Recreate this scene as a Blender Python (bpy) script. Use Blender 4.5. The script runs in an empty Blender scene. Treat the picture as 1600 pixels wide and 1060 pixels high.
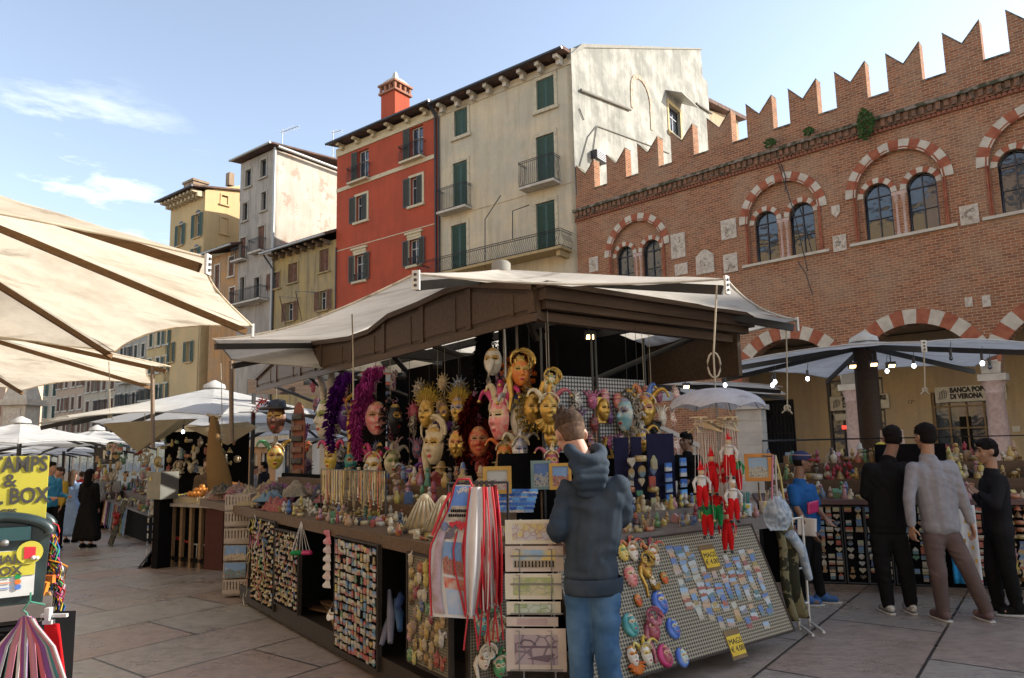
import bpy, bmesh, math, random
from math import sin, cos, pi, radians, sqrt, atan2, tan
from mathutils import Vector, Matrix, noise as mnoise
V = Vector
rnd = random.Random(7)
C = bpy.context.scene.collection
scn = bpy.context.scene
# ---------------------------------------------------------------- camera
FPX, PCX, PCY, PITCH, ROLL, CAMZ = 1100.0, 800.0, 559.0, radians(7.3), radians(1.2), 1.6
cd = bpy.data.cameras.new("camera"); cam = bpy.data.objects.new("camera", cd); C.objects.link(cam)
cd.sensor_width = 36; cd.lens = FPX / 1600 * 36; cd.shift_y = (PCY - 530) / 1600; cd.clip_end = 2000; cd.clip_start = .05
_X = V((1, 0, 0)); _U = V((0, -sin(PITCH), cos(PITCH))); _F = V((0, cos(PITCH), sin(PITCH)))
_rc = _X * cos(ROLL) - _U * sin(ROLL); _uc = _X * sin(ROLL) + _U * cos(ROLL)
cm = Matrix.Identity(4)
for _i in range(3):
    cm[_i][0] = _rc[_i]; cm[_i][1] = _uc[_i]; cm[_i][2] = -_F[_i]
cm.translation = V((0, 0, CAMZ)); cam.matrix_world = cm
scn.camera = cam
# ---------------------------------------------------------------- world, sun, exposure
SUN_EL, SUN_DIR = radians(27), V((.985, .17, 0)).normalized()
w = bpy.data.worlds.new("World"); scn.world = w; w.use_nodes = True
nt = w.node_tree; bg = nt.nodes['Background']
sky = nt.nodes.new('ShaderNodeTexSky'); sky.sky_type = 'NISHITA'; sky.sun_disc = False
sky.sun_elevation = SUN_EL; sky.sun_rotation = atan2(SUN_DIR.x, SUN_DIR.y)
sky.air_density = 1.0; sky.dust_density = .7; sky.ozone_density = 1.2
_tc = nt.nodes.new('ShaderNodeTexCoord'); _mp = nt.nodes.new('ShaderNodeMapping'); _mp.inputs['Scale'].default_value = (2.2, 2.2, 9)
_nz = nt.nodes.new('ShaderNodeTexNoise'); _nz.inputs['Scale'].default_value = 2.6; _nz.inputs['Detail'].default_value = 9; _nz.inputs['Roughness'].default_value = .62
_rp = nt.nodes.new('ShaderNodeValToRGB'); _rp.color_ramp.elements[0].position = .53; _rp.color_ramp.elements[1].position = .72
_dt = nt.nodes.new('ShaderNodeVectorMath'); _dt.operation = 'DOT_PRODUCT'
_cd = (_X * -.62 + _F + _U * .20).normalized(); _dt.inputs[1].default_value = _cd
_mr = nt.nodes.new('ShaderNodeMapRange'); _mr.inputs['From Min'].default_value = .982; _mr.inputs['From Max'].default_value = .998
_mm = nt.nodes.new('ShaderNodeMath'); _mm.operation = 'MULTIPLY'
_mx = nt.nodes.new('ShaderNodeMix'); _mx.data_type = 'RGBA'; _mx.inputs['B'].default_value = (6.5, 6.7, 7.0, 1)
L = nt.links.new
L(_tc.outputs['Generated'], _mp.inputs['Vector']); L(_mp.outputs['Vector'], _nz.inputs['Vector']); L(_nz.outputs['Fac'], _rp.inputs['Fac'])
L(_tc.outputs['Generated'], _dt.inputs[0]); L(_dt.outputs['Value'], _mr.inputs['Value'])
L(_rp.outputs['Color'], _mm.inputs[0]); L(_mr.outputs['Result'], _mm.inputs[1])
_m2 = nt.nodes.new('ShaderNodeMath'); _m2.operation = 'MULTIPLY'; _m2.inputs[1].default_value = .75
L(_mm.outputs[0], _m2.inputs[0]); L(_m2.outputs[0], _mx.inputs['Factor']); _hs = nt.nodes.new('ShaderNodeHueSaturation'); _hs.inputs['Saturation'].default_value = .74; L(sky.outputs['Color'], _hs.inputs['Color']); L(_hs.outputs['Color'], _mx.inputs['A']); L(_mx.outputs['Result'], bg.inputs['Color'])
bg.inputs['Strength'].default_value = .118
sl = bpy.data.lights.new("sun", 'SUN'); so = bpy.data.objects.new("sun", sl); C.objects.link(so)
sl.energy = 3.8; sl.angle = radians(.5); sl.color = (1, .93, .82)
_sd = V((SUN_DIR.x * cos(SUN_EL), SUN_DIR.y * cos(SUN_EL), sin(SUN_EL)))
so.rotation_euler = _sd.to_track_quat('Z', 'Y').to_euler(); so.location = (20, 0, 40)
scn.view_settings.view_transform = 'Standard'; scn.view_settings.look = 'None'
scn.view_settings.exposure = 1.42; scn.view_settings.gamma = 1
scn.cycles.max_bounces = 6; scn.cycles.diffuse_bounces = 3; scn.cycles.glossy_bounces = 2; scn.cycles.transmission_bounces = 3; scn.cycles.transparent_max_bounces = 8

# ---------------------------------------------------------------- pixel helpers (pixels of the 1600x1060 photograph)
def ray(px, py):
    return (_rc * ((px - PCX) / FPX) - _uc * ((py - PCY) / FPX) + _F)
CP = V((0, 0, CAMZ))
def PZ(px, py, z=0.): d = ray(px, py); return CP + d * ((z - CAMZ) / d.z)
EL = V((-.5906, .807, 0)); ER = V((.807, .5906, 0)); K0 = V((.22, 5.94, 0))
def gz(x, y):
    s = (x - K0.x) * EL.x + (y - K0.y) * EL.y; return -min(1.0, .032 * max(0, s - 3.5))
def PG(px, py):
    z = 0.
    for _ in range(12): p = PZ(px, py, z); z = .5 * z + .5 * gz(p.x, p.y)
    return PZ(px, py, z)
def PY(px, py, y): d = ray(px, py); return CP + d * (y / d.y)
def PP(px, py, p0, n): d = ray(px, py); return CP + d * ((p0 - CP).dot(n) / d.dot(n))

# ---------------------------------------------------------------- materials
MATS = {}
def nodes(name):
    m = bpy.data.materials.new(name); m.use_nodes = True; t = m.node_tree
    return m, t, t.nodes['Principled BSDF'], t.links.new
def N(t, kind, **kw):
    n = t.nodes.new('ShaderNode' + kind)
    for k, v in kw.items():
        if k.startswith('i_'): n.inputs[k[2:].replace('_', ' ')].default_value = v
        else: setattr(n, k, v)
    return n
def rgba(c): return (c[0], c[1], c[2], 1)
def mixc(t, fac, a, b):
    n = N(t, 'Mix', data_type='RGBA'); L = t.links.new
    if isinstance(fac, float): n.inputs['Factor'].default_value = fac
    else: L(fac, n.inputs['Factor'])
    for s, v in (('A', a), ('B', b)):
        if isinstance(v, (tuple, list)): n.inputs[s].default_value = rgba(v)
        else: L(v, n.inputs[s])
    return n.outputs['Result']
def ramp(t, fac, *stops, const=False):
    n = N(t, 'ValToRGB'); cr = n.color_ramp
    if const: cr.interpolation = 'CONSTANT'
    while len(cr.elements) < len(stops): cr.elements.new(.5)
    for e, (p, c) in zip(cr.elements, stops):
        e.position = p; e.color = rgba(c) if isinstance(c, (tuple, list)) else (c, c, c, 1)
    t.links.new(fac, n.inputs['Fac']); return n.outputs['Color']
def coords(t, scale=(1, 1, 1), rot=(0, 0, 0), kind='Object'):
    tc = N(t, 'TexCoord'); mp = N(t, 'Mapping'); mp.inputs['Scale'].default_value = scale; mp.inputs['Rotation'].default_value = rot
    t.links.new(tc.outputs[kind], mp.inputs['Vector']); return mp.outputs['Vector']
def noi(t, vec, scale, detail=4, rough=.55):
    n = N(t, 'TexNoise'); n.inputs['Scale'].default_value = scale; n.inputs['Detail'].default_value = detail; n.inputs['Roughness'].default_value = rough
    t.links.new(vec, n.inputs['Vector']); return n.outputs['Fac']
def bumpn(t, b, h, s, dist=.02):
    n = N(t, 'Bump'); n.inputs['Strength'].default_value = s; n.inputs['Distance'].default_value = dist
    t.links.new(h, n.inputs['Height']); t.links.new(n.outputs['Normal'], b.inputs['Normal'])
def mat(name, col, rough=.7, metal=0, col2=None, scale=6, bump=0, lo=.4, hi=.65, sheen=0, vscale=(1, 1, 1), bdist=.01):
    if name in MATS: return MATS[name]
    m, t, b, L = nodes(name)
    b.inputs['Roughness'].default_value = rough; b.inputs['Metallic'].default_value = metal
    if rough >= .7 and not metal: b.inputs['Specular IOR Level'].default_value = .08
    v = coords(t, vscale)
    f = noi(t, v, scale)
    c2 = col2 or tuple(x * .82 for x in col)
    L(ramp(t, f, (lo, col), (hi, c2)), b.inputs['Base Color'])
    if bump: bumpn(t, b, noi(t, v, scale * 4, 5), bump, bdist)
    MATS[name] = m; return m
def emit(name, col, s):
    if name in MATS: return MATS[name]
    m, t, b, L = nodes(name); b.inputs['Base Color'].default_value = rgba(col); b.inputs['Emission Color'].default_value = rgba(col); b.inputs['Emission Strength'].default_value = s
    MATS[name] = m; return m
def glass(name='window glass', col=(.03, .04, .05), rough=.06):
    if name in MATS: return MATS[name]
    m, t, b, L = nodes(name); b.inputs['Base Color'].default_value = rgba(col); b.inputs['Roughness'].default_value = rough; b.inputs['Specular IOR Level'].default_value = .9
    v = coords(t); bumpn(t, b, noi(t, v, 1.5, 2), .25, .05)
    MATS[name] = m; return m
def walluv(t):
    tc = N(t, 'TexCoord'); s = N(t, 'SeparateXYZ'); a = N(t, 'Math', operation='ADD'); c = N(t, 'CombineXYZ'); L = t.links.new
    L(tc.outputs['Object'], s.inputs[0]); L(s.outputs['X'], a.inputs[0]); L(s.outputs['Y'], a.inputs[1]); L(a.outputs[0], c.inputs['X']); L(s.outputs['Z'], c.inputs['Y'])
    return c.outputs[0], tc.outputs['Object']
def brickmat(name, c1, c2, mortar, w=.27, h=.085, ms=.012, dirt=(.14, .11, .09), damt=.5):
    if name in MATS: return MATS[name]
    m, t, b, L = nodes(name); uv, ob = walluv(t)
    br = N(t, 'TexBrick'); L(uv, br.inputs['Vector'])
    for k, v in (('Scale', 1), ('Mortar Size', ms), ('Mortar Smooth', .3), ('Bias', -.1), ('Brick Width', w), ('Row Height', h)): br.inputs[k].default_value = v
    br.inputs['Color1'].default_value = rgba(c1); br.inputs['Color2'].default_value = rgba(c2); br.inputs['Mortar'].default_value = rgba(mortar)
    big = noi(t, ob, .45, 6, .65); med = noi(t, ob, 3.5, 5, .7)
    c = mixc(t, ramp(t, big, (.46, 0.), (.62, .35)), br.outputs['Color'], tuple(x * .95 for x in mortar))
    c = mixc(t, ramp(t, med, (.48, 0.), (.66, damt)), c, dirt)
    L(c, b.inputs['Base Color']); b.inputs['Roughness'].default_value = .9; b.inputs['Specular IOR Level'].default_value = .1
    inv = N(t, 'Math', operation='SUBTRACT'); inv.inputs[0].default_value = 1; L(br.outputs['Fac'], inv.inputs[1]); bumpn(t, b, inv.outputs[0], .6, .012)
    MATS[name] = m; return m
def plaster(name, base, patch, stain, brick=None, bamt=0., streak=.5, sc=.5):
    if name in MATS: return MATS[name]
    m, t, b, L = nodes(name); uv, ob = walluv(t)
    big = noi(t, ob, sc, 8, .65)
    c = mixc(t, ramp(t, big, (.40, 0.), (.58, 1.)), base, patch)
    mp = N(t, 'Mapping'); mp.inputs['Scale'].default_value = (1.3, 1.3, .16); L(ob, mp.inputs['Vector'])
    st = noi(t, mp.outputs[0], 1.6, 7, .7)
    c = mixc(t, ramp(t, st, (.47, 0.), (.64, streak)), c, stain)
    if brick:
        bt = N(t, 'TexBrick'); L(uv, bt.inputs['Vector'])
        for k, v in (('Scale', 1), ('Mortar Size', .02), ('Brick Width', .3), ('Row Height', .09)): bt.inputs[k].default_value = v
        bt.inputs['Color1'].default_value = rgba(brick); bt.inputs['Color2'].default_value = rgba([x * .7 for x in brick]); bt.inputs['Mortar'].default_value = rgba(patch)
        pm = noi(t, ob, .75, 9, .75)
        c = mixc(t, ramp(t, pm, (.56 - bamt, 0.), (.60 - bamt, .8)), c, bt.outputs['Color'])
    sp = noi(t, ob, 14, 6, .8); c = mixc(t, ramp(t, sp, (.52, 0.), (.68, .35)), c, stain)
    L(c, b.inputs['Base Color']); b.inputs['Roughness'].default_value = .92; b.inputs['Specular IOR Level'].default_value = .1
    bumpn(t, b, noi(t, ob, 5, 8, .7), .5, .03)
    MATS[name] = m; return m
def canvas(name, col, stain, tr=.45, rough=.8, sc=1.2):
    if name in MATS: return MATS[name]
    m, t, b, L = nodes(name); v = coords(t)
    mp = coords(t, (1, 1, 1))
    f = noi(t, v, sc, 8, .68); g = noi(t, coords(t, (.5, 2.2, 1), (0, 0, .6)), sc * 1.3, 7, .7)
    c = mixc(t, ramp(t, f, (.45, 0.), (.68, .5)), col, stain)
    c = mixc(t, ramp(t, g, (.55, 0.), (.68, .55)), c, tuple(x * .6 for x in stain))
    L(c, b.inputs['Base Color']); b.inputs['Roughness'].default_value = rough; b.inputs['Specular IOR Level'].default_value = .1
    bumpn(t, b, noi(t, v, 3, 3), .35, .04)
    tl = N(t, 'BsdfTranslucent'); L(c, tl.inputs['Color']); ms = N(t, 'MixShader'); ms.inputs[0].default_value = tr
    L(b.outputs[0], ms.inputs[1]); L(tl.outputs[0], ms.inputs[2]); L(ms.outputs[0], t.nodes['Material Output'].inputs['Surface'])
    MATS[name] = m; return m
def palette(name, cols, rough=.45, metal=0, bump=0, detail=.35):
    """colour picked per object, with a fine painted pattern"""
    if name in MATS: return MATS[name]
    m, t, b, L = nodes(name); oi = N(t, 'ObjectInfo'); k = len(cols)
    c = ramp(t, oi.outputs['Random'], *[(i / k, cols[i]) for i in range(k)], const=True)
    mu = N(t, 'Math', operation='MULTIPLY'); mu.inputs[1].default_value = 7.31; fr = N(t, 'Math', operation='FRACT'); L(oi.outputs['Random'], mu.inputs[0]); L(mu.outputs[0], fr.inputs[0])
    c2 = ramp(t, fr.outputs[0], *[(i / k, cols[(i * 3 + 1) % k]) for i in range(k)], const=True)
    v = coords(t); f = noi(t, v, 55, 2, .5)
    c = mixc(t, ramp(t, f, (.5 - .02, 0.), (.5 + .04, detail)), c, c2)
    L(c, b.inputs['Base Color']); b.inputs['Roughness'].default_value = rough; b.inputs['Metallic'].default_value = metal
    MATS[name] = m; return m
def picture(name, skies, grounds, accents, rough=.4, sc=6):
    """small printed view: sky over buildings, differing per object, in Generated coordinates (x across, z or y up)"""
    if name in MATS: return MATS[name]
    m, t, b, L = nodes(name); oi = N(t, 'ObjectInfo')
    k = len(skies); s1 = ramp(t, oi.outputs['Random'], *[(i / k, skies[i]) for i in range(k)], const=True)
    mu = N(t, 'Math', operation='MULTIPLY'); mu.inputs[1].default_value = 5.17; fr = N(t, 'Math', operation='FRACT'); L(oi.outputs['Random'], mu.inputs[0]); L(mu.outputs[0], fr.inputs[0])
    k = len(grounds); g1 = ramp(t, fr.outputs[0], *[(i / k, grounds[i]) for i in range(k)], const=True)
    mu2 = N(t, 'Math', operation='MULTIPLY'); mu2.inputs[1].default_value = 11.7; fr2 = N(t, 'Math', operation='FRACT'); L(oi.outputs['Random'], mu2.inputs[0]); L(mu2.outputs[0], fr2.inputs[0])
    k = len(accents); a1 = ramp(t, fr2.outputs[0], *[(i / k, accents[i]) for i in range(k)], const=True)
    tc = N(t, 'TexCoord'); sp = N(t, 'SeparateXYZ'); L(tc.outputs['Generated'], sp.inputs[0])
    off = N(t, 'VectorMath', operation='ADD'); L(tc.outputs['Generated'], off.inputs[0])
    cx = N(t, 'CombineXYZ'); mu3 = N(t, 'Math', operation='MULTIPLY'); mu3.inputs[1].default_value = 40; L(oi.outputs['Random'], mu3.inputs[0]); L(mu3.outputs[0], cx.inputs['X']); L(mu3.outputs[0], cx.inputs['Y']); L(cx.outputs[0], off.inputs[1])
    n1 = noi(t, off.outputs[0], sc * .5, 3); hz = N(t, 'Math', operation='MULTIPLY_ADD'); hz.inputs[1].default_value = .9; L(n1, hz.inputs[0]); hz.inputs[2].default_value = .02
    gt = N(t, 'Math', operation='GREATER_THAN'); L(sp.outputs['Z'], gt.inputs[0]); L(hz.outputs[0], gt.inputs[1])
    vo = N(t, 'TexVoronoi'); vo.inputs['Scale'].default_value = sc; L(off.outputs[0], vo.inputs['Vector'])
    low = mixc(t, ramp(t, vo.outputs['Distance'], (.25, 0.), (.32, .8)), g1, a1)
    low = mixc(t, ramp(t, noi(t, off.outputs[0], sc * 2.5, 2), (.55, 0.), (.6, .7)), low, (.04, .035, .03))
    c = mixc(t, gt.outputs[0], low, s1); c = mixc(t, ramp(t, noi(t, off.outputs[0], sc * .9, 4), (.6, 0.), (.7, .45)), c, (.42, .39, .33))
    L(c, b.inputs['Base Color']); b.inputs['Roughness'].default_value = rough
    MATS[name] = m; return m
def wood(name, c1, c2, rough=.6, sc=3, axis=(1, 12, 12)):
    if name in MATS: return MATS[name]
    m, t, b, L = nodes(name); v = coords(t, axis); f = noi(t, v, sc, 6, .7)
    L(ramp(t, f, (.35, c1), (.65, c2)), b.inputs['Base Color']); b.inputs['Roughness'].default_value = rough; b.inputs['Specular IOR Level'].default_value = .25; bumpn(t, b, f, .2, .005)
    MATS[name] = m; return m

# ---------------------------------------------------------------- objects
MW = {}
def frame(loc=(0, 0, 0), rz=0.): return Matrix.Translation(V(loc)) @ Matrix.Rotation(rz, 4, 'Z')
def tag(o, label=None, cat=None, group=None, kind=None):
    if label: o['label'] = label
    if cat: o['category'] = cat
    if group: o['group'] = group
    if kind: o['kind'] = kind
    return o
def thing(name, label, cat, loc=(0, 0, 0), rz=0., group=None):
    o = bpy.data.objects.new(name, None); C.objects.link(o); o.location = loc; o.rotation_euler = (0, 0, rz); o.empty_display_size = .1
    MW[o.name] = frame(loc, rz); return tag(o, label, cat, group)
class MB:
    def __init__(s): s.v = []; s.f = []; s.m = []; s.M = Matrix.Identity(4); s.mi = 0; s.sm = []
    def add(s, vs, fs, smooth=False):
        n = len(s.v); s.v += [s.M @ V(v) for v in vs]
        for f in fs: s.f.append([i + n for i in f]); s.m.append(s.mi); s.sm.append(smooth)
        return s
    def box(s, c, d, rz=0., R=None):
        c = V(c); R = R or Matrix.Rotation(rz, 3, 'Z'); x, y, z = d[0] / 2, d[1] / 2, d[2] / 2
        vs = [c + R @ V((i * x, j * y, k * z)) for k in (-1, 1) for j in (-1, 1) for i in (-1, 1)]
        return s.add(vs, [(0, 2, 3, 1), (4, 5, 7, 6), (0, 1, 5, 4), (2, 6, 7, 3), (0, 4, 6, 2), (1, 3, 7, 5)])
    def bx(s, x0, x1, y0, y1, z0, z1): return s.box(((x0 + x1) / 2, (y0 + y1) / 2, (z0 + z1) / 2), (abs(x1 - x0), abs(y1 - y0), abs(z1 - z0)))
    def rings(s, rs, cap=True, smooth=True):
        n = len(rs[0]); vs = [p for r in rs for p in r]; fs = []
        for i in range(len(rs) - 1):
            for j in range(n): k = (j + 1) % n; fs.append((i * n + j, i * n + k, (i + 1) * n + k, (i + 1) * n + j))
        s.add(vs, fs, smooth)
        if cap:
            s.add(list(rs[0]), [tuple(range(n))[::-1]]); s.add(list(rs[-1]), [tuple(range(n))])
        return s
    def tube(s, pts, r, n=6, cap=True):
        pts = [V(p) for p in pts]; rs = []; up = None
        for i, p in enumerate(pts):
            d = (pts[min(i + 1, len(pts) - 1)] - pts[max(i - 1, 0)])
            if d.length < 1e-9: d = V((0, 0, 1))
            d.normalize()
            if up is None: up = V((0, 0, 1)) if abs(d.z) < .9 else V((1, 0, 0))
            a = d.cross(up)
            if a.length < 1e-4: a = d.cross(V((1, 0, .3)))
            a.normalize(); b = d.cross(a); up = a.cross(d) if False else up
            rr = r[i] if isinstance(r, (list, tuple)) else r
            rs.append([p + a * rr * cos(2 * pi * k / n) + b * rr * sin(2 * pi * k / n) for k in range(n)])
        return s.rings(rs, cap)
    def lathe(s, prof, c=(0, 0, 0), n=12, sc=(1, 1), smooth=True):
        c = V(c); return s.rings([[c + V((r * cos(2 * pi * k / n) * sc[0], r * sin(2 * pi * k / n) * sc[1], z)) for k in range(n)] for r, z in prof], True, smooth)
    def ball(s, c, r, n=10, m=6, R=None):
        if not isinstance(r, (tuple, list)): r = (r, r, r)
        c = V(c); R = R or Matrix.Identity(3); rs = []
        for i in range(m + 1):
            a = -pi / 2 + pi * (i * .98 + .01 * m) / m
            rs.append([c + R @ V((r[0] * cos(a) * cos(2 * pi * k / n), r[1] * cos(a) * sin(2 * pi * k / n), r[2] * sin(a))) for k in range(n)])
        return s.rings(rs)
    def quad(s, a, b, c, d, smooth=False): return s.add([a, b, c, d], [(0, 1, 2, 3)], smooth)
    def grid(s, fn, nu, nv, smooth=True, closed=False):
        vs = [fn(i / nu, j / nv) for j in range(nv + 1) for i in range(nu + 1)]
        return s.add(vs, [(j * (nu + 1) + i, j * (nu + 1) + i + 1, (j + 1) * (nu + 1) + i + 1, (j + 1) * (nu + 1) + i) for j in range(nv) for i in range(nu)], smooth)
    def prism(s, poly, y0, y1):
        """polygon in local x,z; extruded y0..y1"""
        n = len(poly); vs = [(x, y0, z) for x, z in poly] + [(x, y1, z) for x, z in poly]
        return s.add(vs, [tuple(range(n)), tuple(range(2 * n - 1, n - 1, -1))] + [(i, i + n, (i + 1) % n + n, (i + 1) % n) for i in range(n)])
    def build(s, name, mats, parent=None, world=False, solid=0, loc=None):
        me = bpy.data.meshes.new(name); vs = s.v
        if world and parent is not None:
            inv = MW[parent.name].inverted(); vs = [inv @ v for v in vs]
        if loc is not None: vs = [v - V(loc) for v in vs]
        me.from_pydata([tuple(v) for v in vs], [], s.f)
        if not isinstance(mats, (list, tuple)): mats = [mats]
        for m in mats: me.materials.append(m)
        me.polygons.foreach_set('material_index', s.m); me.polygons.foreach_set('use_smooth', s.sm)
        me.update()
        o = bpy.data.objects.new(name, me); C.objects.link(o)
        if parent is not None: o.parent = parent
        if loc is not None: o.location = loc
        MW[o.name] = (MW[parent.name] if parent is not None else Matrix.Identity(4)) @ (Matrix.Translation(V(loc)) if loc is not None else Matrix.Identity(4))
        if solid:
            md = o.modifiers.new('thickness', 'SOLIDIFY'); md.thickness = solid; md.offset = 0
        return o
def fixn(o):
    bm = bmesh.new(); bm.from_mesh(o.data); bmesh.ops.recalc_face_normals(bm, faces=bm.faces); bm.to_mesh(o.data); bm.free(); return o
def slab(name, m, parent, outline, holes, y0, y1, kind=None):
    """flat wall piece with holes: outline and holes in local x,z; from y0 to y1"""
    cu = bpy.data.curves.new(name, 'CURVE'); cu.dimensions = '2D'; cu.fill_mode = 'BOTH'; cu.extrude = abs(y1 - y0) / 2
    for pl in [outline] + list(holes):
        sp = cu.splines.new('POLY'); sp.points.add(len(pl) - 1)
        for q, (x, z) in zip(sp.points, pl): q.co = (x, z, 0, 1)
        sp.use_cyclic_u = True
    ob = bpy.data.objects.new('tmp', cu); me = bpy.data.meshes.new_from_object(ob)
    me.transform(Matrix(((1, 0, 0, 0), (0, 0, -1, (y0 + y1) / 2), (0, 1, 0, 0), (0, 0, 0, 1))))
    bpy.data.objects.remove(ob); bpy.data.curves.remove(cu)
    me.materials.clear(); me.materials.append(m)
    for p in me.polygons: p.use_smooth = False; p.material_index = 0
    o = bpy.data.objects.new(name, me); C.objects.link(o); o.parent = parent; MW[o.name] = MW[parent.name] if parent else Matrix.Identity(4)
    return o
def kids(o): return CH.get(o.name, [])
def copy_tree(o, parent=None, loc=None, rz=None, label=None, sc=None, rot=None):
    c = o.copy(); C.objects.link(c); c.parent = parent
    if loc is not None: c.location = loc
    if rz is not None: c.rotation_euler = (0, 0, rz)
    if rot is not None: c.rotation_euler = rot
    if sc: c.scale = (sc, sc, sc) if not isinstance(sc, (tuple, list)) else sc
    if label: c['label'] = label
    for ch in [k for k in o.children]: copy_tree(ch, c)
    return c
def text(name, s, size, m, parent, pos, rot, ext=.002, bold=0., align='CENTER', sx=1., shear=0., sub=None):
    cu = bpy.data.curves.new(name, 'FONT'); cu.body = s; cu.size = size; cu.extrude = ext; cu.align_x = align; cu.align_y = 'CENTER'; cu.offset = bold; cu.shear = shear; cu.space_line = .95; cu.resolution_u = 3
    ob = bpy.data.objects.new('tmp', cu); me = bpy.data.meshes.new_from_object(ob)
    me.transform(Matrix.Translation(V(pos)) @ rot.to_4x4() @ Matrix.Diagonal((sx, 1, 1, 1)))
    bpy.data.objects.remove(ob); bpy.data.curves.remove(cu); me.materials.clear(); me.materials.append(m)
    for p in me.polygons: p.material_index = 0
    o = bpy.data.objects.new(name, me); C.objects.link(o); o.parent = parent; MW[o.name] = MW[parent.name] if parent else Matrix.Identity(4)
    return o
FRONT = Matrix.Rotation(pi / 2, 3, 'X')   # text facing local -y
def structure(o): o['kind'] = 'structure'; return o
class Fac:
    """vertical plane frame: local x along the wall to the right seen from outside, y into the wall, z up"""
    def __init__(s, p0, ang):
        s.p0 = V((p0[0], p0[1], 0)); s.x = V((sin(ang), -cos(ang), 0)); s.y = V((cos(ang), sin(ang), 0)); s.rz = atan2(s.x.y, s.x.x)
        s.M = frame(s.p0, s.rz)
    def at(s, px, py, y=0.):
        w = PP(px, py, s.p0 + s.y * y, s.y); return ((w - s.p0).dot(s.x), w.z)
    def rect(s, x0, y0, x1, y1, y=0.):
        """pixel box -> local x0,x1,z0,z1 (taken at the box's middle lines)"""
        mx, my = (x0 + x1) / 2, (y0 + y1) / 2
        return s.at(x0, my, y)[0], s.at(x1, my, y)[0], s.at(mx, y1, y)[1], s.at(mx, y0, y)[1]
    def W(s, x, y, z): return s.M @ V((x, y, z))
# ================================================================ SETTING
STONE_W = mat('white limestone', (.55, .50, .41), .85, col2=(.45, .40, .33), scale=3, bump=.3)
STONE_P = mat('pink marble', (.50, .36, .30), .6, col2=(.40, .27, .23), scale=8, bump=.15)
IRON = mat('wrought iron', (.035, .035, .035), .55)
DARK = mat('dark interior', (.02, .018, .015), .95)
GLASS = glass()
GREEN_SH = mat('green painted shutter', (.035, .085, .075), .6, col2=(.05, .10, .08), scale=9)
GREY_SH = mat('dark grey green shutter', (.05, .06, .055), .6)
BROWN_SH = mat('brown shutter', (.16, .085, .06), .7, col2=(.22, .13, .10), scale=5)
TILE = mat('clay roof tiles', (.16, .10, .08), .9, col2=(.08, .06, .055), scale=2, bump=.6)
GUT = mat('dark gutter metal', (.06, .06, .07), .4, metal=.6)
STB_ = mat('grey coping', (.25, .24, .21), .8)
ZINC = mat('pale zinc gutter', (.42, .42, .40), .5, metal=.3)
# ---- ground
def noiv(t, v): n = N(t, 'TexNoise'); n.inputs['Scale'].default_value = 3; t.links.new(v, n.inputs['Vector']); return n.outputs['Color']
def ground_mat():
    m, t, b, L = nodes('stone paving'); v = coords(t, (1, 1, 1), (0, 0, radians(-52.5)))
    br = N(t, 'TexBrick'); L(v, br.inputs['Vector'])
    for k, x in (('Scale', 1), ('Mortar Size', .012), ('Mortar Smooth', .2), ('Bias', -.15), ('Brick Width', 1.75), ('Row Height', .91)): br.inputs[k].default_value = x
    br.inputs['Color1'].default_value = rgba((.31, .285, .25)); br.inputs['Color2'].default_value = rgba((.29, .175, .13)); br.inputs['Mortar'].default_value = rgba((.035, .03, .027))
    ob = coords(t); big = noi(t, ob, .35, 5); fine = noi(t, ob, 9, 8, .75); vein = noi(t, coords(t, (3, 12, 1), (0, 0, radians(-52.5))), 1.6, 8, .7)
    c = mixc(t, ramp(t, big, (.45, .0), (.65, .5)), br.outputs['Color'], (.20, .175, .155))
    c = mixc(t, ramp(t, vein, (.5, 0.), (.7, .55)), c, (.10, .075, .06))
    c = mixc(t, ramp(t, fine, (.48, 0.), (.75, .6)), c, (.08, .066, .055))
    vg = N(t, 'TexVoronoi'); vg.inputs['Scale'].default_value = 2.6; L(ob, vg.inputs['Vector']); c = mixc(t, ramp(t, vg.outputs['Distance'], (.035, .8), (.05, 0.)), c, (.05, .045, .04)); 
    c = mixc(t, br.outputs['Fac'], c, (.03, .026, .023))
    L(c, b.inputs['Base Color'])
    L(ramp(t, noi(t, ob, 1.6, 6, .7), (.35, .20), (.65, .5)), b.inputs['Roughness'])
    sm = N(t, 'Math', operation='MULTIPLY_ADD'); sm.inputs[1].default_value = -1.2; L(br.outputs['Fac'], sm.inputs[0]); L(vein, sm.inputs[2]); bumpn(t, b, sm.outputs[0], .45, .015)
    return m
def _gr(u, v):
    a = -40 + 320 * max(0, v - .2) ** 1.6 / .7 if v > .2 else -60 + 20 * v / .2; c = -200 + 400 * u; p = K0 + EL * a + ER * c; return (p.x, p.y, gz(p.x, p.y))
g = MB(); g.grid(_gr, 4, 60, False); structure(g.build('ground', ground_mat()))

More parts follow.
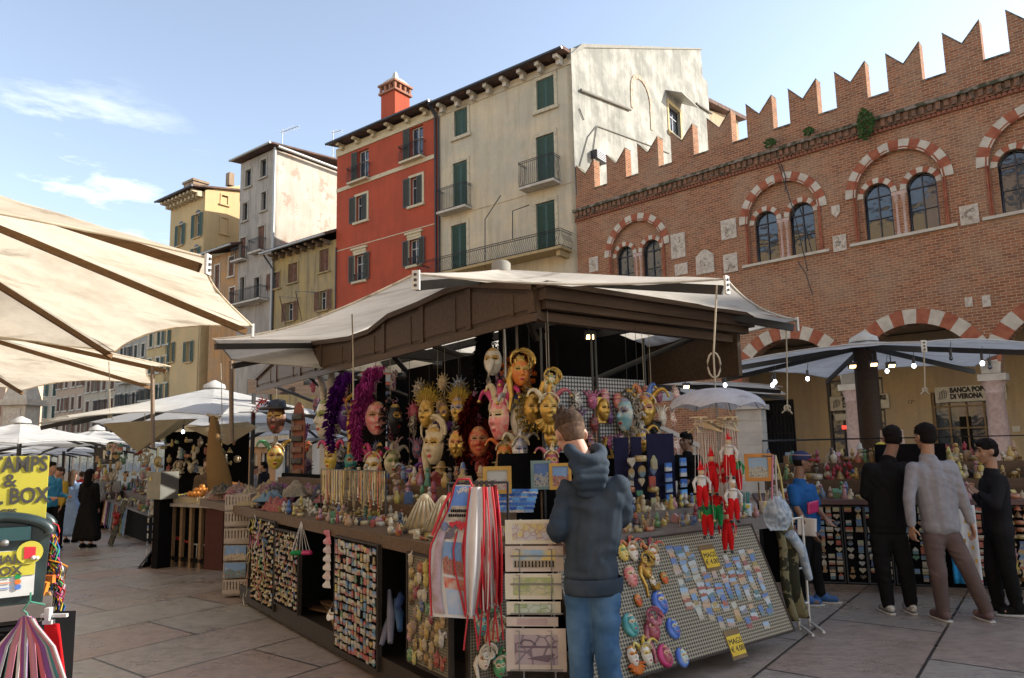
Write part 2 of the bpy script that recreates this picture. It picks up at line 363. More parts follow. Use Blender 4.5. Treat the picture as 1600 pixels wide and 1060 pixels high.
BRICK = brickmat('old red brick', (.35, .145, .075), (.215, .080, .043), (.40, .31, .21), w=.30, h=.105, ms=.013, damt=.35)
BRICK2 = brickmat('clean red brick', (.42, .17, .10), (.34, .12, .075), (.30, .20, .15), damt=.3)
RINGRED = mat('red terracotta', (.36, .13, .075), .85, col2=(.28, .09, .055), scale=4, bump=.4)
_c = PP(900, 331, PY(1450, 700, 26), V((cos(radians(47)), sin(radians(47)), 0)))
FB = Fac(_c, radians(47)); FR = Fac(_c, radians(53))
def arcp(cx, cz, r, a0=0., a1=pi, n=20): return [(cx + r * cos(a0 + (a1 - a0) * i / n), cz + r * sin(a0 + (a1 - a0) * i / n)) for i in range(n + 1)]
def archhole(cx, hw, z0, zs, n=18): return [(cx - hw, z0), (cx + hw, z0)] + arcp(cx, zs, hw, 0, pi, n)
def voussoirs(cx, cz, r0, r1, y0, y1, parent, k, name='arch_ring', a0=0., a1=pi, wm=STONE_W, rm=RINGRED, ratio=.5):
    b = MB(); da = (a1 - a0) / k
    for i in range(k):
        b.mi = i % 2 == 0
        wa = a0 + i * da; wb = wa + da; g_ = .012
        n = 3; P = [(cx + r1 * cos(wa + (wb - wa) * j / n), cz + r1 * sin(wa + (wb - wa) * j / n)) for j in range(n + 1)] + [(cx + r0 * cos(wb - (wb - wa) * j / n), cz + r0 * sin(wb - (wb - wa) * j / n)) for j in range(n + 1)]
        b.prism(P, y0 - (.012 if i % 2 == 0 else 0), y1)
    return fixn(b.build(name, [rm, wm], parent))
PAL = thing('brick_palace', 'long red brick palace with swallowtail battlements, twin arched windows and a ground floor arcade', 'palace', FB.p0, FB.rz)
ZS = 14.15     # string course height
wins = []      # (centre x, outer radius, spring z)
for (xl, yl), (xr, yr), (xt, yt) in (((945.5, 404.7), (1046.4, 381), (997, 330)), ((1155.8, 352), (1292.5, 322.7), (1234, 261.5)), ((1321.5, 310), (1490.6, 272.5), (1411, 210))):
    a = FB.at(xl, yl); b_ = FB.at(xr, yr); t_ = FB.at(xt, yt); R = (b_[0] - a[0]) / 2; wins.append(((a[0] + b_[0]) / 2, R, (a[1] + b_[1]) / 2))
sp = wins[2][0] - wins[1][0]; Rw = sum(q[1] for q in wins) / 3; Zw = sum(q[2] for q in wins) / 3
print('windows', [[round(x, 2) for x in q] for q in wins])
wl = [wins[0][0], wins[1][0], wins[2][0]]
_x4 = FB.at(1525, 261)[0] + wins[2][1]; wl += [_x4, _x4 + sp, _x4 + 2 * sp]
WR = [wins[0][1]] + [wins[2][1]] * 5
colx = [FB.at(1330, 640)[0], FB.at(1555, 640)[0]]; bay = colx[1] - colx[0]
print('bay', bay, colx, FB.at(1427.5, 483), FB.at(1442, 504), FB.at(1255, 506), FB.at(1280, 525))
cols_x = [colx[0] + bay * k for k in range(-2, 5)]
ZAT = FB.at(1427.5, 483)[1]     # outer top of arcade arches
RA = bay / 2 - .28; RO = RA + .55; ZAS = ZAT - RO
holes = []; btm = [(0, 0), (cols_x[1] + bay / 2 - RA, 0)]
for k in range(1, 6): btm += arcp(cols_x[k] + bay / 2, ZAS, RA, pi, 0, 18)
btm += [(cols_x[5] + bay / 2 + RA, 0)]
LEN = 44.
for cx, R in zip(wl, WR): holes.append(archhole(cx, R * .79, Zw - R * .98, Zw))
slab('wall', BRICK, PAL, btm + [(LEN, 0), (LEN, ZS), (0, ZS)], holes, 0, .6)
b = MB(); b.bx(.4, LEN, .6, 14, 6.2, 6.5); b.bx(.4, LEN, .6, 14, ZS - .6, ZS - .4); b.bx(.0, .4, .6, 14, 0, ZS); b.bx(.4, LEN, 13.6, 14, 0, ZS - .6); b.bx(LEN - .4, LEN, .6, 13.6, 6.5, ZS - .6); b.build('upper_structure', BRICK, PAL)
b = MB()
for k in range(1, 6):
    cx = cols_x[k] + bay / 2; voussoirs(cx, ZAS, RA, RO, -.04, .1, PAL, 17)
for cx, R in zip(wl, WR):
    voussoirs(cx, Zw, R * .8, R, -.05, .15, PAL, 15, 'window_arch_ring')
    f = MB(); rr = R * .79
    slab('tympanum', BRICK, PAL, [(cx - rr, Zw - R * .98)] + [(cx + rr, Zw - R * .98)] + arcp(cx, Zw, rr), [archhole(cx + s * .41 * R, .27 * R, Zw - R * .97, Zw - .04 * R) for s in (-1, 1)], .16, .4)
    for s in (-1, 1):
        c = cx + s * .41 * R; voussoirs(c, Zw - .04 * R, R * .27, R * .38, .11, .3, PAL, 9, 'light_arch_ring', wm=STONE_W)
        g = MB(); z0 = Zw - R * .97; z1 = Zw - .04 * R; hw = R * .27
        wdw = MB(); wdw.tube([(c - hw + .03, .34, z0), (c - hw + .03, .34, z1)] + [(x, .34, z) for x, z in arcp(c, z1, hw - .03, pi, 0, 10)] + [(c + hw - .03, .34, z0)], .045, 5)
        wdw.bx(c - .02, c + .02, .32, .36, z0, z1 + hw * .9); wdw.bx(c - hw, c + hw, .32, .36, z1 - .02, z1 + .02)
        if True: wdw.bx(c - hw, c + hw, .325, .355, (z0 + z1) / 2 - .01, (z0 + z1) / 2 + .01)
        fr = wdw.build('window', GUT, PAL)
        slab('pane', GLASS, fr, archhole(c, hw + .02, z0, z1), [], .38, .41)
    # colonnettes, sill, jamb mouldings
    m = MB()
    for s in (-.055, .055):
        m.lathe([(.10 * 1, 0), (.1, .1), (.065, .16), (.06, R * .7), (.09, R * .72), (.12, R * .84)], (cx + s * R * 1.2, .2, Zw - R * .97), 10)
    m.bx(cx - .14 * R, cx + .14 * R, .1, .38, Zw - R * .13, Zw - R * .05)
    m.build('colonnettes', STONE_P, PAL)
    m = MB(); m.bx(cx - R * .98, cx + R * .98, -.12, .14, Zw - R * 1.04, Zw - R * .98); m.build('sill', STONE_W, PAL)
    m = MB()
    for rr2, y in ((.81, -.02), (.84, -.05)):
        m.tube([(cx - rr2 * R, y, Zw - .97 * R), (cx - rr2 * R, y, Zw)] + [(x, y, z) for x, z in arcp(cx, Zw, rr2 * R, pi, 0, 16)] + [(cx + rr2 * R, y, Zw), (cx + rr2 * R, y, Zw - .97 * R)], .035, 5)
    m.build('arch_moulding', RINGRED, PAL)
# cornice: stone ledge, crumbling brick corbels, toothed dentils
MOSS = mat('mossy weathered stone', (.24, .20, .16), .95, col2=(.07, .07, .045), scale=4, bump=.8, lo=.42, hi=.58)
b = MB(); b.bx(-.05, LEN, -.28, .3, ZS - .08, ZS + .06); b.build('string_course', MOSS, PAL)
b = MB(); b.bx(0, LEN, -.12, -.003, ZS - .42, ZS - .08)
r2 = random.Random(3); x = .1
while x < 26:
    b.bx(x, x + .16, -.22 + r2.uniform(0, .05), -.12, ZS - .36 + r2.uniform(-.03, .05), ZS - .08); x += .27
b.build('corbel_table', mat('rough brick corbels', (.26, .14, .09), .95, col2=(.10, .08, .06), scale=5, bump=.9), PAL)
b = MB(); x = 0
while x < 26: b.box((x, -.06, ZS - .5), (.10, .13, .12), radians(45)); x += .17
b.build('dentils', mat('brick dentils', (.33, .14, .09), .9), PAL)
# parapet and merlons
ZP = FB.at(1273.6, 183)[1]; ZTL = FB.at(1232, 139.6)[1]; ZTR = FB.at(1269, 126.4)[1]; ZN = FB.at(1251.7, 156.6)[1]
print('parapet', ZP, ZTL, ZTR, ZN)
b = MB(); b.bx(0, LEN, 0, .55, ZS + .06, ZP); b.build('parapet', BRICK, PAL)
ml = [FB.at(x, y)[0] for x, y in ((900, 270), (947, 255), (995.5, 240), (1047.5, 220), (1104.5, 200), (1165.6, 180), (1232, 160), (1304.5, 135), (1385, 110), (1474, 80), (1573.6, 45))]
print('merlons', [round(x, 2) for x in ml])
st = ml[-1] - ml[-2]
while ml[-1] < LEN - 3: ml.append(ml[-1] + st)
zt = max(ZTL, ZTR)
for i, x in enumerate(ml):
    wd = .60 * st
    b = MB(); b.prism([(x, ZP - .0), (x + wd, ZP), (x + wd, zt), (x + wd / 2, ZN), (x, zt)], .02, .53)
    mo = fixn(b.build('merlon', BRICK, PAL))
    b = MB()
    for s in (0, 1):
        xa, za, xb, zb = (x, zt, x + wd / 2, ZN) if s == 0 else (x + wd / 2, ZN, x + wd, zt)
        b.add([(xa, 0, za), (xb, 0, zb), (xb, .55, zb), (xa, .55, za), (xa, 0, za + .06), (xb, 0, zb + .06), (xb, .55, zb + .06), (xa, .55, za + .06)], [(0, 1, 5, 4), (1, 2, 6, 5), (2, 3, 7, 6), (3, 0, 4, 7), (4, 5, 6, 7), (0, 3, 2, 1)])
    b.build('coping', MOSS, mo)
b = MB()
for i, x in enumerate(ml[:-1]): b.bx(x + .6 * st, ml[i + 1], -.03, .58, ZP, ZP + .07)
b.build('parapet_coping', MOSS, PAL)
# carved stone plaques set in the brick
PLQ = mat('carved pale stone', (.62, .55, .46), .9, col2=(.50, .43, .35), scale=9, bump=.8, lo=.48, hi=.55, bdist=.05)
for nm, (x0, y0, x1, y1), top in (('plaque', (921, 402, 935, 425), 0), ('plaque', (1049, 365, 1071, 404), 0), ('relief', (1088, 390, 1116, 428), 1), ('plaque', (1127, 343, 1151, 374), 0), ('plaque', (1131, 397, 1153, 426), 0), ('plaque', (1302, 368, 1323, 393), 0), ('plaque', (1500, 321, 1530, 351), 0), ('stone_patch', (1508, 465, 1520, 480), 0), ('stone_patch', (1535, 462, 1548, 480), 0), ('stone_patch', (1055, 412, 1075, 430), 0)):
    xa, xb, za, zb = FB.rect(x0, y0, x1, y1)
    b = MB()
    if top: b.prism([(xa, za), (xb, za), (xb, zb - .3), ((xa * .3 + xb * .7), zb - .08), ((xa + xb) / 2, zb), ((xa * .7 + xb * .3), zb - .08), (xa, zb - .3)], -.06, -.003)
    else: b.prism([(xa, za), (xb, za), (xb, zb), (xa, zb)], -.05, -.003)
    p = fixn(b.build(nm, PLQ, PAL))
    if nm != 'stone_patch':
        b = MB(); r2 = random.Random(int(x0)); cx, cz = (xa + xb) / 2, (za + zb) / 2; W, H = (xb - xa) * .38, (zb - za) * .4
        for q in range(9):
            a = r2.uniform(0, 6.28); x = cx + r2.uniform(-W, W) * .8; z = cz + r2.uniform(-H, H) * .8
            b.tube([(x + .13 * cos(a + k * .9) * (k / 3), -.06, z + .13 * sin(a + k * .9) * k / 3) for k in range(4)], [.03, .028, .02, .012], 5)
        b.build('carving', PLQ, p)
xa, xb, za, zb = FB.rect(1300, 322, 1313, 339)
b = MB(); b.prism([(xa, zb), (xb, zb), (xb, za + .15), ((xa + xb) / 2, za - .05), (xa, za + .15)], -.07, -.003); fixn(b.build('shield', PLQ, PAL))
# iron tie rods hanging on the front
b = MB()
for p, q in (((1209, 240), (1262, 424)), ((1218, 255), (1227, 300))):
    A = FB.at(*p, -.2); B = FB.at(*q, -.2); b.tube([(A[0], -.03, A[1]), (A[0] * .5 + B[0] * .5 + .1, -.10, (A[1] + B[1]) / 2), (B[0], -.2, B[1])], .02, 4)
xa, za = FB.at(1262, 440); b.tube([(xa - .3, -.15, za + .9), (xa, -.15, za + .3), (xa + .2, -.15, za - .6)], .02, 4); b.build('cable', IRON, PAL)
# columns of the arcade
for x in cols_x[1:]:
    b = MB(); b.lathe([(.42, 0), (.42, .15), (.36, .25), (.31, .4), (.33, 1.5), (.28, ZAS - .75), (.31, ZAS - .7), (.31, ZAS - .62), (.28, ZAS - .58), (.40, ZAS - .25)], (x, .3, 0), 18)
    co = b.build('column', STONE_P, PAL); b = MB(); b.bx(x - .42, x + .42, -.06, .66, ZAS - .25, ZAS - .01); b.build('capital', STONE_W, co)
# rear wall of the arcade with doors and shop signs
OCH = plaster('ochre plaster', (.50, .37, .20), (.44, .34, .22), (.22, .17, .11), streak=.3)
YB = 4.6
def rb(x0, y0, x1, y1): return FB.rect(x0, y0, x1, y1, YB)
doors = []
for q in ((1192, 625, 1246, 800), (1298, 592, 1388, 800), (1462, 610, 1572, 800), (1655, 610, 1760, 800)):
    xa, xb, za, zb = rb(*q); doors.append((xa, xb, .02, zb))
slab('arcade_wall', OCH, PAL, [(.5, 0), (LEN - .5, 0), (LEN - .5, 6.15), (.5, 6.15)], [[(a, .03), (b_, .03), (b_, d), (a, d)] for a, b_, c_, d in doors], YB, YB + .3)
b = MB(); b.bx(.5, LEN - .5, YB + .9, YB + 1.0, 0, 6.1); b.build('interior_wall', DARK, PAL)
BR2 = mat('bronze door frame', (.20, .14, .07), .45, metal=.4)
for i, (xa, xb, za, zb) in enumerate(doors):
    d = MB(); d.mi = 0
    for x in (xa + .05, xb - .05): d.bx(x - .05, x + .05, YB + .1, YB + .2, .03, zb)
    d.bx(xa, xb, YB + .1, YB + .2, zb - .08, zb - .001)
    n = 9 if i in (0,) else 4
    for k in range(1, n):
        x = xa + (xb - xa) * k / n; d.bx(x - .03, x + .03, YB + .12, YB + .18, .03, zb - .1)
    for z in (.8, 2.0, 2.9): 
        if z < zb: d.bx(xa, xb, YB + .11, YB + .19, z, z + .06)
    dd = d.build('door', BR2 if i > 1 else GUT, PAL)
    g = MB(); g.bx(xa, xb, YB + .22, YB + .24, .03, zb); g.build('pane', GLASS, dd)
    if i == 2:
        g = MB(); g.bx((xa * .62 + xb * .38), (xa * .45 + xb * .55), YB + .2, YB + .215, .1, 2.5); g.build('dark_leaf', DARK, dd)
SIGNW = mat('cream sign panel', (.62, .58, .46), .6)
BLK = mat('black lettering', (.02, .02, .02), .6)
for (x0, y0, x1, y1) in ((1297, 622, 1389, 640), (1461, 607, 1573, 627)):
    xa, xb, za, zb = FB.rect(x0, y0, x1, y1, 3.4)
    s = thing('bank_sign', 'cream bank sign %s' % ('partly hidden behind the left pink marble column' if x0 < 1400 else 'above the bronze glass door on the right'), 'sign', FB.W(xa, YB, za), FB.rz)
    k = YB - .12; sc_ = 1.0
    xa, xb, za, zb = FB.rect(x0, y0, x1, y1, k); s.location = FB.W(xa, k, za); MW[s.name] = frame(FB.W(xa, k, za), FB.rz)
    W_ = xb - xa; H_ = zb - za + .12
    b = MB(); b.bx(0, W_, 0, .1, 0, H_); b.build('panel', SIGNW, s)
    text('lettering', 'BANCA POPOLARE\nDI VERONA', H_ * .43, BLK, s, (H_ * .85, -.004, H_ * .54), FRONT, .006, .018, 'LEFT', min(1.5, (W_ - H_ * .9) / (H_ * .43 * 8.9)))
    b = MB()
    for q in range(5): b.tube([(H_ * .2 + q * H_ * .1, -.01, H_ * .15 + q * .02), (H_ * .3 + q * H_ * .1, -.01, H_ * .85 - abs(q - 2) * .05)], .012, 4)
    b.build('emblem', BLK, s)
text('house_number', "17°", .22, BLK, PAL, (*FB.at(1424, 629, YB)[:1], YB - .008, FB.at(1424, 629, YB)[1]), FRONT, .004)
for (x0, y0, x1, y1), nm, lb, mm in (((1305, 647, 1332, 657), 'notice_board', 'pale narrow notice panel under the bank sign at the left column', SIGNW), ((1316, 665, 1326, 671), 'lit_sign', 'small red sign over the cash machine beside the pink column', emit('red sign', (.8, .06, .04), .6)), ((1582, 666, 1594, 675), 'notice', 'small white notice fixed on the ochre wall beside the right column', SIGNW)):
    xa, xb, za, zb = rb(x0, y0, x1, y1); b = MB(); b.bx(0, xb - xa, -.05, 0, 0, zb - za)
    o = b.build(nm, mm); o.location = FB.W(xa, YB - .003, za); o.rotation_euler = (0, 0, FB.rz); tag(o, lb, 'sign')
# shrub growing from the cornice
LEAF = mat('ivy leaves', (.05, .09, .025), .7, col2=(.03, .06, .02), scale=9)
def ivy(px, py, rx, rz_, n, lb):
    x, z = FB.at(px, py); b = MB(); r2 = random.Random(n)
    for k in range(n):
        a = r2.uniform(0, 6.28); q = sqrt(r2.random()); c = V((x + q * rx * cos(a), -.3 - r2.random() * .15, z + q * rz_ * sin(a) * (1.2 - .5 * cos(a)))); s = r2.uniform(.05, .09)
        R = Matrix.Rotation(r2.uniform(0, 6), 3, 'Y') @ Matrix.Rotation(r2.uniform(-.9, .9), 3, 'X')
        b.add([c + R @ V(p) * s for p in ((-1, 0, 0), (0, -.1, -.7), (1, 0, 0), (0, .1, .9))], [(0, 1, 2, 3)])
    o = b.build('ivy', LEAF, None); o.location = FB.p0; o.rotation_euler = (0, 0, FB.rz); tag(o, lb, 'plant')
ivy(1358, 198, .32, .5, 200, 'largest green ivy clump growing out of the palace cornice')
ivy(1269, 210, .2, .15, 60, 'small ivy tuft on the battlement cornice left of the big clump')
ivy(1209, 228, .25, .18, 60, 'leftmost small ivy tuft on the palace cornice')

# ---------------------------------------------------------------- houses of the left row
def shutter_leaf(b, x0, x1, y, z0, z1, ang=0., hinge=None):
    """louvred leaf; folded round its hinge"""
    hx = x0 if hinge is None else hinge; R = Matrix.Rotation(ang, 4, 'Z'); M0 = b.M; b.M = M0 @ Matrix.Translation(V((hx, y, 0))) @ R
    a, c = x0 - hx, x1 - hx; t = .04
    b.bx(a, a + .06, -t, 0, z0, z1); b.bx(c - .06, c, -t, 0, z0, z1); b.bx(a + .06, c - .06, -t, 0, z0, z0 + .08); b.bx(a + .06, c - .06, -t, 0, z1 - .08, z1)
    z = z0 + .1
    while z < z1 - .1: b.add([(a + .06, -.005, z), (c - .06, -.005, z), (c - .06, -.045, z + .06), (a + .06, -.045, z + .06)][::-1], [(0, 1, 2, 3)]); z += .085
    b.M = M0
def window(par, x0, x1, z0, z1, cas=.12, casm=STONE_W, sh=None, shm=GREEN_SH, glassy=True, ped=0, sill=1):
    """x0..x1,z0..z1 the opening; sh: 'closed','open','half','left' or None"""
    b = MB(); y = -.05
    if cas:
        b.bx(x0 - cas, x0, y, .02, z0, z1); b.bx(x1, x1 + cas, y, .02, z0, z1); b.bx(x0 - cas, x1 + cas, y - .01, .02, z1, z1 + cas)
        if sill: b.bx(x0 - cas - .08, x1 + cas + .08, y - .1, .02, z0 - cas, z0)
        if ped: b.bx(x0 - cas - .15, x1 + cas + .15, y - .12, .02, z1 + cas * 1.3 + ped * .5, z1 + cas * 1.3 + ped); b.bx(x0 - cas, x1 + cas, y - .04, .02, z1 + cas, z1 + cas * 1.3 + ped * .5)
    else: b.bx(x0, x1, .0, .02, z0 - .02, z0)
    o = b.build('window', casm, par)
    if glassy:
        g = MB(); g.bx(x0, x1, .24, .26, z0, z1); g.build('pane', GLASS, o)
        f = MB(); mx = (x0 + x1) / 2
        for x in (x0 + .03, mx, x1 - .03): f.bx(x - .03, x + .03, .19, .235, z0, z1)
        for z in (z0 + .03, z0 + (z1 - z0) * .66, z1 - .03): f.bx(x0, x1, .195, .23, z - .03, z + .03)
        f.build('sash', mat('white window sash', (.55, .53, .48), .6) if sh in ('open', 'half', 'left') else GUT, o)
    w2 = (x1 - x0) / 2
    def leaf(*a, **k): s = MB(); shutter_leaf(s, *a, **k); s.build('shutter', shm, o)
    if sh == 'closed': leaf(x0 + .01, x0 + w2 - .01, .1, z0 + .02, z1 - .02); leaf(x0 + w2 + .01, x1 - .01, .1, z0 + .02, z1 - .02)
    if sh in ('open', 'half', 'left'): leaf(x0 - w2 - .05, x0 - .02, -.10, z0, z1)
    if sh == 'open': leaf(x1 + .02, x1 + w2 + .05, -.10, z0, z1)
    if sh == 'half': leaf(x0 + w2 + .05, x1 - .02, -.03, z0, z1)
    return o
def balcony(par, x0, x1, z0, z1, dep=.7, bulge=0., slabm=STONE_W, sp=.13, brackets=False):
    o = MB(); o.bx(x0, x1, -dep, -.003, z0 - .14, z0)
    if brackets:
        for x in (x0 + .3, x1 - .3): o.prism([(0, 0), (1, 0), (1, 0)], 0, 0) if False else o.bx(x - .12, x + .12, -dep * .8, -.003, z0 - .45, z0 - .14)
    o = o.build('balcony', slabm, par); b = MB()
    def post(x, y, nx, ny):
        if bulge: pts = [(x + nx * bulge * s, y + ny * bulge * s, z0 + (z1 - z0) * t) for t, s in ((0, .2), (.15, .85), (.3, 1.), (.5, .6), (.7, .1), (.85, .05), (1, .5))]
        else: pts = [(x, y, z0), (x, y, z1)]
        b.tube(pts, .014, 4, False)
    n = max(2, int((x1 - x0) / sp))
    for k in range(n + 1): post(x0 + .03 + (x1 - x0 - .06) * k / n, -dep + .03, 0, -1)
    for s, x in ((-1, x0 + .03), (1, x1 - .03)):
        for k in range(1, max(2, int(dep / sp))): post(x, -dep * k / max(2, int(dep / sp)), s, 0)
    bb = bulge * .5
    for z, e in ((z1, bb), (z0 + .04, bulge * .2), (z1 - .1, bulge * .3)): b.tube([(x0 + .03 - e, -.02, z), (x0 + .03 - e, -dep + .03 - e, z), (x1 - .03 + e, -dep + .03 - e, z), (x1 - .03 + e, -.02, z)], .022, 4)
    b.build('railing', IRON, o); return o
def eave(par, x0, x1, z, over=.75, gm=GUT, th=.12, depth=9., rise=2.4, side=.35):
    b = MB(); a, c = x0 - side, x1 + side; h = depth / 2
    b.add([(a, -over, z), (c, -over, z), (c, h, z + rise), (a, h, z + rise), (a, depth + over, z), (c, depth + over, z)] + [(a, -over, z + th), (c, -over, z + th), (c, h, z + rise + th), (a, h, z + rise + th), (a, depth + over, z + th), (c, depth + over, z + th)],
          [(0, 3, 2, 1), (3, 4, 5, 2), (6, 7, 8, 9), (9, 8, 11, 10), (0, 1, 7, 6), (4, 10, 11, 5), (0, 6, 9, 3), (3, 9, 10, 4), (1, 2, 8, 7), (2, 5, 11, 8)])
    x = a + .1
    while x < c:
        b.tube([(x, -over, z + th + .02), (x, h, z + rise + th + .02)], .07, 5, False); x += .26
    r = b.build('roof', TILE, par)
    g = MB(); g.tube([(a, -over - .07, z + .04), (c, -over - .07, z + .04)], .09, 8); g.build('gutter', gm, r); return r
def brackets(par, x0, x1, z, n, m=STONE_W, d=.6, h=.35, w_=.2):
    b = MB()
    for k in range(n):
        x = x0 + (x1 - x0) * (k + .5) / n; b.bx(x - w_ / 2, x + w_ / 2, -d, -.003, z - h * .45, z - .02); b.bx(x - w_ / 2, x + w_ / 2, -d * .55, -.003, z - h, z - h * .45)
    b.build('eave_brackets', m, par)
def body(par, m, x0, x1, z, depth, holes, sidem=None, th=.3):
    slab('front_wall', m, par, [(x0, -1.2), (x1, -1.2), (x1, z), (x0, z)], [[(a, c), (b_, c), (b_, d), (a, d)] for a, b_, c, d in holes], 0, th)
    b = MB()
    for xa, xb in ((x0, x0 + th), (x1 - th, x1)): b.bx(xa, xb, th, depth, 0, z)
    b.bx(x0 + th, x1 - th, depth - th, depth, 0, z); b.build('side_walls', sidem or m, par)
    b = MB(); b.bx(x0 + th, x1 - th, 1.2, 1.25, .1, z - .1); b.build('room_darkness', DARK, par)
def R_(q, e=0): return FR.rect(*q)
# cream house
CREAM = plaster('cream grey plaster', (.60, .50, .34), (.47, .42, .32), (.26, .19, .11), streak=.3, sc=.35)
SIDEW = plaster('weathered pale side plaster', (.38, .37, .33), (.22, .22, .20), (.13, .125, .11), streak=.4, sc=.5)
xL = FR.at(685, 300)[0]; zE = FR.at(690, 160)[1]; zE2 = FR.at(895, 92)[1]; zc = (zE + zE2) / 2 - .15
print('cream', xL, zE, zE2)
CR = thing('cream_house', 'tall cream grey plastered house with green shutters and a long bulging iron balcony', 'house', FR.p0, FR.rz)
Z3 = lambda a, b_, c, d: (500 + a * .3775, 60 + b_ * .3775, 500 + c * .3775, 60 + d * .3775)
cw = [R_(Z3(*q)) for q in ((557, 293, 611, 405), (897, 165, 970, 292), (552, 512, 611, 712), (897, 400, 972, 612), (545, 770, 608, 955), (897, 677, 975, 895))]
cw = [list(q) for q in cw]
body(CR, CREAM, xL, 0, zc, 11, cw, SIDEW)
for i, q in enumerate(cw): window(CR, *q, cas=.2, casm=mat('cream stone casing', (.55, .48, .34), .85, col2=(.42, .36, .26), bump=.3), sh='closed', shm=GREEN_SH, sill=i < 2)
xa, xb, za, zb = R_(Z3(512, 622, 630, 722)); balcony(CR, xa, xb, cw[2][2], zb, .7, .0)
xa, xb, za, zb = R_(Z3(855, 512, 997, 625)); balcony(CR, xa, xb, cw[3][2], zb, .8, .06)
xa = FR.at(672, 405)[0]; xb = FR.at(893, 365)[0]; zr = FR.at(866, 361, -1.)[1]
balcony(CR, xa, xb, cw[5][2] - .05, zr, 1.15, .2, mat('ochre balcony stone', (.45, .34, .18), .9), .14, True)
eave(CR, xL, 0, zc + .12, .8, depth=11, rise=.6, side=-.03); brackets(CR, xL, 0, zc + .1, 8, d=.7, h=.5, w_=.26)
b = MB(); b.bx(xL + .02, -.02, -.06, -.003, zc - .45, zc - .25); b.bx(xL + .02, -.02, -.04, -.003, FR.at(790, 315)[1], FR.at(790, 315)[1] + .06); b.build('band', CREAM, CR)
b = MB()
for p in (((683, 950), (683, 750), (748, 650)), ((797, 830), (797, 715), (865, 690))):
    q = [FR.at(500 + x * .3775, 60 + y * .3775, -.9) for x, y in p]; b.tube([(x, -.9, z) for x, z in q], .03, 5)
b.build('awning_poles', IRON, CR)
b = MB(); b.tube([(xL + .12, -.8, zc + .1), (xL + .12, -.1, zc - .5), (xL + .12, -.1, 1)], .07, 7); b.build('downpipe', GUT, CR)
b = MB(); x_, z_ = FR.at(770, 117); b.bx(x_ - .6, x_ + .6, 1.5, 2.5, zc, z_ + .35); b.add([(x_ - .7, 1.4, z_ + .35), (x_ + .7, 1.4, z_ + .35), (x_ + .7, 2.6, z_ + .35), (x_ - .7, 2.6, z_ + .35), (x_, 1.4, z_ + .8), (x_, 2.6, z_ + .8)], [(0, 1, 4), (3, 5, 2), (0, 4, 5, 3), (1, 2, 5, 4)]); b.build('chimney', BRICK2, CR)
FADB = mat('faded brick edging', (.36, .25, .18), .9, col2=(.45, .40, .33), scale=9)
# its tall side wall facing the palace roof
FS = Fac(FR.p0, radians(53 + 90))
S_ = lambda px, py: FS.at(px, py)
pts = [S_(902, 84), S_(912, 76), S_(1094, 77), S_(1098, 122), S_(1105, 128), S_(1108, 270)]
print('side', [tuple(round(v, 1) for v in p) for p in pts])
xe = max(p[0] for p in pts)
sidepoly = [(0.0, 0.0), (xe, 0.0), (xe, pts[4][1]), (pts[3][0], pts[3][1]), (pts[2][0], pts[2][1]), (pts[1][0], pts[1][1]), (0.0, pts[0][1])]
SW = thing('gable_wing', 'pale weathered gable wall beside the cream house, with a bricked up arch and streaked plaster', 'building', FS.p0 + FR.x * .02, FS.rz)
wq = [FS.rect(1045, 170, 1062, 212), FS.rect(988, 138, 1014, 180)]
slab('wall', SIDEW, SW, sidepoly, [[(a, c), (b_, c), (b_, d), (a, d)] for a, b_, c, d in wq[:1]], 0, .3)
b = MB(); b.prism([(0.02, zc + .2), (pts[1][0], pts[1][1] + .02), (pts[2][0] + .2, pts[2][1] + .02), (pts[2][0] + .2, pts[2][1] + .12), (pts[1][0] - .3, pts[1][1] + .12)], -.08, .5); fixn(b.build('coping', STB_, SW))
a, b_, c, d = wq[1]; cx = (a + b_) / 2; hw = (b_ - a) / 2
v_ = voussoirs(cx, d - hw * .6, hw, hw + .28, -.05, -.003, SW, 19, 'brick_arch', wm=FADB, rm=FADB)
b = MB(); b.bx(cx - hw - .28, cx - hw, -.05, -.003, c, d - hw * .6); b.bx(cx + hw, cx + hw + .28, -.05, -.003, c - .5, d - hw * .6); b.build('brick_jambs', FADB, SW)
window(SW, *wq[0], cas=.25, casm=mat('yellowed casing', (.45, .36, .2), .9), sh=None)
b = MB(); a, b_, c, d = wq[0]; b.add([(a - .4, -.02, d + .8), (b_ + .5, -.02, d + .9), (b_ + .9, -1.1, d + .4), (a, -1.1, d + .4)], [(0, 1, 2, 3)]); o = b.build('awning', ZINC, SW, solid=.04)
b = MB()
for p in (((907, 141), (985, 172)), ((1088, 162), (1112, 178))):
    q = [FS.at(x, y, -.1) for x, y in p]; b.tube([(x, -.1, z) for x, z in q], .09, 5)
for p in (((905, 262), (918, 215), (932, 197), (1016, 228), (1045, 240)), ((932, 197), (926, 240)), ((905, 170), (912, 188))):
    q = [FS.at(x, y, -.05) for x, y in p]; b.tube([(x, -.05, z) for x, z in q], .035, 4)
b.build('pipes_and_cables', mat('grey pipe', (.2, .19, .17), .8), SW)
x0, x1, z0, z1 = FS.rect(923, 241, 939, 254); b = MB(); b.bx(x0, x1, -.4, -.003, z0, z1)
for k in range(5): b.bx(x0, x1, -.43, -.4, z0 + (z1 - z0) * k / 5, z0 + (z1 - z0) * (k + .4) / 5)
b.build('vent_box', GUT, SW)
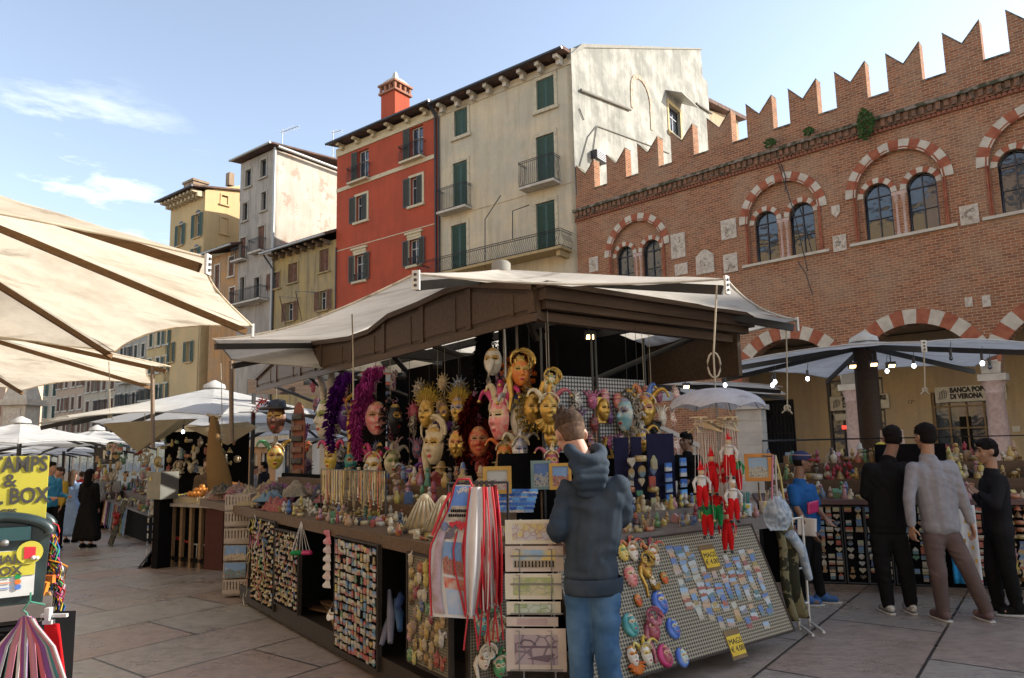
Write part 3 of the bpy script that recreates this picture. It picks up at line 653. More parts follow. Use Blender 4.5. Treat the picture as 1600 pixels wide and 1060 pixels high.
# low house behind, seen over the battlements
q0 = FS.W(xe + 1.2, 0, 0); FH = Fac((q0.x, q0.y), radians(53 + 90))
LH = thing('rear_house', 'small brown plastered house with dark sloping roof seen over the battlements beside the pale gable', 'house', FH.p0, FH.rz)
p1 = FH.at(1108, 163); p2 = FH.at(1166, 182)
b = MB(); b.prism([(p1[0] - 1, 6), (p2[0] - .5, 6), (p2[0] - .5, p2[1] - .2), (p1[0], p1[1] - .15), (p1[0] - 1, p1[1])], .6, 4); fixn(b.build('wall', plaster('brown plaster', (.38, .29, .19), (.34, .26, .18), (.2, .15, .1)), LH))
b = MB(); b.prism([(p1[0] - 1, p1[1] + .05), (p2[0], p2[1] - .35), (p2[0], p2[1]), (p1[0] - 1, p1[1] + .35)], 0, 4.6); fixn(b.build('roof', TILE, LH))

# red house
RED = plaster('red plaster', (.44, .090, .048), (.37, .082, .046), (.24, .06, .04), streak=.35, sc=.5)
xR0 = FR.at(526, 320)[0]; RH = thing('red_house', 'narrow vivid red plastered house with cream frieze, dark shutters and a tall red chimney', 'house', FR.p0 + FR.y * 0, FR.rz)
zr_ = FR.at(605, 200)[1] - .1
print('red', xR0, FR.at(526, 235)[1], FR.at(680, 165)[1])
rw = [list(R_(Z3(*q))) for q in ((158, 462, 201, 588), (376, 365, 427, 500), (150, 650, 195, 757), (375, 572, 424, 690), (145, 895, 185, 1005), (370, 832, 413, 940))]
body(RH, RED, xR0, xL, zr_, 10, rw)
LC = mat('light cream trim', (.58, .50, .34), .8, col2=(.50, .42, .28))
for i, q in enumerate(rw):
    window(RH, *q, cas=0 if i < 2 else .16, casm=LC, sh='left' if i < 2 else ('half' if i < 4 else 'open'), shm=GREY_SH, ped=.3 if i > 3 else 0)
for i in (0, 1): balcony(RH, rw[i][0] - .7, rw[i][1] + .2, rw[i][2], rw[i][2] + 1.05, .45, .12, LC, .12)
for i in (4, 5): balcony(RH, rw[i][0] + .0, rw[i][1], rw[i][2], rw[i][2] + .5, .2, 0, LC, .12)
xb0, xb1 = xR0 + .03, xL - .3
b = MB(); zf = FR.at(605, 213)[1]
b.bx(xb0 - .05, xb1 + .25, -.1, -.003, zf - .1, zr_); b.build('frieze', LC, RH); b = MB(); zz = FR.at(605, 271)[1]; b.bx(xb0, xb1, -.07, -.003, zz - .15, zz + .12); b.build('band', LC, RH); b = MB()
zz = FR.at(605, 371)[1]; b.bx(xb0, xb1, -.03, -.003, zz - .03, zz + .03); b.build('band', LC, RH)
eave(RH, xR0 + .1, xL - .15, zr_ + .1, .85, depth=10, rise=1.0, side=.25); brackets(RH, xR0, xL, zr_ + .08, 6, LC, .7, .4, .28)
b = MB(); b.tube([(xL - .15, -.8, zr_ + .1), (xL - .15, -.12, zr_ - .5), (xL - .15, -.12, 1)], .08, 7); b.tube([(xR0 + .1, -.1, 16), (xR0 + .1, -.1, 1)], .05, 5); b.build('downpipe', GUT, RH)
cx0, cx1 = FR.at(601, 170, 2.)[0], FR.at(635, 170, 2.)[0]; zt0 = FR.at(618, 146, 2.)[1]; zt1 = FR.at(617, 114, 2.)[1]
CHH = MB(); cm_ = (cx0 + cx1) / 2; hw = (cx1 - cx0) * .32
CHH.bx(cm_ - hw, cm_ + hw, 2 - hw, 2 + hw, zr_, zt0 - .25); ch = CHH.build('chimney', RED, RH)
b = MB(); b.bx(cm_ - hw * 1.2, cm_ + hw * 1.2, 2 - hw * 1.2, 2 + hw * 1.2, zt0 - .25, zt0 - .1)
for dx in (-1, -.33, .33, 1):
    for dy in (-1, -.33, .33, 1):
        if max(abs(dx), abs(dy)) == 1: b.box((cm_ + dx * hw, 2 + dy * hw, zt0 + .12), (.16, .16, .5))
b.bx(cm_ - hw * 1.25, cm_ + hw * 1.25, 2 - hw * 1.25, 2 + hw * 1.25, zt0 + .36, zt0 + .5); b.build('chimney_crown', BRICK2, ch)
b = MB(); b.rings([[V((cm_ + sx * q, 2 + sy * q, z)) for sx, sy in ((-1, -1), (1, -1), (1, 1), (-1, 1))] for q, z in ((hw * 1.15, zt0 + .5), (hw * .6, zt0 + 1.0), (hw * .25, zt1 - .4), (.08, zt1))], True, False); b.build('chimney_cap', STONE_W, ch)

# ochre low house
OCHH = plaster('dirty ochre plaster', (.42, .30, .12), (.34, .27, .15), (.13, .11, .09), streak=.6, sc=.3)
xG = FR.at(424, 400)[0]; zo = (FR.at(420, 412)[1] + FR.at(520, 368)[1]) / 2
print('ochre', xG, FR.at(420, 412)[1], FR.at(520, 368)[1])
OH = thing('ochre_house', 'low ochre house streaked with grime, brown shutters, beside the red house', 'house', FR.p0, FR.rz)
Z2 = lambda a, b_, c, d: (240 + a * .3019, 180 + b_ * .3019, 240 + c * .3019, 180 + d * .3019)
ow = [list(R_(Z2(*q))) for q in ((613, 815, 655, 900), (698, 768, 746, 868), (860, 697, 908, 812), (690, 970, 728, 1065), (860, 910, 900, 1010)  )]
body(OH, OCHH, xG, xR0, zo, 9, ow)
for i, q in enumerate(ow): window(OH, *q, cas=.1, casm=OCHH, sh=('half', 'closed', 'closed', 'open', 'open', 'closed')[i], shm=BROWN_SH)
eave(OH, xG + .3, xR0 - .3, zo + .1, 1.0, ZINC, depth=9, rise=2.6, side=.3); brackets(OH, xG + .3, xR0 - .3, zo + .05, 8, mat('eave timber', (.2, .15, .1), .9), .8, .35, .18)
b = MB(); x_ = xG + .45; b.tube([(x_, -1, zo), (x_, -.1, zo - 1), (x_, -.1, 1)], .07, 6)
for p in (((653, 940), (755, 948)), ((735, 912), (840, 918))):
    q = [FR.at(240 + x * .3019, 180 + y * .3019, -.8) for x, y in p]; b.tube([(q[0][0], -.1, q[0][1] - 2.5), (q[0][0], -.8, q[0][1]), (q[1][0], -.8, q[1][1])], .03, 4)
b.build('pipes', GUT, OH)
for dx in (1.2, 2.6): 
    b = MB(); b.bx(xR0 - dx - .3, xR0 - dx + .3, 4.2, 4.8, zo + 2, zo + 3.6); b.bx(xR0 - dx - .4, xR0 - dx + .4, 4.1, 4.9, zo + 3.6, zo + 3.75); b.build('chimney', BRICK2, OH)
# grey tall house
GREYP = plaster('grey soot plaster', (.42, .37, .31), (.33, .29, .25), (.17, .15, .13), streak=.6, sc=.3)
GSIDE = plaster('pale side plaster with bare brick', (.48, .44, .38), (.42, .38, .32), (.25, .20, .15), brick=(.36, .14, .08), bamt=.0, streak=.3, sc=.6)
xg0 = FR.at(373, 380)[0]; xg1 = FR.at(428, 300)[0]; zg = FR.at(430, 226)[1]; print('grey', xg0, xg1, zg, FR.at(375, 263)[1])
zg = (zg + FR.at(375, 263)[1]) / 2
GH = thing('grey_house', 'tallest soot grey house with a pale patchy brick side wall catching the sun', 'house', FR.p0, FR.rz)
gw = [list(R_(Z2(*q))) for q in ((477, 285, 505, 372), (555, 232, 584, 323), (463, 457, 487, 548), (560, 400, 583, 495), (449, 637, 478, 752), (541, 577, 574, 708), (448, 842, 470, 985), (522, 842, 548, 975))]
body(GH, GREYP, xg0, xg1, zg, 15, gw, GSIDE)
for i, q in enumerate(gw): window(GH, *q, cas=.14, casm=mat('grey stone casing', (.38, .34, .28), .9), sh='closed' if i in (4, 5) else None, shm=BROWN_SH)
for i in (4, 5): balcony(GH, gw[i][0] - .5, gw[i][1] + .3, gw[i][2], gw[i][2] + 1, .6)
balcony(GH, xg0 + .2, xg1 - .3, gw[6][2], gw[6][2] + 1.0, .9)
FGS = Fac(FR.W(xg1, 0, 0), radians(53 + 90))
eave(GH, xg0, xg1, zg + .1, .7, ZINC, depth=15, rise=.9, side=.5)
b = MB(); b.tube([(xg1 + .15, -.1, zg), (xg1 + .15, -.1, 8)], .12, 6); b.build('downpipe', ZINC, GH)
b = MB(); b.tube([(xg1 + .45, 0, zg + .05), (xg1 + .45, 15, zg + .05)], .12, 6); b.build('side_gutter', ZINC, GH)
def antenna(fac, px, py0, py1, y, lb, n=4, ln=1.2):
    x, z0 = fac.at(px, py0, y); z1 = fac.at(px, py1, y)[1]; t_ = thing('antenna', lb, 'antenna', fac.W(x, y, z0), fac.rz); h = z1 - z0
    b = MB(); b.tube([(0, 0, -.5), (0, 0, h)], .035, 5); b.tube([(-.1, 0, h - .15), (ln, 0, h - .3)], .03, 4); b.build('mast', ZINC, t_)
    b = MB()
    for k in range(n): b.tube([(ln * k / n, -.4, h - .17 - .15 * k / n), (ln * k / n, .4, h - .17 - .15 * k / n)], .018, 4)
    b.build('elements', ZINC, t_)
antenna(FR, 441, 226, 204, 1.0, 'television antenna on the roof of the tall grey house', 5, 2.2)
antenna(FR, 520, 240, 205, 6.0, 'thin antenna mast between the grey and the red house', 3, 1.2)
# orange house
ORG = plaster('orange plaster', (.50, .26, .10), (.42, .26, .14), (.2, .13, .09), streak=.6)
xo0 = FR.at(330, 420)[0]; zz = FR.at(350, 397)[1]; OR = thing('orange_house', 'narrow orange low house left of the tall grey house, with closed shutters', 'house', FR.p0, FR.rz)
orw = [list(R_(q)) for q in ((336, 415, 343, 455), (358, 402, 366, 432), (359, 450, 367, 478))]
body(OR, ORG, xo0, xg0, zz, 8, orw)
for q in orw: window(OR, *q, cas=.12, sh='closed', shm=BROWN_SH)
eave(OR, xo0, xg0, zz + .1, .9, ZINC, depth=8, rise=1.5)
# yellow house
YEL = plaster('warm yellow plaster', (.58, .41, .21), (.50, .37, .20), (.35, .26, .15), streak=.2)
xy1 = FR.at(319, 350)[0]; xy0 = FR.at(264, 400)[0]; zy = FR.at(319, 296)[1]; print('yellow', xy0, xy1, zy, FR.at(262, 330)[1])
zy = (zy + FR.at(262, 330)[1]) / 2
YH = thing('yellow_house', 'warm yellow house with arched green shuttered windows and a deep bracketed eave', 'house', FR.p0, FR.rz)
yw = [list(R_(q)) for q in ((279, 352, 286, 384), (305, 335, 313, 371), (303, 388, 310, 420), (266, 536, 271, 566), (292, 534, 299, 566), (281, 470, 287, 505), (306, 462, 313, 500))]
body(YH, YEL, xy0, xy1, zy, 14, yw)
for i, q in enumerate(yw):
    o = window(YH, *q, cas=.1, casm=YEL, sh='open', shm=GREEN_SH)
    if i < 3: b = MB(); b.prism(arcp((q[0] + q[1]) / 2, q[3] - .05, (q[1] - q[0]) / 2, 0, pi, 8), -.05, .0); fixn(b.build('arched_top', GUT, o))
eave(YH, xy0, xy1, zy + .1, 1.3, depth=14, rise=1.6, side=.3); brackets(YH, xy0, xy1, zy + .05, 9, mat('eave plaster', (.58, .48, .33), .9), 1.1, .5, .3)
FYS = Fac(FR.W(xy1 + .02, 0, 0), radians(53 + 90))
SAL0 = plaster('soot chimney plaster', (.34, .25, .17), (.28, .2, .14), (.15, .11, .08))
YW = thing('yellow_wing', 'sunlit yellow side wing with two small barred windows behind the orange house', 'building', FYS.p0, FYS.rz)
pA = FYS.at(320, 297); pB = FYS.at(375, 290); sw_ = [list(FYS.rect(*q)) for q in ((346, 306, 356, 320), (345, 341, 357, 366))]
slab('wall', YEL, YW, [(0, 0), (pB[0], 0), (pB[0], pB[1]), (0, pA[1])], [[(a, c), (b_, c), (b_, d), (a, d)] for a, b_, c, d in sw_], 0, .3)
for q in sw_: window(YW, *q, cas=.12, casm=YEL)
b = MB(); b.bx(pB[0] - .9, pB[0] - .4, .3, .9, pB[1] - .1, pB[1] + 1.1); b.build('chimney', SAL0, YW); b = MB(); b.bx(.2, 1.6, 2.5, 4.2, pA[1], pA[1] + 1.6); b.bx(.1, 1.7, 2.4, 4.3, pA[1] + 1.6, pA[1] + 1.8); b.build('chimney', SAL0, YW)
# farther houses of the row, then the end of the square
def simple_house(nm, lb, fac, pxl, pxr, pytop, pm, rows, ncol, shm, seed, sh='closed', zmin=3.5, depth=10, bal=()):
    x0 = fac.at(pxl, 650)[0]; x1 = fac.at(pxr, 650)[0]; z = fac.at((pxl + pxr) / 2, pytop)[1]; t_ = thing(nm, lb, 'house', fac.p0, fac.rz); hs = []
    for r in range(rows):
        for c in range(ncol):
            cx = x0 + (x1 - x0) * (c + .5) / ncol; ww = min(1.1, (x1 - x0) / ncol * .45); zz = zmin + (z - zmin) * (r + .25) / rows; hh = (z - zmin) / rows * .55
            hs.append([cx - ww / 2, cx + ww / 2, zz, zz + hh])
    body(t_, pm, x0, x1, z, depth, hs)
    for i, q in enumerate(hs):
        window(t_, *q, cas=.15, sh=sh if (i * 7 + seed) % 3 else 'open', shm=shm)
        if i in bal: balcony(t_, q[0] - .4, q[1] + .4, q[2], q[2] + 1, .7)
    eave(t_, x0 + .3, x1 - .3, z + .1, .8, depth=depth, rise=1.5)
    b = MB(); n = max(2, ncol)
    for k in range(n):
        cx = x0 + (x1 - x0) * (k + .5) / n; b.bx(cx - (x1 - x0) / n * .36, cx + (x1 - x0) / n * .36, -.04, -.003, .1, 2.7)
    b.build('shop_openings', GLASS, t_); return t_
BEI = plaster('beige plaster', (.50, .42, .31), (.44, .37, .28), (.2, .17, .14)); GRB = plaster('grey beige plaster', (.42, .38, .32), (.36, .33, .28), (.18, .16, .14)); SAL = plaster('salmon plaster', (.52, .36, .25), (.46, .33, .24), (.25, .18, .13))
simple_house('town_house', 'yellow town house with green shutters glimpsed under the big left parasol', FR, 225, 262, 470, plaster('yellow plaster two', (.58, .42, .2), (.5, .38, .2), (.3, .22, .12)), 5, 3, GREEN_SH, 1, 'closed', bal=(3, 4))
simple_house('town_house', 'grey beige town house with iron balconies right of the far beige one', FR, 180, 225, 500, GRB, 5, 4, GREY_SH, 2, 'closed', bal=(5, 6, 9))
simple_house('town_house', 'beige town house with tall windows behind the row of far white stall canopies', FR, 130, 180, 525, BEI, 5, 4, BROWN_SH, 3, bal=(2, 6))
simple_house('town_house', 'salmon town house at the far end of the row beside the beige one', FR, 85, 130, 545, SAL, 4, 4, BROWN_SH, 4)
FE = Fac((PY(60, 700, 120).x, 120), radians(92))
simple_house('end_house', 'cream house closing the far end of the square behind the stone pillar', FE, -30, 95, 560, BEI, 4, 6, GREEN_SH, 5)
FE2 = Fac((PY(-40, 700, 90).x, 90), radians(100))
simple_house('end_house', 'dark brown house at the far left edge of the square', FE2, -200, 6, 590, SAL, 3, 5, BROWN_SH, 6)
# stone pillar far left
o = thing('stone_pillar', 'tall pale stone monument pillar standing in the far left of the square', 'monument', PY(28, 735, 48) * 1, 0)
o.location.z = 0; MW[o.name] = frame(o.location, 0); zt = PY(28, 605, 48).z
b = MB(); b.bx(-1, 1, -1, 1, 0, zt * .45); b.bx(-1.15, 1.15, -1.15, 1.15, zt * .45, zt * .5); b.bx(-.75, .75, -.75, .75, zt * .5, zt * .8); b.bx(-1.0, 1.0, -1.0, 1.0, zt * .8, zt * .86); b.rings([[V((sx * q, sy * q, z)) for sx, sy in ((-1, -1), (1, -1), (1, 1), (-1, 1))] for q, z in ((.8, zt * .86), (.6, zt * 1.0), (.1, zt * 1.12))], True, False); b.build('shaft', STONE_W, o)
b = MB(); b.bx(-.45, .45, -.82, -.755, zt * .53, zt * .77); b.build('niche_relief', PLQ, o)
# tall house added out of view right of the palace, stepped to shade the stalls
q0 = FB.W(LEN - 17, 6, 0); o = thing('shade_house', 'unseen tall house added beyond the right end of the palace to shade the stalls', 'house', q0, FB.rz)
b = MB(); b.bx(14.6, 46, 0, 12, 0, 21.6); b.bx(0, 14.6, 0, 12, 0, 19.9); b.build('wall', OCH, o); b = MB(); b.bx(14.5, 46.5, -.0, 12.5, 21.6, 21.8); b.bx(0, 14.5, 0, 12.5, 19.9, 20.1); b.build('roof', TILE, o)
# stone pier and staircase in front of the palace
STB = mat('pale block stone', (.50, .47, .42), .85, col2=(.40, .37, .33), scale=2, bump=.25)
def atG(px, py, Y): p = PY(px, py, Y); return p
p = atG(1176, 690, 23); zt = PY(1176, 640, 23).z; o = thing('stone_pier', 'pale stone block pier standing between the lace parasol and the arcade', 'pier', (p.x, p.y, 0), radians(-30))
hw = 23 * 19 / 1100
b = MB(); 
for k in range(7): b.bx(-hw, hw, -hw, hw, k * zt / 7 + .01, (k + 1) * zt / 7 - .01)
b.bx(-hw * .97, hw * .97, -hw * .97, hw * .97, 0, zt - .02); b.build('blocks', STB, o); b = MB(); b.bx(-hw - .1, hw + .1, -hw - .1, hw + .1, zt - .01, zt + .15); b.build('cap', STB, o)
A = PY(1010, 655, 24); B = PY(1092, 668, 24); sv = V((.9, -.1, 0)).normalized()
o = thing('stone_staircase', 'pale stone staircase with turned balusters seen between the masks and the parasol', 'staircase', (A.x, 24, 0), 0)
L_ = (B.x - A.x); zA = PY(1026, 652, 24).z; zB = PY(1092, 693, 24).z; zl = PY(1030, 690, 24).z
b = MB(); b.add([(x, y, z) for y in (0, .35) for x, z in ((0, zA), (L_, zB), (L_, zB - .16), (0, zA - .16))], [(0, 1, 2, 3), (7, 6, 5, 4), (0, 4, 5, 1), (3, 2, 6, 7), (1, 5, 6, 2), (0, 3, 7, 4)]); b.build('handrail', STB, o)
b = MB(); b.add([(x, y, z) for y in (-.05, 2.5) for x, z in ((0, zA - 1.0), (L_, zB - 1.0), (L_, 0), (0, 0))], [(0, 1, 2, 3), (7, 6, 5, 4), (0, 4, 5, 1), (3, 2, 6, 7), (1, 5, 6, 2), (0, 3, 7, 4)]); b.build('flight', STB, o)
for k in range(6):
    x = L_ * (k + .5) / 6; z = zA + (zB - zA) * (k + .5) / 6 - .95; b = MB(); b.lathe([(.1, 0), (.1, .08), (.05, .14), (.11, .35), (.12, .42), (.05, .62), (.09, .72), (.1, .8)], (x, .15, z), 8); b.build('baluster', STB, o)

# opposite side of the square, behind the camera: sunlit, it lights the shade and shows in the windows
FO = Fac(FB.W(10, -46, 0), radians(47 + 180))
for k, (pm, z, lb) in enumerate(((CREAM, 23, 'cream house on the sunny side of the square behind the viewer'), (SAL, 26, 'salmon house on the sunny side of the square behind the viewer'), (YEL, 24, 'yellow house on the sunny side of the square behind the viewer'), (BEI, 27, 'beige house on the sunny side of the square behind the viewer'))):
    o = thing('sunny_house', lb, 'house', FO.p0, FO.rz); x0 = -45 + k * 24
    hs = [[x0 + 2 + c * 3.6, x0 + 3.3 + c * 3.6, 4 + r * 3.6, 6 + r * 3.6] for r in range(int((z - 3) / 3.6)) for c in range(6)]
    body(o, pm, x0, x0 + 24, z, 10, hs)
    b = MB(); b.bx(x0, x0 + 24, .2, .3, 3.5, z - 1); b.build('pane', GLASS, o)
    eave(o, x0 + .3, x0 + 23.7, z + .1, .8, depth=10, rise=1.5)
# ================================================================ CANOPIES
CANVAS_B = canvas('aged beige canvas', (.80, .71, .56), (.34, .26, .17), .52)
CANVAS_W = canvas('off white canvas', (.74, .69, .60), (.42, .36, .28), .42)
CANVAS_G = canvas('grey white canvas', (.70, .70, .68), (.44, .43, .40), .42)
RIBW = wood('varnished beam', (.16, .085, .03), (.10, .05, .02))
RIBD = mat('dark steel rib', (.03, .027, .025), .6)
DKW = wood('dark brown kiosk wood', (.10, .062, .038), (.06, .038, .024), .55, 2.5)
DKW2 = wood('brown panel wood', (.11, .065, .038), (.07, .042, .026), .5, 2)
WPL = mat('white cast corner plate', (.62, .62, .58), .5)
ROPE = mat('pale rope', (.42, .37, .28), .9, bump=.3)
LTW = emit('lit halogen', (1, .66, .30), 3.2); LTC = emit('lit white bulb', (.85, .93, 1), 4)
def canopy(o, tips, apex, cm_, ribm=RIBW, scal=.12, sag=.06, rib=.05, nv=10, nu=10, ribs=True, mids=False, lift=.035):
    """tips: list of points; apex: list of points of the same length (inner end of each rib)"""
    b = MB(); n = len(tips); cen = sum(apex, V()) / n
    for i in range(n):
        T0, T1, A0, A1 = tips[i], tips[(i + 1) % n], apex[i], apex[(i + 1) % n]
        def fn(u, v):
            h = T0.lerp(T1, u); w_ = 4 * u * (1 - u); inn = (cen - h); inn.z = 0
            if inn.length > 1e-6: inn.normalize()
            h = h + inn * scal * w_ * (T1 - T0).length * .6 + V((0, 0, lift * w_ * (T1 - T0).length))
            p = A0.lerp(A1, u).lerp(h, v); p.z -= sag * sin(pi * v) * (.35 + w_); 
            p.z += .012 * sin(u * 23 + i * 5) * v * (1 - abs(2 * u - 1)) + .02 * mnoise.noise(V((p.x * 2.3, p.y * 2.3, i)))* v
            return p
        b.grid(fn, nu, nv)
    c = b.build('cloth', cm_, o, True)
    bh = MB()
    for i in range(n):
        T0, T1 = tips[i], tips[(i + 1) % n]
        pts = []
        for k in range(nu + 1):
            u = k / nu; h = T0.lerp(T1, u); w_ = 4 * u * (1 - u); inn = (cen - h); inn.z = 0; inn.normalize(); pts.append(h + inn * scal * w_ * (T1 - T0).length * .6 + V((0, 0, lift * w_ * (T1 - T0).length)))
        bh.tube(pts, .011, 5)
    bh.build('hem', cm_, c, True)
    for i in range(n if ribs else 0):
        T, A = tips[i], apex[i]; b = MB(); d = (T - A).normalized(); s = d.cross(V((0, 0, 1))).normalized(); u_ = s.cross(d); R = Matrix((s, d, u_)).transposed()
        b.box((T + A) / 2 + V((0, 0, -.07 - rib / 2)), (rib * .8, (T - A).length * .97, rib * 1.5), R=R); b.build('rib', ribm, o, True)
    return c
def plate(o, p, d, m=WPL):
    """corner plate with three holes, pointing d"""
    b = MB(); d = V(d).normalized(); s = V((-d.y, d.x, 0)).normalized(); u_ = s.cross(d); R = Matrix((s, d, u_)).transposed(); b.box(p + V((0, 0, -.05)), (.06, .02, .15), R=R); q = b.build('corner_plate', m, o, True)
    b = MB()
    for k in (-1, 0, 1): b.box(p + V((0, 0, -.05 + k * .042)) + d * .008 + d * .008, (.02, .01, .018), R=R)
    b.build('bolt', IRON, q, True)
def octa(c, R, n, a0, z): return [V((c[0] + R * cos(a0 + 2 * pi * k / n), c[1] + R * sin(a0 + 2 * pi * k / n), z)) for k in range(n)]
def umbrella(label, c, R, zt, za, a0, cm_, n=8, tips=None, post=.05, ribm=RIBD, group='white canvas parasols over the market stalls', plates=(), postm=None, **kw):
    g0 = gz(c[0], c[1]); o = thing('market_umbrella', label, 'parasol', (c[0], c[1], g0), 0, group)
    tips = tips or octa(c, R, n, a0, zt); ap = V((c[0], c[1], za)); canopy(o, tips, [ap + (t_ - ap) * .02 for t_ in tips], cm_, ribm, **kw)
    b = MB(); b.tube([(c[0], c[1], g0), (c[0], c[1], za - .05)], post, 10); b.build('post', postm or ribm, o, True)
    b = MB(); b.lathe([(.22, za - .02), (.2, za + .05), (.1, za + .1), (.03, za + .14)], (c[0], c[1], 0), 10); b.build('cap', cm_, o, True)
    for i in plates: plate(o, tips[i], tips[i] - V((c[0], c[1], tips[i].z)))
    return o
# big parasol, near left
L1 = PZ(325, 403, 3.0); L2 = PZ(395, 510, 3.0); L3 = PZ(180, 550, 3.0); L0 = V((-4.1, 3.0, 3.0)); cL = (-6.31, 5.38)
rest = [V((cL[0] + 4.1 * cos(a), cL[1] + 4.1 * sin(a), 3.0)) for a in (radians(140), radians(185), radians(230), radians(270))]
umbrella('huge beige parasol at near left with brown ribs and dirty stains underneath', cL, 4, 3, 4.5, 0, CANVAS_B, tips=[L0, L1, L2, L3] + rest, ribm=RIBW, plates=(1, 2), rib=.045, scal=.10, sag=.10, nu=16, nv=14, postm=DKW, post=.1)
umbrella('second beige parasol lower behind the huge near left one', (-9.5, 10.5), 4.1, 3.0, 4.0, radians(9), CANVAS_B, ribm=RIBW, rib=.045, scal=.12)
umbrella('bluish white parasol with round top over the fruit stall', (-5.95, 14.0), 2.95, 2.22, 2.92, radians(22), CANVAS_G, scal=.1, sag=.02)
ur = octa((5.55, 11.0), 2.4, 6, radians(-100), 2.8); ur[0] = PZ(1443, 535, 2.8); ur[5] = PZ(1155, 565, 2.8)
umbrella('greyish white parasol with lamps over the right hand stall, thick dark post', (5.55, 11.0), 2.4, 2.8, 3.16, 0, CANVAS_G, tips=ur, post=.17, postm=wood('old dark post', (.05, .03, .02), (.03, .018, .012)), plates=(0,), scal=.07, sag=.05)
umbrella('white parasol behind the kiosk, its underside catching light', (2.9, 15.2), 3.0, 2.62, 3.05, 0, CANVAS_W, scal=.1)
for k, (px, Y, R, za) in enumerate(((455, 17.5, 2.6, 2.75), (150, 21, 2.8, 2.7), (30, 17, 2.4, 2.7), (100, 27, 2.8, 2.75), (20, 30, 2.8, 2.8), (60, 37, 3.0, 2.8), (110, 46, 3.0, 2.85), (560, 22, 2.8, 2.7), (640, 19, 2.2, 2.9))):
    c = PY(px, 700, Y); lb = ('white parasol right behind the fruit stall parasol', 'white parasol over the scarf stall, further left', 'leftmost pale parasol above the yellow stamps board', 'small far parasol fourth along the left row', 'far parasol at the left picture edge', 'distant white parasol in the left row', 'most distant parasol of the left row', 'far parasol glimpsed between hanging masks', 'small bright parasol seen behind the gold fan masks')[k]
    g0 = gz(c.x, c.y); umbrella(lb, (c.x, c.y), R, za - .55 + g0 * .6, za + g0 * .6, k * .3, CANVAS_G, nu=6, nv=5, rib=.04)
# ================================================================ KIOSK
FKL = Fac(K0, radians(36.2)); FKR = Fac(K0, radians(126.2)); KRZ = radians(36.2)
def KW(x, y, z): return K0 + ER * x + EL * y + V((0, 0, z))
KI = thing('souvenir_kiosk', 'large dark wooden souvenir kiosk roofed with sail-like white canvas at the centre of the square', 'kiosk', K0, KRZ)
A_ = PZ(650, 428, 2.92); B_ = PZ(1135, 436, 2.92); C_ = PZ(1245, 500, 2.9); D_ = C_ + EL * 4.6 + V((0, 0, -.1)); T1_ = PZ(333, 530, 3.02); T2_ = PZ(361, 562, 2.84); T3_ = T2_ + ER * 5.0
R1 = PY(783, 421, 7.2); R2 = R1 + EL * 4.3 + V((0, 0, -.15))
canopy(KI, [A_, B_, C_, D_, T3_, T2_, T1_], [R1, R1, R1, R2, R2, R2, R2], CANVAS_W, RIBD, scal=.05, sag=.03, nu=18, nv=14, lift=-.018)
for p, d in ((A_, (-.3, -1, 0)), (B_, (.7, -.7, 0)), (C_, (1, 0, 0))): plate(KI, p, d)
b = MB(); b.lathe([(.10, R1.z - .1), (.10, R1.z + .06), (.08, R1.z + .08)], (R1.x, R1.y, 0), 16); b.build('roof_vent', STB_, KI, True)
# fascias
up = [(838, 443), (736, 441), (700, 452), (658, 472), (611, 491), (580, 515), (549, 526), (470, 537), (436, 556), (402, 589)]
lo = [FKL.at(838, 497), FKL.at(402, 612)]; zb = (lo[0][1] + lo[1][1]) / 2; xe2 = lo[1][0]
poly = [(0, zb)] + [(min(0, FKL.at(*p)[0]), FKL.at(*p)[1]) for p in up] + [(xe2, zb)]
fs = slab('fascia', DKW, KI, poly, [], 0, .05)
def side_of(f, o=None):
    m = f.M; inv = frame(K0, KRZ).inverted(); return inv @ m
def retr(o, f): o.data.transform(side_of(f)); return o
retr(fs, FKL)
b = MB(); b.M = side_of(FKL)
def ztop(x):
    for (xa, za), (xb, zb_) in zip(poly[1:-1], poly[2:]):
        if xb <= x <= xa: return za + (zb_ - za) * (x - xa) / (xb - xa + 1e-9)
    return zb + .1
xs = [FKL.at(px, 520)[0] for px in (836, 735, 661, 601, 550, 503, 471, 434, 404)]; xs[0] = -.05
for x in xs: b.bx(x - .04, x + .04, -.025, -.002, zb + .06, ztop(x) - .04)
for i in range(len(xs) - 1):
    xm = (xs[i] * .72 + xs[i + 1] * .28); b.bx(xm - .02, xm + .02, -.02, -.002, zb + .08, ztop(xm) - .12)
b.bx(xe2, 0, -.03, -.002, zb - .02, zb + .05)
for (xa, za), (xb, zb_) in zip(poly[1:-2], poly[2:-1]):
    if xa - xb > .05: b.add([(xa, -.05, za), (xb, -.05, zb_), (xb, -.05, zb_ - .06), (xa, -.05, za - .06), (xa, .02, za + .01), (xb, .02, zb_ + .01), (xb, -.002, zb_ - .06), (xa, -.002, za - .06)], [(0, 3, 2, 1), (0, 1, 5, 4), (3, 7, 6, 2)])
b.build('fascia_trim', DKW2, KI)
b = MB(); b.M = side_of(FKL)
for i in range(len(xs) - 1):
    xa, xb = xs[i + 1] + .05, xs[i] - .05
    b.add([(xa, -.012, zb + .1), (xb, -.012, zb + .1), (xb, -.012, ztop(xb) - .1), (xa, -.012, ztop(xa) - .1)], [(0, 1, 2, 3)])
b.build('fascia_panels', DKW2, KI)
b = MB(); b.M = side_of(FKR); xr = FKR.at(1167, 510)[0]; zr1 = (FKR.at(845, 455)[1] + FKR.at(1165, 498)[1]) / 2
print('fascia R', xr, zr1, zb)
b.bx(.02, xr, -.10, .02, zr1 - .10, zr1); b.bx(.06, xr - .05, -.055, .02, zr1 - .17, zr1 - .10); b.bx(.0, xr, -.16, .04, zr1, zr1 + .045); b.build('beam', DKW, KI)
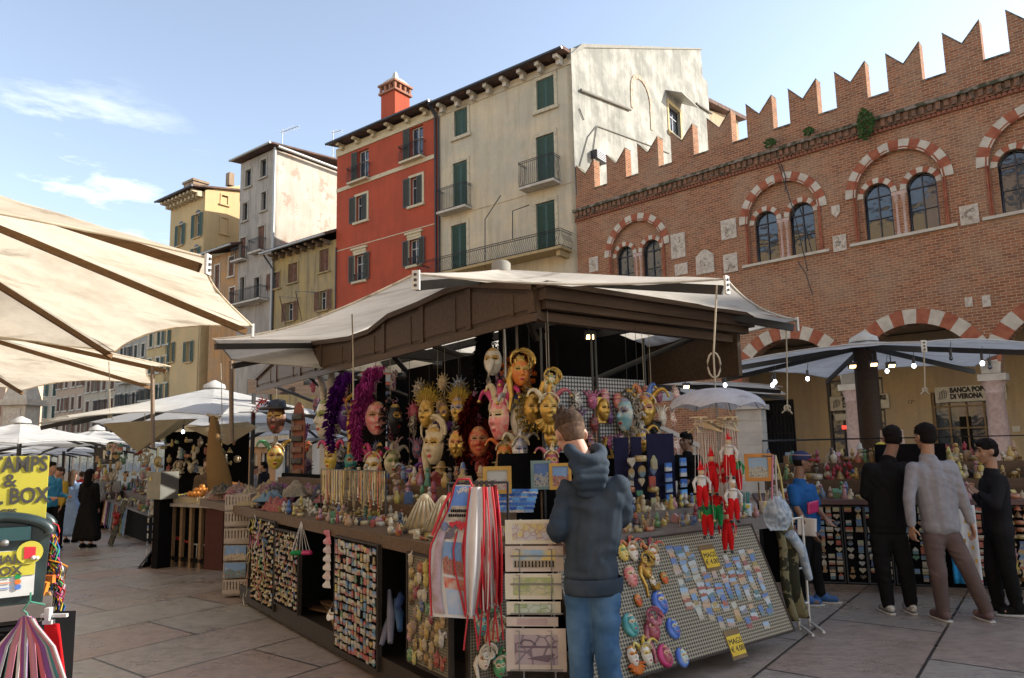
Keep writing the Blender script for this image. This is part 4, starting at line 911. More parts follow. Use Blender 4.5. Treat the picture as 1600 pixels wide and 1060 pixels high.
b = MB(); b.M = side_of(FKR); b.bx(.05, xr - .2, .05, .13, zr1 - .26, zr1 - .18); b.build('lower_beam', DKW2, KI)
b = MB(); b.M = side_of(FKR); b.add([(0, .03, zr1 + .05), (xr - .1, .03, zr1 + .05), (xr * .35, .6, R1.z - .35), (0, .3, R1.z - .35)], [(0, 1, 2, 3)]); b.build('roof_boarding', DKW2, KI)
b = MB(); b.bx(2.9, 2.96, .1, 8.6, zb - .35, 3.05); b.bx(0, 2.9, 8.6, 8.66, zb, 2.95); b.build('rear_fascia', DKW, KI)
b = MB()
for y in (0.02, 2.9, 5.8): b.bx(.06, 2.9, y + .25, y + .33, zb + .05, zb + .17)
for x in (1.0, 2.0): b.bx(x, x + .08, .3, 8.5, zb + .18, zb + .26)
for y in (.6, 3.4, 6.3):
    for dx, dy in ((-1.3, -1.0), (-1.3, 1.0), (1.3, -1.0), (1.3, 1.0)): b.tube([(1.45, y + .8, 2.2), (1.45 + dx, y + .8 + dy, 2.85)], .035, 6)
b.build('frame_beams', RIBD, KI)
BLACKF = mat('black cloth', (.006, .0055, .006), 1)
for y in (1.4, 4.6):
    b = MB(); b.bx(1.2, 1.75, y, y + .6, 0, 2.75); b.build('centre_post', BLACKF, KI)
for x, y in ((2.8, 8.5), (.08, 8.5), (2.8, 4.2)): b = MB(); b.bx(x - .03, x + .03, y - .03, y + .03, .9 if x < 1 else 0, zb); b.build('corner_post', RIBD, KI)
b = MB(); b.bx(.5, .53, .35, 3.3, .95, 2.62); b.build('shade_backdrop', BLACKF, KI)  # black sheets here and below are added as interior darkness behind the masks
b = MB(); b.bx(.6, 2.85, 1.4, 1.43, 2.3, 3.0); b.build('shade_strip', BLACKF, KI)  # added black strip standing in for the darkness under the kiosk roof
b = MB(); b.bx(.55, 1.15, 1.3, 1.33, .95, 2.5); b.build('shade_backdrop', BLACKF, KI)
b = MB(); b.bx(.5, .53, 4.0, 5.2, .95, 2.62); b.build('shade_backdrop', BLACKF, KI)
# counters, in the kiosk's own frame
BASEM = wood('very dark base timber', (.035, .024, .016), (.02, .014, .01)); GRT = mat('grey brown counter edge', (.12, .10, .095), .6, col2=(.16, .14, .12)); TBL = wood('counter timber', (.12, .07, .035), (.07, .04, .02))  # base timber is a much darker brown than the kiosk wood
b = MB(); b.bx(-.25, 2.05, -.93, -.1, .90, .955); b.bx(-.25, 2.05, -.95, -.93, .87, .96); b.build('counter', GRT, KI)
b = MB(); b.bx(-1.4, -.251, -.93, 5.6, .95, 1.0); b.bx(-1.42, -1.4, -.93, 5.6, .915, 1.005); b.build('counter', TBL, KI)
b = MB(); b.bx(-1.0, -.96, -.5, 5.4, .12, .95); b.bx(-.96, 1.95, -.55, -.51, .12, .9); b.bx(2.0, 2.04, -.5, 8, .12, .9); b.bx(-.66, 2, 6.1, 6.14, .12, .9); b.build('inner_skirt', BLACKF, KI)
b = MB(); b.bx(-1.4, -1.0, -.85, 3.6, .1, .14); b.bx(-1.42, -1.4, -.85, 3.6, 0.02, .17); b.build('base_shelf', BASEM, KI)
b = MB(); b.bx(-.2, 2.0, .3, .34, .95, 1.55); b.bx(-.2, -.16, .34, 6, .95, 1.3); b.build('inner_display_back', BLACKF, KI)
b = MB(); q_ = [(-1.4, -.93), (-.6, -1.12), (-.25, -.95), (-.25, -.93)]; b.add([(x, y, z) for z in (.95, 1.0) for x, y in q_], [(3, 2, 1, 0), (4, 5, 6, 7), (0, 1, 5, 4), (1, 2, 6, 5), (2, 3, 7, 6), (3, 0, 4, 7)]); b.build('corner_counter', TBL, KI)
class Plane:
    def __init__(s, p0, X, Z): s.p0 = V(p0); s.X = V(X).normalized(); s.Z = V(Z).normalized(); s.Y = s.Z.cross(s.X); s.R = Matrix((s.X, s.Y, s.Z)).transposed(); s.eul = s.R.to_euler()
    def at(s, px, py): q = PP(px, py, s.p0, s.Y) - s.p0; return q.dot(s.X), q.dot(s.Z)
    def W(s, x, y, z): return s.p0 + s.X * x + s.Y * y + s.Z * z
PLF = Plane(KW(-1.43, -.9, .08), -EL, V((0, 0, 1)))
PRT = Plane(KW(-1.0, -1.30, .08), ER, V(KW(0, -.96, .88)) - V(KW(0, -1.30, .08)))
def perf(name, base, hole, sc=55):
    m, t, b, L = nodes(name); v = coords(t, (1, 0, 1)); vo = N(t, 'TexVoronoi'); vo.inputs['Scale'].default_value = sc; vo.inputs['Randomness'].default_value = 0; L(v, vo.inputs['Vector'])
    L(mixc(t, ramp(t, vo.outputs['Distance'], (.36, 1.), (.40, 0.)), base, hole), b.inputs['Base Color']); b.inputs['Roughness'].default_value = .6; return m
PERF = perf('cream perforated metal', (.27, .235, .16), (.03, .025, .02), 42); PERFD = perf('dark perforated metal', (.04, .036, .03), (.35, .35, .35), 28)
PERFG = perf('brown perforated metal', (.17, .14, .09), (.02, .02, .015))
def board(name, label, P, pxl, pxr, pyt, pyb, m, edge=None, cat='display board'):
    xm = (pxl + pxr) / 2; x0 = P.at(pxl, (pyt + pyb) / 2)[0]; x1 = P.at(pxr, (pyt + pyb) / 2)[0]; z0 = max(-.04, P.at(xm, pyb)[1]); z1 = min(.9 if P is PRT else .84, P.at(xm, pyt)[1])
    o = thing(name, label, cat, P.W(x0, 0, z0)); o.rotation_euler = P.eul
    b = MB(); b.bx(0, x1 - x0, -.012, .012, 0, z1 - z0); b.build('panel', m, o)
    b = MB(); w_, h = x1 - x0, z1 - z0
    for a in ((-.015, 0, 0, h), (w_, w_ + .015, 0, h), (-.015, w_ + .015, -.015, 0), (-.015, w_ + .015, h, h + .015)): b.bx(a[0], a[1], -.018, .018, a[2], a[3])
    b.build('frame', edge or BASEM, o); return P, x0, x1, z0, z1
BD = {}
BD['watch'] = board('display_board', 'black board of small metal trinkets at the left end of the kiosk front', PLF, 432, 468, 832, 950, BLACKF)
BD['magnet'] = board('display_board', 'tall narrow board packed with fridge magnets, between the open bag bay and umbrella bay', PLF, 526, 592, 822, 1028, BLACKF)
PCH = Plane(KW(-1.43, -.95, .08), V((.87, .49, 0)), V((0, 0, 1)))
BD['mask'] = board('display_board', 'brown perforated board of tiny masks left of the hanging aprons', PLF, 640, 703, 848, 1045, PERFG)
BD['mask2'] = board('display_board', 'brown perforated board with larger white and green masks under the aprons', PCH, 732, 792, 900, 1062, PERFG)
BD['right'] = board('display_board', 'large cream perforated board with moon masks and magnets right of the standing man', PRT, 880, 1218, 832, 1040, PERF)
BD['corner'] = board('display_board', 'narrow rack of golden bracelets at the rounded left end of the kiosk', PLF, 396, 430, 805, 945, BLACKF)
# ================================================================ MERCHANDISE
def mesh_of(b, name, mats):
    o = b.build(name, mats); me = o.data; bpy.data.objects.remove(o); return me
def inst(name, me, loc, eul=(0, 0, 0), sc=1., label=None, cat=None, group=None, parent=None):
    o = bpy.data.objects.new(name, me); C.objects.link(o); o.location = loc; o.rotation_euler = eul
    o.scale = sc if isinstance(sc, (tuple, list)) else (sc, sc, sc)
    if parent: o.parent = parent
    return tag(o, label, cat, group)
PAINT = palette('painted resin', [(.363, .310, .218), (.330, .218, .066), (.231, .033, .026), (.409, .383, .330), (.053, .106, .231), (.066, .185, .092), (.297, .185, .106), (.396, .330, .079), (.026, .026, .033), (.330, .165, .198), (.231, .145, .066), (.396, .363, .264)], .4)
WARM = palette('gilded resin', [(.297, .211, .066), (.363, .304, .198), (.198, .119, .040), (.396, .363, .297), (.264, .079, .040), (.330, .251, .106), (.145, .086, .040), (.330, .277, .132)], .35, .25)
PICT = picture('souvenir picture', [(.132, .238, .409), (.231, .330, .449), (.363, .396, .409), (.396, .264, .165), (.079, .145, .317), (.363, .363, .317)], [(.277, .178, .106), (.198, .079, .053), (.119, .145, .079), (.297, .251, .185), (.079, .092, .165), (.363, .099, .198)], [(.396, .343, .251), (.330, .079, .053), (.079, .198, .231), (.409, .396, .330), (.363, .264, .066)])
MAGP = picture('magnet picture', [(.363, .330, .251), (.099, .185, .330), (.330, .066, .040), (.396, .383, .330), (.033, .040, .053), (.297, .198, .079), (.330, .330, .198)], [(.231, .066, .040), (.277, .198, .099), (.066, .066, .079), (.099, .145, .066), (.297, .277, .211)], [(.396, .330, .198), (.396, .376, .330), (.363, .066, .053), (.066, .198, .264)], .35, 5)
GLAMA = palette('trinket metal', [(.30, .26, .18), (.5, .42, .22), (.12, .11, .10), (.55, .53, .48), (.4, .3, .12), (.45, .12, .08)], .3, .5)
def trinkets():
    L_ = []
    def add(fn, m=PAINT): b = MB(); fn(b); L_.append(mesh_of(b, 'trinket', m))
    add(lambda b: (b.lathe([(.018, 0), (.02, .01), (.012, .035), (.016, .06), (.007, .07)], n=8), b.ball((0, 0, .082), .012, 8, 5)))
    add(lambda b: (b.bx(-.022, .022, -.015, .015, 0, .035), b.add([(-.026, -.018, .035), (.026, -.018, .035), (.026, .018, .035), (-.026, .018, .035), (0, -.018, .058), (0, .018, .058)], [(0, 1, 4), (2, 3, 5), (0, 4, 5, 3), (1, 2, 5, 4)])))
    add(lambda b: (b.lathe([(.026, 0), (.026, .004), (.018, .02), (.010, .035), (.004, .04), (.006, .05)], n=10)), WARM)
    add(lambda b: (b.lathe([(.03, 0), (.034, .012), (.03, .028), (.022, .03), (.02, .012), (.002, .01)], n=14)), WARM)
    add(lambda b: (b.lathe([(.014, 0), (.022, .02), (.02, .04), (.008, .055), (.01, .07), (.006, .072)], n=8)))
    add(lambda b: (b.bx(-.02, .02, -.008, .008, 0, .055), b.ball((0, -.009, .032), (.013, .006, .018), 8, 5)))
    add(lambda b: (b.ball((0, 0, .022), (.03, .014, .014), 8, 5), b.ball((.024, 0, .038), .011, 7, 5), *[b.tube([(x, y, .018), (x, y, 0)], .004, 4) for x in (-.016, .016) for y in (-.007, .007)]), WARM)
    add(lambda b: (b.ball((0, 0, .025), (.022, .02, .025), 8, 6), b.ball((0, 0, .06), (.015, .014, .016), 8, 6), b.lathe([(.02, .068), (.012, .072), (.008, .095), (.001, .1)], n=8)), PAINT)
    add(lambda b: (b.tube([(-.05, 0, .006), (.05, .01, .006)], .005, 5), b.tube([(-.04, .02, .008), (.045, -.01, .012)], .004, 5)), WARM)
    return L_
TR = trinkets(); SHP = dict(zip([m_.name for m_ in TR], ('standing figurine', 'little house', 'bell', 'round dish', 'small vase', 'tiny frame', 'toy animal', 'pointed hat gnome', 'pair of pens')))
ORD = 'first second third fourth fifth sixth seventh eighth ninth tenth eleventh twelfth thirteenth fourteenth fifteenth sixteenth seventeenth eighteenth nineteenth twentieth'.split()
def box_mesh(n, x, y, z, m, bev=0): b = MB(); b.bx(-x / 2, x / 2, -y, 0, -z / 2, z / 2); return mesh_of(b, n, m)
def flat(poly, th, m, n='magnet'): b = MB(); b.prism(poly, -th, 0); o = fixn(b.build(n, m)); me = o.data; bpy.data.objects.remove(o); return me
MG = [box_mesh('magnet', .06, .006, .042, MAGP), box_mesh('magnet', .045, .006, .06, MAGP), box_mesh('magnet', .05, .006, .05, MAGP), flat(arcp(0, 0, .027, 0, 2 * pi * 15 / 16, 15), .008, MAGP),
      flat([(.03 * (sin(t) ** 3), .026 * (13 * cos(t) - 5 * cos(2 * t) - 2 * cos(3 * t) - cos(4 * t)) / 16) for t in [2 * pi * k / 18 for k in range(18)]], .008, PAINT),
      flat([(-.02, -.028), (.018, -.03), (.024, -.005), (.012, .0), (.016, .03), (-.012, .03), (-.01, 0)], .010, PAINT), flat([(-.022, -.03), (.022, -.03), (.022, .01), (0, .034), (-.022, .01)], .01, MAGP)]
SHP.update(zip([m_.name for m_ in MG], ('wide magnet', 'tall magnet', 'square magnet', 'round magnet', 'heart magnet', 'boot shaped magnet', 'house shaped magnet')))
PC = [box_mesh('postcard', .075, .003, .05, PICT), box_mesh('postcard', .05, .003, .075, PICT)]
def fill_board(key, sx, sz, meshes, label, cat, group, seed, prob=.93, jit=.2, sc=1., name='magnet', x0=None, x1=None, z0=None, z1=None, skip=None):
    P, a, b_, c, d = BD[key]; r = random.Random(seed); nx = max(1, int((b_ - a - .02) / sx)); nz = max(1, int((d - c - .02) / sz))
    for i in range(nx):
        for j in range(nz):
            if r.random() > prob: continue
            x = a + .01 + (i + .5) * (b_ - a - .02) / nx; z = c + .01 + (j + .5) * (d - c - .02) / nz
            if skip and skip(x, z): continue
            x += r.uniform(-1, 1) * jit * sx * .5; z += r.uniform(-1, 1) * jit * sz * .5
            R = P.R @ Matrix.Rotation(r.uniform(-.12, .12), 3, 'Y')
            inst(name, r.choice(meshes), P.W(x, -.0135 - r.random() * .004, z), R.to_euler(), sc * r.uniform(.85, 1.1), '%s %s of row %s from the bottom on the %s' % (ORD[min(i, 19)], cat, ORD[min(j, 19)], label), cat, group)
# ---------------------------------------------------------------- masks
def face_fn(h=.22):
    k = h / .22
    def f(u, v):
        s = 2 * u - 1; t = 2 * v - 1
        W = .077 * sqrt(max(0, 1 - .93 * t * t)) * (1 + .12 * t if t < 0 else 1); x = s * W; z = .11 * t
        y = -.062 * sqrt(max(0, 1 - s * s * .96)) * sqrt(max(0, 1 - .62 * t * t))
        g = lambda a, b_: math.exp(-a * a - b_ * b_)
        y -= .026 * math.exp(-(x / (.008 + .010 * max(0, .03 - z) * 12)) ** 2) * max(0, min(1, (.035 - z) / .05)) * (1 if z > -.022 else max(0, 1 + (z + .022) / .010))
        for q in (-1, 1):
            y += .013 * g((x - q * .03) / .018, (z - .022) / .011); y -= .006 * g((x - q * .032) / .022, (z - .042) / .008); y -= .006 * g((x - q * .042) / .02, (z + .02) / .02)
        y -= .008 * g(x / .02, (z + .054) / .006); y -= .007 * g(x / .016, (z + .066) / .006); y -= .007 * g(x / .02, (z + .09) / .015)
        return (x * k, y * k, z * k)
    return f
EYED = mat('mask eye hole', (.01, .01, .01), .9)
def face_part(o, m, lips, brow=None, h=.22, name='face', n=(22, 26), off=(0, 0, 0)):
    b = MB(); f = face_fn(h); k = h / .22; nu, nv = n
    b.M = Matrix.Translation(V(off)); b.grid(f, nu, nv)
    for i in range(len(b.f)):
        c = sum((b.v[j] for j in b.f[i]), V()) / 4 - V(off); x, z = abs(c.x) / k, c.z / k
        if ((x - .03) / .016) ** 2 + ((z - .021) / .008) ** 2 < 1: b.m[i] = 1
        elif (x / .020) ** 2 + ((z + .060) / .0105) ** 2 < 1: b.m[i] = 2
        elif brow and (((x - .032) / .030) ** 2 + ((z - .028) / .024) ** 2 < 1 or z > .085): b.m[i] = 3
    return b.build(name, [m, EYED, lips] + ([brow] if brow else []), o)
LIPR = mat('painted lips', (.40, .02, .03), .3); LIPG = mat('gilded lips', (.45, .28, .06), .3, metal=.5)
MC = dict(white=mat('white glazed mask', (.62, .58, .50), .3, col2=(.52, .46, .36), scale=30), gold=mat('gold leaf', (.50, .31, .07), .32, metal=.6, col2=(.30, .17, .03), scale=22, bump=.2), pink=mat('pink crackled mask', (.60, .16, .15), .35, col2=(.62, .42, .36), scale=18), red=mat('red painted mask', (.42, .05, .03), .35, col2=(.55, .25, .1), scale=16),
          blue=mat('blue glazed mask', (.03, .09, .38), .3, col2=(.10, .2, .5), scale=14), teal=mat('teal glazed mask', (.03, .20, .20), .3, col2=(.1, .35, .33), scale=12), sky=mat('pale blue mask', (.16, .38, .48), .35, col2=(.5, .55, .5), scale=12), orange=mat('orange painted mask', (.60, .20, .03), .4, col2=(.5, .08, .02), scale=12), dark=mat('dark leather mask', (.10, .045, .03), .4, col2=(.20, .09, .05), scale=14),
          maroon=mat('maroon glazed mask', (.22, .03, .06), .3, col2=(.4, .12, .14), scale=14), yellow=mat('yellow glazed mask', (.60, .42, .04), .3, col2=(.6, .5, .2), scale=14), cream=mat('ivory sculpted mask', (.55, .47, .32), .5, col2=(.42, .34, .2), scale=14), green=mat('green glazed mask', (.04, .20, .09), .35, col2=(.12, .35, .15), scale=12), magenta=mat('magenta satin', (.48, .03, .15), .45, col2=(.36, .02, .10), scale=10), purple=mat('purple satin', (.10, .02, .20), .5), silver=mat('silver brocade', (.45, .44, .42), .35, metal=.4, col2=(.2, .2, .22), scale=20),
          black=mat('black satin', (.02, .02, .022), .4), grey=mat('grey brocade', (.30, .27, .24), .5, col2=(.45, .4, .33), scale=18))
FTH = {k: mat(k + ' feather', c, .9, col2=tuple(x * .8 for x in c), scale=25) for k, c in dict(magenta=(.95, .14, .60), purple=(.22, .03, .40), white=(.50, .46, .38), black=(.012, .012, .014), red=(.22, .02, .015), gold=(.36, .26, .05), orange=(.50, .12, .01), grey=(.32, .30, .26), brown=(.16, .11, .05)).items()}
BELL = mat('brass bell', (.55, .38, .10), .3, metal=.8)
def feather(b, pts, w_, n=40, seed=0, droop=.5, bw=.008):
    r = random.Random(seed); pts = [V(p) for p in pts]; b.tube(pts, .003, 4, False); m = len(pts) - 1
    for i in range(n):
        t = (i + r.random()) / n * m; k = min(m - 1, int(t)); p = pts[k].lerp(pts[k + 1], t - k); d = (pts[k + 1] - pts[k]).normalized()
        a = V((r.uniform(-1, 1), r.uniform(-1, 1), r.uniform(-1, 1))).cross(d)
        if a.length < .05: continue
        a.normalize(); ww = w_ * (.55 + .45 * sin(pi * min(1, (t / m) * .9 + .1))) * r.uniform(.7, 1.15); s = d.cross(a) * bw
        q1 = p + a * ww * .55 + d * ww * .25; q2 = p + a * ww + d * ww * .2 - V((0, 0, droop * ww))
        b.add([p - s * .6, p + s * .6, q1 + s, q2, q1 - s], [(0, 1, 2, 3, 4)], True)
def horn(b, base, tip, bend, r0, n=8):
    base, tip = V(base), V(tip); mid = (base + tip) / 2 + V(bend); pts = [base.lerp(mid, t).lerp(mid.lerp(tip, t), t) for t in [k / n for k in range(n + 1)]]
    b.tube(pts, [r0 * (1 - .75 * k / n) for k in range(n + 1)], 8); return pts[-1]
def deco(o, kind, cols, h, seed=1):
    r = random.Random(seed); k = h / .22
    if kind == 'fan':
        b = MB()
        for i in range(15):
            a = pi * (.08 + .84 * i / 14); L_ = .15 * k * (1 + .1 * sin(i * 9)); ca, sa = cos(a), sin(a)
            b.tube([(.04 * k * ca, .0, .07 * k + .04 * k * sa), (ca * L_ * .75, -.008, .08 * k + sa * L_ * .85)], [.006, .012], 5); feather(b, [(ca * L_ * .55, 0, .08 * k + sa * L_ * .6), (ca * L_, 0, .08 * k + sa * L_ * 1.15)], .022 * k, 16, i + seed, .2, .004)
        b.build('fan_crest', FTH[cols[0]], o)
        b = MB()
        for i in range(11): a = pi * (.05 + .9 * i / 10); b.tube([(.05 * k * cos(a), -.02, .06 * k + .03 * k * sin(a)), (.10 * k * cos(a), -.035, .065 * k + .09 * k * sin(a))], [.009, .003], 5)
        b.build('diadem', MC['gold'], o)
    elif kind == 'jester':
        n = len(cols); 
        for i in range(n):
            a = pi * (.12 + .76 * i / max(1, n - 1)); b = MB(); ca, sa = cos(a), sin(a)
            tip = horn(b, (.045 * k * ca, 0, .075 * k), (ca * .17 * k + (.02 if ca > 0 else -.02), -.03, .06 * k + sa * .12 * k + .0), (ca * .03 * k, 0, .13 * k), .027 * k)
            p = b.build('horn', MC[cols[i]], o); b = MB(); b.ball(tip, .012 * k, 8, 6); b.build('bell', BELL, p)
        b = MB()
        for i in range(3): b.tube([(.08 * k * cos(t), -.01 - .012 * i, .05 * k + (.055 + .013 * i) * k * sin(t)) for t in [pi * j / 10 for j in range(11)]], .007 * k, 5)
        b.build('braid', MC['cream'], o)
    elif kind == 'plume':
        for i, (dx, top, bot) in enumerate(((-.02, .30, -.05), (-.07, .22, -.28), (.0, .33, .05))):
            b = MB(); feather(b, [(dx * k - .04 * k, .02, bot * k), (dx * k - .07 * k, .02, (bot + top) / 2 * k), (dx * k - .03 * k, 0, top * k), (dx * k + .05 * k, -.03, top * k + .01)], .06 * k, 420, seed + i, .45); b.build('plume', FTH[cols[0]], o)
    elif kind == 'halo':
        b = MB()
        for i in range(16):
            a = 2 * pi * i / 16; feather(b, [(cos(a) * .06 * k, .02, sin(a) * .08 * k), (cos(a) * .15 * k, .03, sin(a) * .18 * k)], .035 * k, 26, seed + i, .4)
        b.build('plume', FTH[cols[0]], o)
    elif kind == 'sun':
        b = MB()
        for i in range(16):
            a = 2 * pi * i / 16; ca, sa = cos(a), sin(a); q = .018 * k
            b.add([(ca * .065 * k - sa * q, .0, sa * .085 * k + ca * q), (ca * .065 * k + sa * q, .0, sa * .085 * k - ca * q), (ca * .105 * k, -.012, sa * .125 * k), (ca * .065 * k, -.03 * k, sa * .085 * k)], [(0, 3, 2), (3, 1, 2), (0, 1, 3)])
        b.build('rays', MC[cols[0]], o)
    elif kind == 'moon':
        b = MB(); n = 20; rs = []
        for i in range(n + 1):
            a = radians(60) + radians(280) * i / n; w_ = .010 * k + .04 * k * sin(pi * i / n); R_ = .095 * k; c = V((cos(a) * R_, 0, sin(a) * R_ * 1.15)); d = V((cos(a), 0, sin(a)))
            rs.append([c + d * w_ * cos(t) + V((0, -1, 0)) * w_ * .8 * sin(t) for t in [2 * pi * j / 8 for j in range(8)]])
        b.rings(rs); b.build('crescent', MC[cols[0]], o)
    elif kind == 'hat':
        b = MB(); b.lathe([(.14 * k, .07 * k), (.15 * k, .085 * k), (.07 * k, .09 * k), (.06 * k, .14 * k), (.01, .15 * k)], n=18, sc=(1, .7)); b.build('hat', MC[cols[0]], o)
        b = MB(); feather(b, [(-.05 * k, -.05, .1 * k), (-.12 * k, -.03, .15 * k), (-.19 * k, 0, .09 * k), (-.2 * k, 0, .0)], .04 * k, 110, seed, .4); b.build('hat_plume', FTH[cols[1]], o)
    elif kind == 'swirl':
        b = MB()
        for i in range(7):
            q = .02 + i * .014; b.tube([((.01 + q * cos(t + i)) * k, -.02 - .006 * i, (.09 + q * .9 * sin(t + i)) * k) for t in [j * .45 for j in range(10)]], [.012 * k] * 5 + [.01 * k] * 3 + [.006 * k, .002 * k], 6)
        b.tube([(-.06 * k, 0, .04 * k), (-.09 * k, .01, -.05 * k), (-.07 * k, 0, -.18 * k), (-.09 * k, 0, -.3 * k)], [.03 * k, .03 * k, .02 * k, .012 * k], 8); b.build('sculpted_hair', MC[cols[0]], o)
    elif kind == 'beak':
        b = MB(); b.tube([(0, -.05 * k, -.0), (0, -.10 * k, -.06 * k), (0, -.12 * k, -.16 * k), (0, -.09 * k, -.27 * k)], [.035 * k, .03 * k, .02 * k, .006 * k], 10); b.build('beak', MC[cols[0]], o)
    elif kind == 'collar':
        b = MB(); n = 18; b.grid(lambda u, v: ((.05 + .07 * v) * k * cos(pi * (1.05 + .9 * u)), -.02 + .02 * sin(u * 50) * v, -.06 * k + (.05 + .09 * v) * k * sin(pi * (1.05 + .9 * u))), 40, 3); b.build('ruff', MC[cols[0]], o, solid=.002)
    elif kind == 'ears':
        b = MB()
        for s in (-1, 1): horn(b, (s * .03 * k, .02, .1 * k), (s * .09 * k - .06 * k, .02, .34 * k), (s * .02 * k - .04, 0, .08 * k), .028 * k)
        b.build('ears', MC[cols[0]], o)
def cam_rz(p): return atan2(-p[0], p[1])
def patterned(k):
    n_ = 'traced ' + k
    if n_ in MATS: return MATS[n_]
    m, t, b, L = nodes(n_); v = coords(t); vo = N(t, 'TexVoronoi', feature='DISTANCE_TO_EDGE'); vo.inputs['Scale'].default_value = 62; L(v, vo.inputs['Vector'])
    a = MC[k].node_tree.nodes['Color Ramp'].color_ramp.elements; c = mixc(t, ramp(t, noi(t, v, 24, 2), (.46, 0.), (.5, 1.)), tuple(a[0].color)[:3], tuple(a[1].color)[:3]); f = ramp(t, vo.outputs['Distance'], (.07, 1.), (.12, 0.))
    L(mixc(t, f, c, (.50, .33, .09)), b.inputs['Base Color']); b.inputs['Roughness'].default_value = .35; MATS[n_] = m; return m
def mask(pos, h, yaw, face, decos, label, lips=LIPR, brow=None, group=None, eul=None, tilt=0., name='carnival_mask'):
    o = thing(name, label, 'mask', pos, 0, group)
    o.rotation_euler = eul if eul is not None else (tilt, 0, cam_rz(pos) + radians(yaw))
    face_part(o, MC[face], lips, patterned(brow or ('maroon', 'gold', 'blue', 'gold', 'green')[len(label) % 5]), h)
    for i, (kd, cols) in enumerate(decos): deco(o, kd, cols, h, int(abs(pos[0] * 100)) + i)
    return o
def KLp(px, py, off=-.25):
    x, z = FKL.at(px, py, off); return FKL.W(x, off, z)
def KRp(px, py, off=-.25):
    x, z = FKR.at(px, py, off); return FKR.W(x, off, z)
def hpx(p, h): return h * p.y / 1100
GM = 'carnival masks hung from the kiosk roof'
